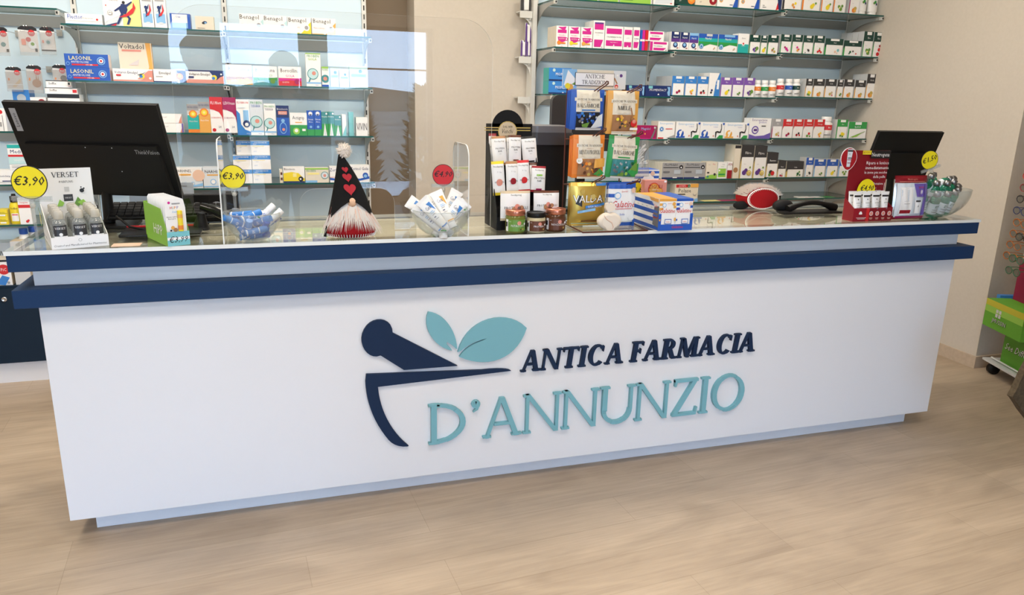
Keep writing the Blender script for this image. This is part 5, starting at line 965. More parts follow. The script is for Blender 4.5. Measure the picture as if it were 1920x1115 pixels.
# ---- hand cleanser display
def frame(o, xa): # local frame with origin o and x toward xa, on the counter
    ex = Vector((xa.x-o.x, xa.y-o.y, 0)); w_ = ex.length; return math.atan2(ex.y, ex.x), w_
O = top(98, 469); A = top(205, 460); B = top(61, 443); ang, wv = frame(O, A); dv = .115
def tray(name, O, ang, w_, d, hf, hb, k, label, cat='display box', inner=None):
    t = empty(name, (O.x, O.y, Z0), label, cat, rotz=ang); m = MB(); th = .0015
    m.box((0, 0, 0), (w_, th, hf), k); m.box((0, th, 0), (w_, d, th), inner or k); m.box((0, d-th, th), (w_, d, hb), k)
    for x in (0, w_-th):
        m.prism([(th, th), (d-th, th), (d-th, hb*.93 if hb < .12 else .115), (th, hf)], lambda a, b, dd: (x+dd, a, b), 0, th, k)
    return t, m
hbv = ht(120, 317, O.y+.22)
t, m = tray('display_box', O, ang, wv, .24, .038, hbv, 'W', 'white cardboard display of hand cleanser bottles at the left end of the counter')
m.map = lambda a, b, l: (a+wv/2, -l, b)
m.pr(['t:k:Created and Manufactured for Pharmacies:.5,.22,.16,.92,.25', 'c:g:.5,.68,.13', 'c:W:.5,.68,.10'], wv, .038)
m.map = lambda a, b, l: (a+wv/2, .2385-l, b)
m.pr(['S:k:VERSET:.52,.87,.075,.62', 'S:k:PARFUMS:.52,.79,.03,.35', 'r:W:.45,.45,.60,.66', 'r:K:.44,.52,.61,.62', 'S:W:VERSET:.525,.56,.02,.13', 'r:s:.47,.66,.56,.73', 'p:u:.6,.45;.7,.58;.78,.5;.7,.44', 'p:L:.68,.5;.8,.54;.86,.48;.76,.45', 'p:L:.30,.45;.36,.55;.44,.5;.40,.45', 'c:W:.80,.68,.04', 'c:k:.79,.67,.03', 'c:k:.83,.70,.012', 'c:k:.78,.72,.01'], wv, hbv)
m.map = lambda a, b, l: (-l, .12-a, b)
m.pr(['t:k:HAND CLEANSER:.60,.22,.08,.7', 't:k:IDROALCOLIC GEL:.62,.10,.06,.7', 'c:L:.16,.62,.22', 'c:Y:.16,.62,.18', 'c:L:.16,.62,.04', 'p:u:.0,.85;.06,.95;.12,.85;.06,.78'], .24, .115)
m.build('tray', t)
def hand_gel(x, y, lab):
    b = empty('hand_gel_bottle', (0, 0, 0), lab, 'bottle', 'hand cleanser bottles in the white display')
    b.location = Vector((O.x, O.y, Z0+.002))+Matrix.Rotation(ang, 3, 'Z') @ Vector((x, y, 0)); b.rotation_euler[2] = ang
    m = MB(); m.lathe([(.9, 0), (1, .004), (1, .070), (.85, .082), (.42, .087), (.42, .090)], 'bottle_clear', 20, sx=.0225, sy=.016)
    m.map = lambda a, c, l: (a, -.0165*math.sqrt(max(.05, 1-(a/.0235)**2))-l-.0008, c)
    m.pr(['r:W:.10,.08,.90,.80', 'r:K:.10,.42,.90,.80', 'S:W:VERSET:.5,.66,.075,.66', 'c:s:.5,.48,.06', 'c:W:.5,.48,.05', 'r:s:.38,.32,.62,.36', 't:k:HAND:.5,.20,.055,.5', 't:k:CLEANSER:.5,.11,.055,.6'], .045, .09, 5)
    m.build('bottle_body', b); c = MB(); c.lathe([(.013, .0905), (.014, .092), (.0135, .113), (.010, .116)], 'cap_clear', 16); c.build('cap', b)
for r_ in range(5):
    for c_ in range(3):
        hand_gel(.030+c_*.047+(.008 if c_ else 0), .024+r_*.043, 'clear hand cleanser bottle, %s row, %s column of the display' % (('front', 'second', 'third', 'fourth', 'back')[r_], ('left', 'middle', 'right')[c_]))
yv = O.y+.07; q = at(55, 342, 'y', O.y+.05); price_sign(q.x, q.y, q.z, .052, '€3,90', 'disc_yellow', Z0, 'largest yellow price disc beside the white cleanser display')
# ---- baby lip balm display (green)
O = top(315.5, 462.5); A = top(359, 459); ang, wv = frame(O, A); dh = .215; ang = math.radians(25)
t = empty('display_box', (O.x, O.y, Z0), 'lime green cardboard display holding a row of carded baby balms', 'display box', rotz=ang)
m = MB(); th = .0015; HB = .125; HF = .046
m.box((0, 0, 0), (wv, th, HF), 'a'); m.box((0, th, 0), (wv, dh, th), 'L')
sidep = [(th, th), (dh-th, th), (dh-th, HB), (.045, .118), (th, HF)]
for x in (0, wv-th): m.prism(sidep, lambda a, b, dd: (x+dd, a, b), 0, th, mk('hipp_green', (.23, .48, .05), .5))
m.box((th, dh-th, th), (wv-th, dh, HB), 'hipp_green')
m.map = lambda a, b, l: (a+wv/2, -l, b); m.pr(['r:W:0,.42,1,.62', 't:k:€3,99:.5,.25,.42,.85,.25'], wv, HF)
m.map = lambda a, b, l: (-l, dh/2-a, b); m.pr(['t:W:HiPP:.62,.24,.26,.42'], dh, HB); m.build('tray', t)
for i in range(11):
    c = empty('carded_balm', Vector((O.x, O.y, Z0+.002))+Matrix.Rotation(ang, 3, 'Z') @ Vector((wv/2, .010+i*.0165, 0)), 'white carded baby balm, %s from the front of the green display' % ORD[i], 'card', 'carded balms in the green display', rotz=ang)
    m = MB(); hw = wv/2-.003; HC = .150+.0*i
    m.prism([(-hw, 0), (hw, 0), (hw, HC*.8), (hw*.85, HC-.004), (hw*.7, HC), (-hw*.85, HC), (-hw, HC-.008)], lambda a, b, d: (a, d, b), 0, .0015, 'W')
    if i == 0:
        m.map = flat; m.pr(['c:m:.22,.92,.028', 'r:g:.35,.88,.75,.91', 't:r:H:.30,.78,.06,.1', 't:e:i:.40,.78,.06,.1', 't:o:P:.50,.78,.06,.1', 't:v:P:.62,.78,.06,.1', 't:l:baby:.5,.70,.05,.5,.3', 't:k:Balsamo Labbra:.30,.60,.03,.5', 't:k:Biologico:.30,.56,.03,.4', 'c:O:.3,.38,.04', 'c:k:.2,.32,.02', 'c:q:.42,.33,.045'], wv-.006, HC)
    m.build('card', c)
    if i == 0:
        m = MB(); m.tube([(.011, -.007, .045), (.011, -.007, .112)], .0078, 'y', 12); m.tube([(.011, -.007, .050), (.011, -.007, .064)], .0082, 'o', 12); m.tube([(.011, -.007, .088), (.011, -.007, .100)], .0081, 'O', 12); m.build('balm_tube', c)
# ---- chocolate stand with protein bars
O = top(951, 437); Bk = top(902, 428)
vx0 = at(903, 300, 'y', .10).x
st = empty('bar_display', (1.642, .165, Z0), 'black stepped cardboard display with arched gold seal header', 'display box')
vL = at(921, 300, 'y', YPX).x+.006-1.642; vR = at(996, 300, 'y', .225).x-1.642
m = MB(); bkz = ht(950, 232, .22)
m.box((vL, .06, 0), (vR, .063, bkz), 'black_matte')
ac = ht(950, 206, .22)
m.prism([(-.0+.064*math.cos(PI*i/14)-.003, bkz-.012+(ac-bkz+.012)*math.sin(PI*i/14)) for i in range(15)], lambda a, b, d: (a, .06+d, b), 0, .003, 'black_matte')
m.map = lambda a, b, l: (a-.003, .0598-l, b)
m.pr(['r:x:0,.955,1,.965', 'r:x:0,.93,1,.94', 'c:x:.5,.925,.100', 'c:C:.5,.925,.092', 't:k:Venchi:.5,.905,.045,.24,.3', 't:k:DAL 1878:.5,.96,.02,.2', 't:k:MAESTRI:.5,.865,.02,.2'], vR-vL, bkz)
for x in (vL, vR-.003): m.prism([(-.11, 0), (.0595, 0), (.0595, bkz*.85), (.02, bkz*.8), (-.05, bkz*.45), (-.11, .06)], lambda a, b, d: (x+d, a, b), 0, .003, 'black_matte')
for y0_, y1_, h_ in ((.02, .0595, .155), (-.05, .0195, .075), (-.11, -.0505, .012)): m.box((vL+.003, y0_, 0), (vR-.003, y1_, h_), 'black_matte')
m.box((vL+.003, -.1125, 0), (vR-.003, -.1105, .05), 'black_matte')
m.build('stand', st)
def bar(u0, u1, v0, v1, y, kt, spec, label, name='protein_bar', bag=False, lean=.05, yaw=0, grp='protein bars on the black display', cat='bar', kb='W', bulge=None, kend=None, prong=0, roll=0):
    q0 = at(u0, v1, 'y', y); q1 = at(u1, v1, 'y', y); w_ = q1.x-q0.x; h = at((u0+u1)/2, v0, 'y', y).z-q0.z; bz = (q0.z+q1.z)/2
    bz = max(bz, Z0); m = MB(); bu = bulge or min(w_*.22, .022); N, K_ = 10, 12
    def sf(a, b): # half thickness
        s_ = max(-1, min(1, 2*a/w_)); t_ = max(0, min(1, b/h)); e_ = .001
        return e_+bu*(max(0, 1-s_**4))**.8*(max(0, math.sin(PI*min(1, max(0, (t_-.03)/.94))))**.45)*(1+.10*math.sin(9*t_+3*s_)+.07*math.sin(17*s_+5*t_))
    for sg in (-1, 1):
        vs = [((i/N-.5)*w_, sg*sf((i/N-.5)*w_, j/K_*h), j/K_*h) for j in range(K_+1) for i in range(N+1)]
        fs = [(j*(N+1)+i, j*(N+1)+i+1, (j+1)*(N+1)+i+1, (j+1)*(N+1)+i) for j in range(K_) for i in range(N)]
        if sg > 0: fs = [f[::-1] for f in fs]
        ed = [f for k_, f in enumerate(fs) if k_//N in (0, K_-1)]; md = [f for k_, f in enumerate(fs) if k_//N not in (0, K_-1)]
        m.add(vs, md, kb, True); m.add(vs, ed, kt, True)
    m.map = lambda a, b, l: (a, -sf(a, b)-l*1.6-.0012, b)
    m.pr(spec, w_, h, 10)
    o = m.build(name, loc=((q0.x+q1.x)/2, y, bz), label=label, category=cat, group=grp)
    o.rotation_euler = (-lean, roll, yaw); return o
PB = lambda cc, fruit=None: ['t:k:foodspring:.5,.80,.055,.75', 't:k:PROTEIN:.5,.55,.055,.75', 't:k:BAR:.5,.46,.055,.4', 't:g:extra:.5,.38,.03,.5', 'r:%s:.3,.10,.72,.15' % cc] if not fruit else ['t:k:foodspring:.5,.82,.05,.75', 't:k:PROTEIN:.5,.36,.05,.8', 'c:%s:.5,.38,.10' % fruit, 'c:%s:.42,.34,.06' % fruit, 't:g:7:.4,.66,.04', 't:g:12g:.6,.66,.04']
y1 = .165
bar(917, 931, 250, 310, y1+.03, 'R', PB('R'), 'white protein bar with dark red end, hindmost at the left of the top row', lean=.1)
bar(924, 951, 255, 310, y1, 'q', PB('j'), 'white protein bar with brown end, left in the top row', lean=.1, roll=-.06)
bar(950, 962, 258, 310, y1+.03, 'W', PB('k'), 'white protein bar half hidden, in the middle of the top row', lean=.1)
bar(954, 977, 253, 307, y1, 'Q', PB('Q'), 'white protein bar with dark brown end, middle of the top row', lean=.1)
bar(981, 1008, 255, 309, y1, 'k', PB('k'), 'white protein bar with black end, right in the top row', lean=.1, roll=-.08)
y2 = .105
bar(925, 948, 302, 366, y2, 'y', PB('', 'j'), 'white protein bar with yellow end and peanut picture', lean=.1, roll=-.06)
bar(950, 973, 302, 362, y2, 'q', PB('', 'R'), 'white protein bar with brown end and muffin picture', lean=.1, roll=-.03)
bar(971, 994, 300, 360, y2, 'r', PB('', 'r'), 'white protein bar with red end and strawberry picture', lean=.1, roll=-.05)
bar(993, 1006, 305, 360, y2+.03, 'Q', PB('k'), 'white protein bar with nuts, half hidden in the second row', lean=.1)
bar(995, 1021, 311, 360, y2, 'R', ['t:k:foodspring:.5,.82,.055,.75', 'r:L:.3,.62,.7,.68', 't:k:PROTEIN:.5,.50,.07,.75', 't:k:BAR:.5,.40,.07,.4', 'r:M:.3,.08,.7,.14'], 'white vegan protein bar with dark red end and lime print', lean=.1, roll=.05)
y3 = .03
BG = lambda c_: ['t:k:foodspring:.5,.84,.06,.45', 't:k:PROTEIN BALLS:.5,.40,.085,.85', 'c:q:.45,.38,.11', 'c:Q:.6,.40,.10', 'c:j:.52,.48,.09', 'c:q:.66,.44,.08']
bar(938, 993, 357, 413, y3, 'C', BG(0), 'white pouch of snack balls with gold edge in the bottom row', name='snack_pouch', cat='pouch', bulge=.016, grp='snack pouches on the black display')
bar(1000, 1047, 357, 405, y3+.01, 'Q', BG(0), 'white pouch of snack balls with dark brown edge in the bottom row', name='snack_pouch', cat='pouch', bulge=.014, grp='snack pouches on the black display')
# ---- jars
def jar(u0, u1, v0, vb, lidk, bodyk, labk, txt, label):
    q0 = top(u0, vb); q1 = top(u1, vb); w_ = q1.x-q0.x; yc = q0.y+w_/2-.002; h = ht((u0+u1)/2, v0, yc); r = w_/2
    t = empty('spread_jar', ((q0.x+q1.x)/2, yc, Z0), label, 'jar', 'spread jars in front of the black display')
    m = MB(); m.lathe([(r*.86, 0), (r*.97, .004), (r, .012), (r, h*.70), (r*.93, h*.745), (r*.90, h*.76)], bodyk, 28)
    m.map = lambda a, b, l: (math.sin(a/r)*(r+l+.0004), -math.cos(a/r)*(r+l+.0004), b)
    m.pr(['r:%s:-.18,.10,1.18,.60' % labk, 'r:W:-.18,.10,-.02,.60', 'c:%s:.55,.46,.09' % ('c' if labk == 'L' else 'j'), 't:W:%s:.5,.30,.09,.72' % txt, 't:W:BIO:.1,.5,.04', 'c:x:.75,.20,.04', 'c:Q:.62,.18,.035', 'c:W:.85,.42,.05', 'r:k:-.16,.3,-.05,.5'], w_, h, 10)
    m.build('glass_body', t); m = MB(); m.lathe([(r*.96, h*.761), (r*1.0, h*.78), (r*1.0, h*.97), (r*.95, h), (r*.75, h), (r*.73, h-.0015), (0, h-.0015)], lidk, 28, cap=False); m.build('lid', t)
mk('honey_green', (.16, .17, .03), .12); mk('choco_dark', (.09, .035, .015), .12); mk('cream_fill', (.55, .48, .30), .12)
jar(953, 991, 392, 439, 'copper', 'honey_green', 'u', 'PISTACCHIO', 'jar with copper lid and green label, left of three')
jar(993, 1029, 397, 438, 'black_plastic', 'cream_fill', 'Q', 'PROTEIN', 'jar with black lid and brown label, middle of three')
jar(1029, 1067, 390, 436, 'copper', 'choco_dark', 'Q', 'NOCCIOLA', 'jar with copper lid and dark brown label, right of three')
# ---- black bin and terminal behind
q = at(998, 400, 'y', .42); q1 = at(1068, 400, 'y', .30); bw = .20
bt = ht(1028, 236, .33); bx = at(1028, 300, 'y', .33).x+.005
t = empty('waste_bin', (bx, .40, Z0), 'black plastic bin with grey rimmed lid standing behind the candy rack', 'bin')
m = MB(); m.prism(rrect(-.085, .085, -.085, .085, .03, 5), lambda a, b, d: (a*(1+d*.25), b*(1+d*.25), d), 0, bt*.80, 'black_matte'); m.build('bin_body', t, bevel=.003)
m = MB(); m.prism(rrect(-.100, .100, -.100, .100, .035, 5), lambda a, b, d: (a, b, d), bt*.80+.0004, bt*.93, 'dark_gray_plastic'); m.prism(rrect(-.096, .096, -.096, .096, .033, 5), lambda a, b, d: (a, b, d), bt*.93+.0002, bt, 'G'); m.build('lid', t, bevel=.006)
q = at(1046, 178, 'y', .49); tz = q.z-ZT; tx = at(1033, 220, 'y', .49).x
t = empty('pos_monitor', (tx+.15, .49, Z0), 'dark grey rear of a monitor with rounded corners behind the candy bags', 'monitor')
m = MB(); m.prism(rrect(-.15, .17, tz-.24, tz, .03, 5), lambda a, b, d: (a, d, b), -.012, .018, 'K'); m.build('screen_shell', t, bevel=.004)
m = MB(); m.box((-.02, -.01, .01), (.02, .010, tz-.2), 'black_plastic'); m.box((-.08, -.019, 0), (.08, .026, .010), 'black_plastic'); m.build('stand', t)
# ---- candy rack
ry = .075
t = empty('candy_rack', (1.99, ry, Z0), 'brown wire rack with printed header carrying hanging candy bags', 'rack')
def lx(u, v, y): q = at(u, v, 'y', y); return q.x-1.99, q.z-Z0
ya = .10
lxx = lx(1058, 300, ry+ya)[0]; rxx = lx(1163, 300, ry+ya)[0]; tpz = lx(1058, 168, ry+ya)[1]
m = MB(); wr = .0028
m.tube([(lxx, ya, .004), (lxx, ya, tpz+.02)], wr, 'wire_brown'); m.tube([(rxx, ya, .004), (rxx, ya, tpz+.02)], wr, 'wire_brown')
for z in (tpz, tpz*.64, tpz*.30): m.tube([(lxx, ya, z), (rxx, ya, z)], wr, 'wire_brown')
m.build('wire_frame', t)
m = MB(); fx0 = lx(1096, 438, 0)[0]; q0, q1 = top(1094, 438), top(1212, 433)
m.tube([(q0.x-1.99, q0.y-ry+.004, .0035), (q1.x-1.99, q0.y-ry+.004, .0035), (rxx+.05, ya, .0035), (lxx, ya, .0035), (lxx, ya-.05, .0035), (q0.x-1.99, q0.y-ry+.004, .0035)], .0032, 'wire_brown')
m.build('wire_base', t)
m = MB(); hx0, hz1 = lx(1056, 125, ry+ya-.01); hx1, hz0 = lx(1172, 170, ry+ya-.01); hw = hx1-hx0; hh = hz1-hz0-.012
m.X = Matrix.Translation(((hx0+hx1)/2, ya-.008, hz0+.004)); m.box((-hw/2, 0, 0), (hw/2, .003, hh), 'W'); m.map = flat
m.pr(['r:c:0,0,1,1', 'r:l:0,.0,.22,1', 'p:W:.02,.15;.08,.95;.2,.5;.18,.1', 'c:O:.12,.05,.18', 'c:y:.08,.12,.15', 'p:u:.14,.2;.24,.45;.28,.15', 'p:e:.2,.35;.28,.4;.26,.2', 'r:i:.80,0,1,1', 'c:P:.92,.74,.09', 'c:W:.86,.75,.05', 'c:r:.85,.15,.11', 'c:h:.85,.12,.07', 'p:q:.80,.6;.82,.62;.87,.3;.85,.3', 'r:k:.19,.16,.81,.84', 'r:W:.196,.18,.804,.82', 'S:k:ANTICHE:.5,.55,.21,.42', 'S:k:TRADIZIONI:.5,.24,.21,.56'], hw, hh)
m.build('header_card', t)
def hooks(uv0, uv1, yb):
    m = MB()
    (xa, za), (xb, zb_) = lx(*uv0, yb), lx(*uv1, yb-.075)
    for s_ in (0, .014): m.tube([(xa+s_, ya, za), (xa+s_, yb-.035-ry+.0, za), (xb+s_, yb-.115-ry, zb_+.006)], .0022, 'wire_brown', 6)
    m.tube([(xb, yb-.115-ry, zb_+.006), (xb+.003, yb-.120-ry, zb_+.014), (xb+.011, yb-.120-ry, zb_+.014), (xb+.014, yb-.115-ry, zb_+.006)], .0022, 'wire_brown', 6)
    m.build('hook', t)
yb = .125
for a, b in (((1100, 176), (1126, 160)), ((1160, 178), (1188, 166)), ((1098, 258), (1122, 246)), ((1160, 262), (1190, 252)), ((1098, 343), (1120, 334)), ((1160, 346), (1186, 340))): hooks(a, b, yb)
def candy(i, u0, u1, v0, v1, kt, spec, label, kb, back=0, y=.075, **kw):
    for j in range(back+1):
        bar(u0-3.2*j, u1-3.2*j, v0+1.2*j, v1-1.5*j, y+.022*j, kt, spec if j == 0 else spec[:3], label if j == 0 else '%s bag %s behind the front one, %s' % (label.split(' candy')[0], ('directly', 'two places')[j-1], label.split(', ')[-1]), name='candy_bag', cat='candy bag', grp='candy bags on the wire rack', kb=kb, bulge=kw.get('bulge', .013), lean=-.02, roll=kw.get('roll', 0)*(1-.4*j))
AT = lambda nm, cc, extra: ['p:c:.14,.45;.86,.45;.84,.99;.16,.99', 'r:c:.10,.72,.92,.80', 'S:k:ANTICHE TRADIZIONI:.5,.735,.045,.76', 't:q:CARAMELLE:.5,.68,.022,.4', 'S:k:%s:.5,.56,.095,.66' % nm, 'r:%s:.3,.48,.7,.51' % cc]+extra
def bits(ks, seed, y0=.12, y1=.42):
    r = random.Random(seed); o = []
    for i in range(26): o.append('c:%s:%.2f,%.2f,%.3f' % (ks[i % len(ks)], .16+.68*r.random(), y0+(y1-y0)*r.random(), .022+.02*r.random()))
    return o
candy(0, 1067, 1129, 168, 243, 'b', AT('BALSAMICHE', 'B', ['r:k:.15,.06,.85,.44']+bits('bBGbzb', 1)+['p:i:.55,.03;.9,.10;.88,.42;.75,.35', 'p:u:.28,.14;.5,.20;.45,.06;.3,.08', 'r:s:.12,.0,.88,.06']), 'blue candy bag with blue sweets, upper left on the rack', 'b', 2)
candy(1, 1135, 1193, 170, 251, 'O', AT('MIELE', 'c', ['r:q:.14,.06,.84,.44']+bits('OqQyKO', 2)+['c:r:.78,.26,.085', 'c:j:.78,.30,.05', 'p:q:.62,.62;.66,.62;.74,.40;.70,.38', 'r:W:.66,.1,.92,.16', 'r:c:.1,.0,.9,.07']), 'orange candy bag with honey pot, upper right on the rack', 'O', 1)
candy(2, 1071, 1129, 252, 333, 'o', AT('MENTA PROPOLI', 'c', ['r:q:.14,.06,.84,.44']+bits('oqQOqK', 3)+['c:W:.14,.42,.07', 't:e:BIO:.14,.40,.03,.2', 'p:O:.6,.24;.95,.28;.95,.48;.62,.46', 'p:e:.6,.1;.8,.24;.95,.12;.8,.05', 'p:u:.66,.08;.84,.12;.76,.22', 'c:x:.45,.1,.04', 'r:c:.1,0,.9,.05']), 'orange candy bag with honeycomb and mint, middle left on the rack', 'o', 2)
candy(3, 1133, 1190, 254, 333, 'e', AT('BALSAMICHE', 'e', ['r:T:.14,.06,.84,.44']+bits('GTgzGE', 4)+['p:e:.6,.18;.98,.4;1,.15;.8,.05', 'p:u:.66,.22;.9,.45;.94,.2', 'c:u:.45,.10,.05', 'c:L:.58,.12,.04', 'c:u:.36,.08,.04', 'r:s:.1,0,.9,.05']), 'green candy bag with grey sweets and mint, middle right on the rack', 'e', 0, roll=.06)
candy(4, 1066, 1131, 340, 422, 'gold_foil', ['r:B:.70,.92,1,.99', 'p:k:.12,.52;.30,.45;.3,.68;.2,.72', 't:k:VALDA:.48,.545,.175,.86', 't:W:VALDA:.47,.55,.165,.82', 'p:B:.40,.40;.95,.48;.95,.54;.40,.47', 't:W:GOLA FRESCA:.66,.435,.04,.4', 'p:l:.18,.30;.68,.36;.68,.42;.18,.36', 'r:Q:.3,.10,.8,.13', 'r:a:.04,.05,.96,.065', 'c:x:.6,.68,.06', 'c:x:.3,.8,.05'], 'gold foil candy bag with white lettering, lower left on the rack', 'gold_foil', 1, bulge=.017)
GAL = ['r:b:0,.85,1,1', 'r:W:0,.74,1,.85', 'r:b:0,.66,.4,.74', 'r:W:0,.56,1,.66', 'c:W:.6,.66,.14', 'r:b:0,.46,.2,.54', 'r:W:.12,.12,.9,.58', 't:r:Sperlari:.55,.78,.035,.4,.3', 'c:l:.3,.70,.08', 'c:W:.3,.70,.06', 't:r:Galatine:.52,.44,.15,.86,.35', 'r:r:.2,.40,.85,.412', 't:b:latte:.5,.26,.05,.3', 'c:W:.85,.2,.08', 'c:h:.88,.82,.06', 'r:b:0,0,.1,.3', 'r:b:.9,.0,1,.15']
candy(5, 1136, 1186, 340, 423, 'b', GAL, 'blue and white striped milk candy bag, lower right on the rack', 'W', 1)
# ---- ceramic scent diffuser
q = top(1145, 433); yc = q.y+.02
t = empty('ceramic_heart', (q.x, yc, Z0), 'cream ceramic heart with a leaf shaped stopper in front of the candy rack', 'ornament')
Hb = ht(1145, 397, yc); Ht = ht(1145, 380, yc)
bp = []
for i in range(40):
    a = 2*PI*i/40; x = .046*math.sin(a); z = .5*Hb+.5*Hb*math.cos(a)
    if math.cos(a) > .75: z -= .006*(math.cos(a)-.75)*4*math.exp(-(x/.01)**2)
    x *= 1+.10*math.sin(a)**2
    bp.append((x, z))
m = MB()
bps = [(x, max(z, 0)) for x, z in bp]
N_ = len(bps); vs = []
rings = ((-.016, .72), (-.014, .88), (-.008, .97), (0, 1), (.008, .97), (.014, .88), (.016, .72))
for d, s_ in rings: vs += [(x*s_, d, (z-Hb*.5)*s_+Hb*.5 if s_ < 1 and z > .004 else z) for x, z in bps]
m.add(vs, [(j*N_+i, j*N_+(i+1) % N_, (j+1)*N_+(i+1) % N_, (j+1)*N_+i) for j in range(6) for i in range(N_)], 'ceramic', True); m.add(vs[:N_], [tuple(range(N_-1, -1, -1))], 'ceramic'); m.add(vs[-N_:], [tuple(range(N_))], 'ceramic')
m.tube([(-.030, -.0165, Hb*.85), (-.018, -.0175, Hb*.62), (.004, -.0175, Hb*.45), (.012, -.0175, Hb*.2), (.008, -.0165, Hb*.08)], [.0008, .0014, .0016, .0014, .0008], 'h', 6)
m.build('heart_body', t)
m = MB(); m.prism([(0, Hb+.0005), (.012, Hb+.004), (.022, Hb+.014), (.018, Ht-.004), (.006, Ht), (0, Ht-.004), (-.006, Ht), (-.018, Ht-.002), (-.021, Hb+.014), (-.010, Hb+.003)], lambda a, b, d: (a, d, b), -.008, .008, 'ceramic'); m.build('stopper', t, bevel=.003)
# ---- milk candy cartons
O = top(1233, 433); A = top(1297, 431); Bc = top(1184, 415); w_ = A.x-O.x; dd = .22; Hc = ht(1265, 371, O.y)
ang = math.atan2(A.y-O.y, A.x-O.x)
t = empty('display_box', (O.x, O.y, Z0), 'blue and white striped counter tray packed with milk candy cartons', 'display box', rotz=ang)
m = MB(); th = .0012; hf = Hc*.42
m.box((0, 0, 0), (w_, th, hf*.45), 'b'); m.box((0, th, 0), (w_, dd, th), 'W'); m.box((0, dd-th, th), (w_, dd, Hc*.95), 'b')
for x0_, x1_ in ((0, .012), (w_-.012, w_)): m.box((x0_, 0, hf*.45), (x1_, th, Hc*.52), 'b')
for x in (0, w_-th):
    n = 8
    for i in range(n):
        z0_, z1_ = Hc*.95*i/n, Hc*.95*(i+1)/n; top_y = lambda z: 0 if z < Hc*.5 else (z-Hc*.5)/(Hc*.45)*.09
        m.prism([(th+top_y(z0_), z0_+th), (dd-th, z0_+th), (dd-th, z1_+th), (th+top_y(z1_), z1_+th)], lambda a, b, d: (x+d, a, b), 0, th, 'b' if i % 2 == 0 else 'W')
m.map = lambda a, b, l: (a+w_/2, -l, b); m.pr(['t:r:Galatine:.56,.07,.085,.4,.3'], w_, Hc)
m.map = lambda a, b, l: (-l, dd/2-a, b); m.pr(['p:G:.78,.15;1,.1;1,.75;.82,.7', 't:r:Galatine:.88,.36,.16,.22,.4'], dd, Hc)
m.build('tray', t)
GB = lambda c1: ['r:%s:0,.92,1,1' % c1, 'r:%s:0,.78,.22,.86' % c1, 'r:%s:0,.64,.22,.72' % c1, 'r:%s:.84,.7,1,.78' % c1, 'c:l:.28,.80,.07', 'c:W:.28,.80,.05', 't:r:Sperlari:.6,.84,.03,.4', 'c:%s:.85,.84,.06' % ('h' if c1 == 'b' else 'O'), 't:r:Galatine:.48,.56,.14,.9,.35', 'r:%s:.35,.20,.75,.36' % 'b', 'r:W:.38,.22,.72,.34', 't:r:latte:.55,.25,.05,.3', 'r:%s:0,.3,.08,.36' % c1, 'r:%s:.9,.3,1,.4' % c1]
for col in range(2):
    for r_ in range(5):
        wc = (w_-.004)/2-.0008; k_ = 'O' if col == 0 else 'b'
        mm = carton_mesh(wc, Hc-.004-.0012, .0395, 'W', GB(k_) if r_ == 0 else ['r:%s:0,.92,1,1' % k_], 'W', k_)
        if col == 0: mm.map = lambda a, b, l: (-wc/2-l, .02-a, b); mm.pr(['r:b:0,.55,1,.62', 'r:b:0,.42,1,.48', 'r:O:0,.9,1,1', 't:r:Gala:.5,.72,.10,.9', 't:k:latte:.5,.66,.04'], .0395, Hc-.006)
        o = mm.build('milk_candy_carton', label='white candy carton with %s top, %s from the front in the striped tray' % (('orange', 'blue')[col], ORD[r_]), category='box', group='milk candy cartons in the striped tray')
        o.location = Vector((O.x, O.y, Z0+.0015))+Matrix.Rotation(ang, 3, 'Z') @ Vector((.002+wc/2+col*(wc+.001), .003+r_*.0405, 0)); o.rotation_euler[2] = ang
# second candy tray and orange box behind
yb2 = .275
q0, q1 = at(1183, 400, 'y', yb2), at(1228, 400, 'y', yb2); zt = at(1205, 318, 'y', yb2).z-Z0
m = carton_mesh(q1.x-q0.x+.012, zt, .10, 'W', ['r:%s:0,%g,1,%g' % ('b', .92-.10*i, .97-.10*i) for i in range(5)]+['p:W:.05,.5;.5,.92;.8,.85;.9,.5', 't:r:Galatine:.45,.66,.12,.9,.35', 'c:h:.75,.92,.05', 'r:b:0,.02,1,.2', 'r:W:0,.24,1,.34'], 'W', 'b')
m.build('milk_candy_display', loc=((q0.x+q1.x)/2, yb2, Z0), label='blue and white striped candy display standing behind the candy rack', category='display box')
yz = .168
q0, q1 = at(1206, 400, 'y', yz), at(1247, 400, 'y', yz); zb2 = at(1226, 368, 'y', yz).z-Z0; zt = at(1226, 338, 'y', yz).z-Z0
m = carton_mesh(.095, zb2-.001, .09, 'W', ['r:b:.1,.6,.9,.8', 'r:b:0,.1,1,.3'], 'W', 'b'); m.build('milk_candy_display', loc=((q0.x+q1.x)/2+.010, yz+.003, Z0), label='white and blue candy carton under the orange sweets box', category='display box')
ORG = ['r:j:0,0,1,1', 'c:r:.42,.45,.40', 'c:o:.42,.45,.36', 'c:O:.42,.45,.31', 'c:o:.68,.30,.24', 'c:O:.68,.30,.18', 't:R:ZIGULI:.48,.50,.22,.62', 't:W:ARANCIA:.48,.38,.07,.5', 'r:W:.86,.86,.96,.98']
m = carton_mesh(q1.x-q0.x, zt-zb2, .03, 'o', ORG, 'j'); m.build('orange_sweets_box', loc=((q0.x+q1.x)/2, yz+.004, Z0+zb2), label='orange sweets box with orange slices on top of the striped cartons', category='box')
q = at(1191, 357, 'y', .255); t = empty('price_sign', (q.x, .255, Z0), 'small yellow price disc partly hidden by the striped candy bag', 'price sign')
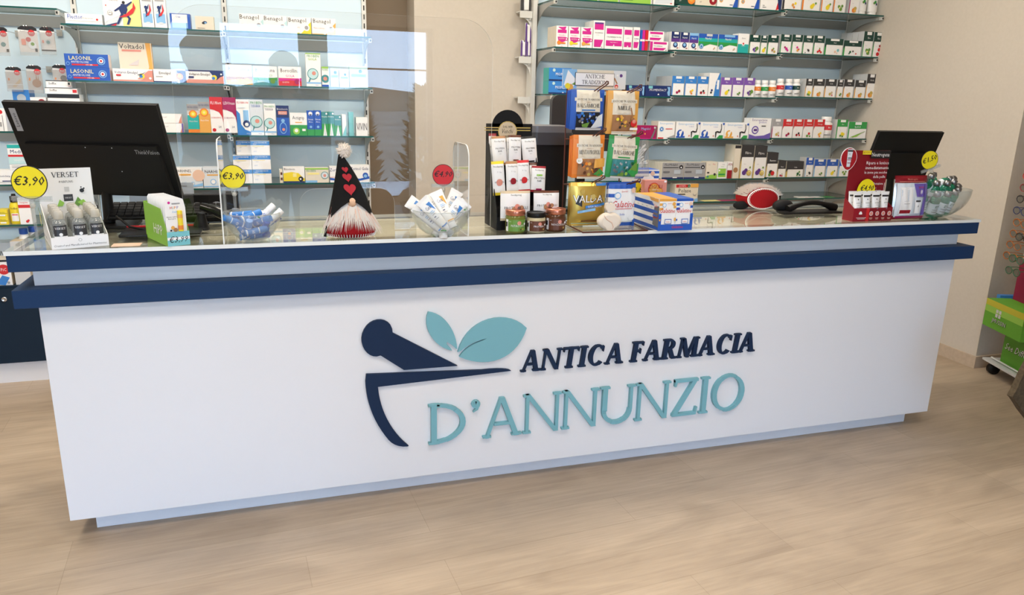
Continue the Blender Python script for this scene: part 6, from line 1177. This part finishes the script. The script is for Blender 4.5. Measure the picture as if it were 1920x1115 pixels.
m = MB(); m.X = Matrix.Translation((0, 0, q.z-Z0)) @ Matrix.Rotation(PI/2, 4, 'X'); m.lathe([(.036, 0), (.036, .001)], 'disc_yellow', 28, sm=False); m.X = Matrix.Translation((0, 0, q.z-Z0)); m.map = lambda a, b, l: (a, -.0012-l, b-.036); m.pr(['t:ink:€1,8:.55,.42,.30,.9,.2'], .072, .072); m.build('price_disc', t)
m = MB(); m.tube([(0, .004, 0), (0, .004, q.z-Z0-.03)], .003, 'clear_plastic'); m.build('stem', t)
# clear bag of cotton buds hanging behind the green bag
q0, q1 = at(1178, 335, 'y', .17), at(1217, 335, 'y', .17); zt = at(1199, 262, 'y', .17).z
t = empty('clear_bag', ((q0.x+q1.x)/2, .17, q0.z), 'clear bag of white cotton buds showing right of the green candy bag', 'bag')
bw_ = (q1.x-q0.x)/2; bh_ = zt-q0.z
m = MB(); m.add([(-bw_, 0, 0), (bw_*.9, -.008, .01), (bw_*.7, 0, bh_), (-bw_, .004, bh_*.96), (-bw_, .03, 0), (bw_*.9, .03, .01), (bw_*.7, .02, bh_), (-bw_, .02, bh_*.96)], [(0, 1, 2, 3), (7, 6, 5, 4), (0, 4, 5, 1), (1, 5, 6, 2), (2, 6, 7, 3), (3, 7, 4, 0)], 'bag_clear'); m.build('bag_film', t)
rnd = random.Random(9)
for i in range(9):
    a0, b0 = Vector((-bw_*.8+bw_*.5*rnd.random(), .012, .02+.5*bh_*rnd.random())), Vector((bw_*(.2+.45*rnd.random()), .012, bh_*(.35+.5*rnd.random())))
    m = MB(); m.tube([a0, b0], .0009, 'W', 5); m.tube([b0, b0+(b0-a0).normalized()*.012], [.0022, .0026], 'W', 6); m.build('cotton_bud', t)
# ---- left monitor
def monitor(x, y, z, w_, h_, tilt, label, logo=False, rz=0):
    t = empty('computer_monitor', (x+.05, .40, Z0), label, 'monitor'); pz = z-Z0; py = y-.40
    Mx = Matrix.Translation((-.05, py, pz)) @ Matrix.Rotation(rz, 4, 'Z') @ Matrix.Rotation(tilt, 4, 'X')
    m = MB(); m.X = Mx; m.box((-w_/2, .006, -h_), (w_/2, .018, 0), 'black_matte')
    m.prism([(-w_/2+.001, 0), (w_/2-.001, 0), (w_/2-.001, -h_), (-w_/2+.001, -h_)], lambda a, b, d: (a, d, b), 0, .0055, 'black_plastic')
    m.prism([(-w_/2+.03, -h_*.42), (w_/2-.03, -h_*.42), (w_/2-.02, -h_+.012), (-w_/2+.02, -h_+.012)], lambda a, b, d: (a*(1+d*1.5), d, b), -.014, -.0002, 'black_plastic')
    if logo:
        m.X = Mx @ Matrix.Translation((0, 0, 0)); m.map = lambda a, b, l: (a, -.0005-l, b-h_)
        m.box((-w_/2+.018, -.0015, -.105), (-w_/2+.040, -.0002, -.022), 'g')
        m.map = lambda a, b, l: (-w_/2+.0345-b, -.0018-l, -.0635+a); m.pr(['t:k:Lenovo:.5,.0,1,.95'], .075, .012)
        m.map = lambda a, b, l: (a, -.0148-l, b-h_); m.pr(['t:g:ThinkVision:.865,.50,.045,.16'], w_, h_)
        for (a, b) in ((-.02, -.155), (.075, -.155), (.085, -.245)): m.add([(a+.0018*math.cos(2*PI*i/8), -.0146, b+.0018*math.sin(2*PI*i/8)) for i in range(8)], [tuple(range(8))], 'W')
    m.build('screen_shell', t, bevel=.002)
    m = MB(); m.X = Mx; m.box((-w_/2+.012, .0185, -h_+.012), (w_/2-.012, .0195, -.012), 'K'); m.build('screen', t)
    bk = Mx @ Vector((0, .02, -h_*.62)); m = MB(); m.tube([(bk.x, bk.y, bk.z), (bk.x, bk.y+.03, bk.z-.04), (bk.x, bk.y+.02, .013)], [.016, .016, .020], 'black_plastic', 12); m.build('stand_neck', t)
    m = MB(); m.box((bk.x-.10, bk.y-.07, 0), (bk.x+.10, min(bk.y+.09, .115), .012), 'black_plastic'); m.build('stand_base', t, bevel=.003)
    return t
monitor(.125, .29, 1.49, .54, .35, .36, 'large black monitor seen from behind at the left end of the counter', True, rz=-.34)
monitor(3.722, .297, 1.426, .38, .25, .33, 'small black monitor seen from behind at the right end of the counter', rz=-.04)
# reflective leaflet holder, keyboard, scanner
q = top(222, 430); t = empty('leaflet_holder', (.33, .50, Z0), 'pale leaflet with a child\'s face propped behind the keyboard', 'leaflet')
m = MB(); m.box((-.115, 0, 0), (.115, .003, .145), 'i'); m.map = flat; m.pr(['r:C:.50,.38,.75,.8', 'c:h:.62,.58,.13,.15', 'c:Q:.62,.70,.13,.10', 'c:Q:.62,.84,.05', 'c:h:.62,.56,.115,.13', 'c:k:.58,.58,.012', 'c:k:.66,.58,.012', 'r:j:.59,.49,.65,.50', 'r:g:.5,.9,.9,.92'], .23, .145); m.build('leaflet', t)
t = empty('computer_keyboard', (.36, .40, Z0+.045), 'black keyboard propped up behind the cleanser display', 'keyboard', rot=(.30, 0, 0))
m = MB(); m.box((-.20, -.06, 0), (.20, .07, .012), 'black_plastic'); m.build('case', t, bevel=.003)
m = MB()
for r_ in range(5):
    for c_ in range(15): m.box((-.192+c_*.0258, -.052+r_*.023, .0125), (-.170+c_*.0258, -.033+r_*.023, .019), 'black_matte')
m.build('keys', t, kind='stuff')
q = top(268, 438)
simple('printed_card', (0, 0, 0), (.085, .05, .0015), 'h', loc=(.235, -.028, ZT+.0006), label='small peach printed card lying on the glass left of the green display', category='card')
t = empty('pen_tray', (.36, .20, Z0), 'flat black tray with a red rim between the two left displays', 'tray')
m = MB(); m.box((-.13, -.07, 0), (.13, .09, .010), 'black_plastic'); m.build('tray_body', t, bevel=.003); m = MB(); m.box((-.128, .085, .0102), (.128, .089, .016), 'r'); m.build('red_rim', t)
m = MB(); m.tube([(.20, .30, .05), (.25, .24, .02), (.32, .22, .006), (.42, .25, .005), (.5, .36, .005)], .004, 'black_plastic'); m.build('black_cable', loc=(0, 0, Z0), label='black cable running across the glass behind the left displays', category='cable')
m = MB(); q = top(385, 425)
t = empty('barcode_scanner', (.575, .26, Z0), 'glossy black handheld scanner leaning behind the left clear foot', 'scanner', rot=(0, .0, .2))
m = MB(); m.tube([(-.085, .02, .085), (-.04, .0, .070), (0, -.02, .048), (.025, -.03, .026)], [.014, .019, .022, .016], mk('gloss_black', (.01, .01, .01), .12), 14); m.build('scanner_head', t)
m = MB(); m.tube([(-.09, .03, .001), (-.085, .024, .06)], [.03, .012], 'black_plastic', 12); m.build('stand', t)
t = empty('card_terminal', (.48, .44, Z0), 'dark payment terminal with two pale arcs behind the scanner', 'terminal')
m = MB(); m.box((-.09, -.01, 0), (.13, .03, .105), 'black_matte'); m.map = lambda a, b, l: (a+.02, -.0102-l, b)
m.pr(['c:g:.3,.55,.22', 'c:black_matte:.32,.45,.14', 'c:g:.65,.55,.24', 'c:black_matte:.65,.45,.14'], .2, .10); m.build('case', t, bevel=.002)
# right side of the counter: small boxes, telephone handset
q = top(1500, 402)
t = empty('telephone', (q.x+.06, q.y+.04, Z0), 'black desk telephone handset lying right of the fallen gnome', 'telephone')
m = MB(); m.prism([(-.145, -.04), (.17, -.05), (.17, .05), (-.125, .05), (-.145, .0)], lambda a, b, d: (a, b, d), 0, .010, 'black_plastic'); m.build('base', t, bevel=.003)
m = MB(); m.tube([(-.10+.265*i/10, .0, .020+.028*math.sin(PI*i/10)) for i in range(11)], [.018, .016, .011, .011, .011, .011, .011, .011, .013, .018, .020], 'black_plastic', 14); m.build('handset', t)
m = MB(); m.ell((-.095, .045, .030), (.055, .028, .030), 'black_matte', 18, 10); m.build('ear_piece', t)
# ---- red hand cream display
O = top(1586, 413); A = top(1675, 414); ang = 0; O = Vector((O.x, min(O.y, A.y)+.01, 0)); wv = A.x-O.x-.004
DV = .066
hb = ht(1630, 282, O.y+DV); hf = ht(1630, 390, O.y)
t, m = tray('display_box', O, ang, wv, DV, hf, .105, 'D', 'dark red hand cream display with tall header and yellow price sticker', inner='R')
m.box((.0, DV-.0015, .105), (wv, DV, hb), 'D')
m.map = lambda a, b, l: (a+wv/2, -l, b)
m.pr(['r:r:.0,0,.4,.999', 'r:R:0,0,.32,.999']+[x for i in range(4) for x in ('c:W:%g,.58,.17' % (.45+.15*i), 'c:j:%g,.58,.14' % (.45+.15*i), 'r:h:%g,.22,%g,.26' % (.41+.15*i, .49+.15*i), 'r:h:%g,.15,%g,.18' % (.42+.15*i, .48+.15*i))]+['c:W:.15,.66,.12', 'r:W:.11,.55,.19,.66', 'r:W:.05,.28,.30,.31', 'r:W:.08,.20,.27,.23'], wv, hf)
hdr = hb-.09
m.map = lambda a, b, l: (a+wv/2, DV-.0017-l, b+.09)
m.pr(['r:k:.48,.84,.99,1', 't:W:Neutrogena:.73,.88,.08,.45', 'r:y:.26,.92,.48,1', 't:R:NUOVO:.37,.935,.05,.18', 't:W:Ripara e lenisce:.68,.72,.065,.60', 't:W:immediatamente:.68,.62,.065,.60', 't:W:le zone piu secche:.66,.53,.055,.62', 't:W:della pelle:.76,.44,.055,.4', 't:W:Protezione:.76,.30,.05,.25', 't:W:pro:.70,.22,.03', 'r:W:.92,.16,.93,.34', 't:W:glicerina:.78,.17,.03,.3'], wv, hdr)
# half round yellow price sticker
pt = ';'.join('%.3f,%.3f' % (.46+.235*math.cos(PI*i/16), .16+.262*math.sin(PI*i/16)) for i in range(17)); m.pr(['p:disc_yellow:'+pt, 't:ink:€4,90:.48,.18,.11,.34,.3', 't:ink:€4,90:.485,.184,.11,.34,.3'], wv, hdr)
for i, ch in enumerate('PROMOZIONE'):
    a = math.radians(165-15.5*i); vs, fs = text_geo(ch); cx_, cy_ = (.46-.5)*wv+.198*wv*math.cos(a), .16*hdr+.212*hdr*math.sin(a); rot = a-PI/2; hh_ = .008
    m.add([m.map(cx_+hh_*(x*math.cos(rot)-y*math.sin(rot)), cy_+hh_*(x*math.sin(rot)+y*math.cos(rot)), .0055) for x, y in vs], fs, 'ink')
m.build('tray', t)
# drop shaped badge on its upper left corner
bx, bz = at(1591, 296, 'y', O.y+DV-.01).x-O.x, at(1591, 296, 'y', O.y+DV-.01).z-Z0
m = MB(); drop = [(.043*math.cos(a)*(1 if math.sin(a) > -.2 else 1-.28*(-math.sin(a)-.2)), .045*math.sin(a)*(1 if math.sin(a) > 0 else 1.22)) for a in [2*PI*i/30 for i in range(30)]]
m.prism([(bx+a, bz+b) for a, b in drop], lambda a, b, d: (a, DV-.012+d, b), 0, .0015, 'W'); m.prism([(bx+a*.93, bz+b*.93) for a, b in drop], lambda a, b, d: (a, DV-.0132+d, b), 0, .0009, mk('badge_red', (.38, .010, .018), .4))
m.map = lambda a, b, l: (bx+a, DV-.0136-l, bz+b-.045); m.pr(['p:i:.36,.92;.70,.92;.60,.08;.40,.08', 'r:K:.37,.80,.69,.88', 't:k:N:.5,.66,.06', 'r:K:.42,.48,.66,.52', 'r:R:.40,.40,.65,.43', 'r:R:.41,.25,.62,.28'], .086, .09)
m.build('badge', t, label='red drop shaped badge picturing a cream tube')
for i in range(8):
    r_, c_ = divmod(i, 4)
    cream((O.x+.026+c_*.0475*wv/.20, O.y+.0185+.029*r_, Z0+.064), (0, .04, 1), 0, 'small white hand cream tube, %s from left, %s row of the red display' % (ORD[c_], ('front', 'rear')[r_]), Ln=.098, wd=.038, stripe='i', group='hand cream tubes in the red display', name='hand_cream_tube', txt='crema', s=.93, band=True)
for o in [o for o in C.objects if o.name.startswith('hand_cream_tube')]:
    pass
# ---- promo bag beside it
q0 = top(1669, 414); bar(1669, 1727, 331, 413, max(q0.y+.02, .02), 'D', ['r:D:0,.84,1,1', 't:j:Neutrogena:.5,.90,.04,.8', 'r:j:.1,.86,.9,.87', 'r:i:.04,.05,.96,.83', 'r:W:.14,.14,.50,.68', 'p:W:.14,.68;.50,.68;.54,.74;.10,.74', 'r:R:.16,.14,.48,.22', 'r:W:.16,.10,.48,.14', 'r:s:.24,.42,.40,.43', 'r:g:.24,.36,.42,.37', 'p:v:.50,.82;.98,.82;.9,.52;.62,.52', 't:W:8:.74,.58,.10,.15', 't:r:gratis:.72,.72,.05,.2', 'r:W:.58,.14,.78,.44', 'r:K:.60,.40,.76,.44', 't:k:A:.68,.28,.05', 'r:v:.82,.1,.95,.8', 'r:M:.05,.03,.95,.08'], 'clear promotional pouch with dark red top holding a cream tube', name='promo_pouch', cat='pouch', grp='', kb='silver_foil', bulge=.020)
# ---- sunglasses stand at the far right
P1, P2 = at(1834, 670, 'z', .09), at(1905, 711, 'z', .09)
ex = Vector((P2.x-P1.x, P2.y-P1.y, 0)).normalized(); rz = math.atan2(ex.y, ex.x); 
t = empty('eyewear_stand', (P1.x+.035, P1.y, 0), 'wheeled green and crimson cardboard stand displaying sunglasses at the right edge', 'stand', rotz=rz)
P2l = (P2-P1).length
m = MB(); m.box((0, 0, .078), (P2l+.02, .48, .090), 's'); m.build('base_board', t)
for x, y in ((.04, .05), (P2l-.04, .05), (.05, .42), (P2l-.03, .42)):
    m = MB(); m.X = Matrix.Translation((x, y, .033)) @ Matrix.Rotation(PI/2, 4, 'Y'); m.lathe([(.012, -.018), (.033, -.016), (.033, .016), (.012, .018)], 'black_plastic', 18); m.X = Matrix.Identity(4); m.box((x-.012, y-.012, .055), (x+.012, y+.012, .0775), 'black_plastic'); m.build('caster', t)
fz = 1.62
m = MB(); x0_, x1_ = .16, .62
yf_ = .03
GR = lambda a: mk('stand_green', (.12, .38, .03), .5)
mk('stand_crimson', (.28, .008, .05), .5); mk('stand_yellow', (.55, .50, .04), .5); GR(0)
# the printed face of the stand looks to the room; local axis of the face runs along its rotated width
m = MB(); fx0_, fx1_, fy_ = .07, .42, .062
m.map = lambda a, b, l: (fx0_+(fx1_-fx0_)/2+a, fy_-l, .0905+b)
m.box((fx0_, fy_, .0905), (fx1_, fy_+.02, .72), 'stand_crimson'); wv = fx1_-fx0_
gw = ';'.join(['0,0', '1,0', '1,.37']+['%.3f,%.3f' % (1-i/10, .37-.09*(i/10)**2-.03*(i/10)**4) for i in range(1, 11)])
m.pr(['p:stand_green:'+gw, 'p:stand_yellow:.55,.30;1,.30;1,.37;.75,.365;.55,.34', 't:k:See Different:.47,.135,.062,.80,.3', 't:W:See Different:.46,.14,.062,.80,.3', 'p:W:.20,.98;.27,.93;.36,.95;.50,.99;.52,1.03;.4,.99;.3,.985;.25,1.0'], wv, .63)
m.build('printed_base', t)
m = MB(); bx0, bx1 = .02, .36
m.prism([(-.075, .315), (fy_-.001, .315), (fy_-.001, .475), (-.075, .475)], lambda a, b, d: (d, a, b), .055, .40, 'stand_green')
m.map = lambda a, b, l: (.2275+a, -.0752-l, .315+b); m.pr(['p:stand_yellow:0,.78;1,.78;1,1;0,1', 'r:L:0,.55,1,.78', 'r:s:.30,.62,.36,.74', 'r:s:.38,.62,.44,.74', 'r:s:.30,.46,.36,.59', 'r:s:.38,.46,.44,.59', 't:k:JMUSSIN:.42,.24,.15,.75', 't:s:JMUSSIN:.415,.25,.15,.75'], .345, .16)
m.build('front_bin', t, label='yellow and green bin with square emblem')
m = MB(); m.box((.02, .0, .33), (.052, .12, .49), 'B'); m.build('side_bin', t, label='blue side bin')
m = MB(); m.box((fx0_+.01, fy_+.004, .7205), (fx1_-.01, fy_+.02, 1.75), 'c'); m.build('upper_board', t)
m = MB(); m.box((fx0_-.045, fy_-.03, .098), (fx1_, fy_-.022, .104), 'W'); m.build('base_lip', t)
def glasses(px_, pz_, py_, kf, kl, label):
    g = empty('sunglasses', t.matrix_basis @ Vector((px_, py_, pz_)) if False else Vector((0, 0, 0)), label, 'glasses', 'glasses on the eyewear stand')
    Rz = Matrix.Rotation(rz, 3, 'Z'); g.location = Vector(t.location)+Rz @ Vector((px_, py_, pz_)); g.rotation_euler[2] = rz
    for s_ in (-1, 1):
        f = MB(); o = [(s_*.034+.027*math.cos(a)*(1+.1*math.cos(2*a)), .021*math.sin(a)) for a in [2*PI*i/16 for i in range(17)]]
        f.tube([(a, 0, b) for a, b in o], .0022, kf, 5); f.tube([(s_*.061, 0, .012), (s_*.066, .06, .012), (s_*.064, .11, .004)], .002, kf, 5)
        if s_ == 1: f.tube([(-.008, 0, .006), (0, -.001, .009), (.008, 0, .006)], .002, kf, 5)
        f.build('frame', g)
        l = MB(); l.add([(a, .0004, b) for a, b in o[:-1]], [tuple(range(16))], kl); l.build('lens', g)
mk('amber_acetate', (.45, .12, .01), .2); pane_mat('lens_clear', (.75, .78, .78), 1.5); pane_mat('lens_grey', (.35, .37, .33), 1.5, 0, .3, (.3, .3, .26))
for i, (a, b, kf, ds) in enumerate(((0.115, .735, 'amber_acetate', 'lowest amber rimmed glasses'), (0.125, .800, 'amber_acetate', 'second lowest amber rimmed glasses'), (0.135, .865, 'amber_acetate', 'third lowest amber rimmed glasses'), (0.145, .930, 'amber_acetate', 'topmost amber rimmed glasses'), (.125, .995, 'n', 'dark blue rimmed glasses'), (.135, 1.06, 'k', 'black rimmed glasses above the dark blue pair'), (.145, 1.125, 'R', 'dark red rimmed glasses'), (.15, 1.19, 'r', 'bright red rimmed glasses on top'))):
    glasses(a, b, -.03, kf, 'lens_clear', ds+' in the outer column of the eyewear stand')
for a, b, kf, ds in ((.19, .665, 'E', 'green rimmed sunglasses with grey lenses, lowest in the inner column'), (.20, .735, 'E', 'green rimmed sunglasses with grey lenses, second in the inner column'), (.22, .86, 'k', 'black rimmed sunglasses in the inner column above the green pairs')):
    glasses(a, b, -.05, kf, 'lens_grey', ds)
# ------------------------------------------------------------------ people (seen in the clear screen's reflection, and a coat at the right edge)
def skin(name, chains, parent, k, sub=1, root=0):
    """chains: lists of (x, y, z, radius); equal points are merged"""
    vs = []; rad = []; ed = []; idx = {}
    for ch in chains:
        p = None
        for x, y, z, r in ch:
            key = (round(x, 4), round(y, 4), round(z, 4))
            if key not in idx: idx[key] = len(vs); vs.append((x, y, z)); rad.append(r)
            if p is not None and p != idx[key]: ed.append((p, idx[key]))
            p = idx[key]
    me = bpy.data.meshes.new(name); me.from_pydata(vs, ed, []); o = bpy.data.objects.new(name, me); C.objects.link(o)
    md = o.modifiers.new('skin', 'SKIN'); md.use_smooth_shade = True
    if not me.skin_vertices: me.attributes  # layer is made with the modifier
    if me.skin_vertices:
        for i, r in enumerate(rad): me.skin_vertices[0].data[i].radius = (r, r)
        me.skin_vertices[0].data[root].use_root = True
    s_ = o.modifiers.new('sub', 'SUBSURF'); s_.levels = sub; s_.render_levels = sub+1
    me.materials.append(mat(k)); o.parent = parent; return o
def person(loc, H, yaw, label, coat, hair, arms, long_coat=False):
    t = empty('person', (loc[0], loc[1], 0), label, 'person', rotz=yaw); k = H/1.75
    P = lambda x, y, z, r: (x*k, y*k, z*k, r*k)
    pel = P(0, 0, .95, .13); ch = P(0, 0, 1.25, .13); nk = P(0, .005, 1.47, .055); ch2 = P(0, .0, 1.38, .11)
    chains = [[pel, P(0, 0, 1.08, .12), ch, ch2, nk, P(0, .02, 1.56, .070), P(0, .03, 1.64, .090), P(0, .02, 1.71, .068)], [P(0, .03, 1.64, .090), P(0, .125, 1.605, .014)]]
    for s_ in (-1, 1):
        chains.append([P(0, .03, 1.64, .090), P(s_*.098, .01, 1.62, .013)])
        chains.append([pel, P(s_*.09, 0, .88, .095), P(s_*.10, .01, .50, .062), P(s_*.105, -.01, .28, .055), P(s_*.11, -.02, .09, .04), P(s_*.12, .10, .035, .035)])
    hands = []
    for s_, (sh, el, wr, fd) in zip((-1, 1), arms):
        shv = P(s_*.17, 0, 1.40, .062); a = [ch2, shv, P(*sh, .05), P(*el, .042), P(*wr, .030)]
        w_ = Vector(wr); f = Vector(fd).normalized(); sdv = f.cross(Vector((0, .3, 1))).normalized()
        palm = w_+f*.05; a.append(P(*palm, .034)); chains.append(a)
        for j, (off, ln) in enumerate(((-.027, .065), (-.009, .075), (.009, .070), (.026, .055))):
            b0 = palm+f*.028+sdv*off; b1_ = b0+f*ln*.55; b2_ = b1_+(f*.6+Vector((0, .2, -.5 if fd[2] < 0 else .1))).normalized()*ln*.5
            chains.append([P(*palm, .034), P(*b0, .0095), P(*b1_, .009), P(*b2_, .0075)])
        th = palm-f*.02-sdv*.034*s_; chains.append([P(*palm, .034), P(*th, .012), P(*(th+f*.035-sdv*s_*.012), .010), P(*(th+f*.06-sdv*s_*.012), .008)])
    skin('body', chains, t, 'skin')
    # clothing
    cc = [[P(0, 0, .93, .165), P(0, 0, 1.10, .150), P(0, 0, 1.28, .160), P(0, 0, 1.40, .130), P(0, 0, 1.46, .075)]]
    for s_, (sh, el, wr, fd) in zip((-1, 1), arms):
        wv_ = Vector(el)+(Vector(wr)-Vector(el))*.88; cc.append([P(0, 0, 1.40, .130), P(s_*.175, 0, 1.40, .080), P(*sh, .068), P(*el, .060), P(*wv_, .046)])
    skin('coat' if long_coat else 'jacket', cc, t, coat)
    tr = []
    for s_ in (-1, 1): tr.append([P(0, 0, .94, .15), P(s_*.09, 0, .86, .115), P(s_*.10, .01, .50, .080), P(s_*.105, -.01, .28, .072), P(s_*.11, -.02, .10, .065)])
    skin('trousers', tr, t, 'coat_navy')
    for s_ in (-1, 1):
        m = MB(); m.ell((s_*.118*k, .06*k, .046*k), (.050*k, .140*k, .045*k), 'black_matte'); m.build('shoe', t)
    m = MB(); m.ell((0, .008*k, 1.672*k), (.105*k, .118*k, .098*k), 'hair_dark', 20, 12, .06, 3)
    if hair: m.ell((0, -.045*k, 1.57*k), (.11*k, .085*k, .15*k), 'hair_dark', 18, 10, .06, 4)
    m.build('hair', t)
    for s_ in (-1, 1):
        m = MB(); m.ell((s_*.033*k, .112*k, 1.645*k), (.012*k, .010*k, .008*k), 'W'); m.ell((s_*.033*k, .1195*k, 1.645*k), (.005*k, .004*k, .005*k), 'k'); m.build('eye', t)
    m = MB(); m.ell((0, .110*k, 1.565*k), (.024*k, .008*k, .006*k), 'j'); m.build('mouth', t)
    if long_coat:
        m = MB(); n = 24; vs = []
        for j in range(7):
            f = j/6; z = 1.0-.52*f
            for i in range(n):
                a = 2*PI*i/n; fl = 1+.07*math.sin(5*a+2)*f; vs.append((k*(.165+.08*f)*fl*math.cos(a), k*(.145+.06*f)*fl*math.sin(a), k*(z-.05*f*max(0, math.cos(a-PI)))))
        m.add(vs, [(j*n+i, j*n+(i+1) % n, (j+1)*n+(i+1) % n, (j+1)*n+i) for j in range(6) for i in range(n)], coat, True); m.build('coat_skirt', t)
    return t
relaxed = (((-.20, .0, 1.12), (-.22, .0, 1.10), (-.21, .08, .86), (0, .1, -1)), ((.20, .0, 1.12), (.22, .0, 1.10), (.21, .08, .86), (0, .1, -1)))
relaxed = (((-.215, -.01, 1.25), (-.235, -.01, 1.12), (-.225, .08, .88), (0, .12, -1)), ((.215, -.01, 1.25), (.235, -.01, 1.12), (.225, .08, .88), (0, .12, -1)))
shoot = (((-.20, .10, 1.30), (-.19, .25, 1.24), (-.12, .54, 1.44), (.25, .8, .35)), ((.20, .10, 1.30), (.16, .25, 1.24), (.02, .54, 1.44), (-.25, .8, .35)))
person((.86, -3.40), 1.83, 0.0, 'person in a dark jacket holding a phone out, mirrored in the clear screen', 'coat_navy', True, shoot)
person((.28, -2.98), 1.90, -.15, 'taller person in a dark jacket standing with arms down, mirrored in the clear screen', 'coat_navy', False, relaxed)
m = MB(); m.prism(rrect(-.078, .078, -.037, .037, .008, 4), lambda a, b, d: (a, d, b), -.004, .004, 'black_plastic'); m.build('smartphone', loc=(.753, -2.705, 1.535), label='black smartphone held up sideways by the person mirrored in the screen', category='phone')
tip = at(1893, 742, 'y', -.75)
tp = person((tip.x+.50, -.95), 1.72, PI*.55, 'person in a brown coat whose hem shows at the right photo edge', 'coat_brown', True, relaxed, True)

m = MB(); fl_ = [at(u, v, 'y', -.75) for u, v in ((1893, 742), (1897, 746), (1903, 755), (1911, 768), (1925, 786), (1945, 800), (1965, 770), (1975, 700), (1965, 640), (1945, 640), (1925, 678), (1916, 694), (1908, 712), (1901, 728))]
Ri = Matrix.Rotation(-PI*.55, 3, 'Z')
vs = [Ri @ (Vector((p.x, p.y+d, p.z))-Vector(tp.location)) for d in (-.012, .012) for p in fl_]; n = len(fl_)
m.add(vs, [tuple(range(n)), tuple(range(2*n-1, n-1, -1))]+[(i, i+n, (i+1) % n+n, (i+1) % n) for i in range(n)], 'coat_brown'); m.build('coat_flap', tp)
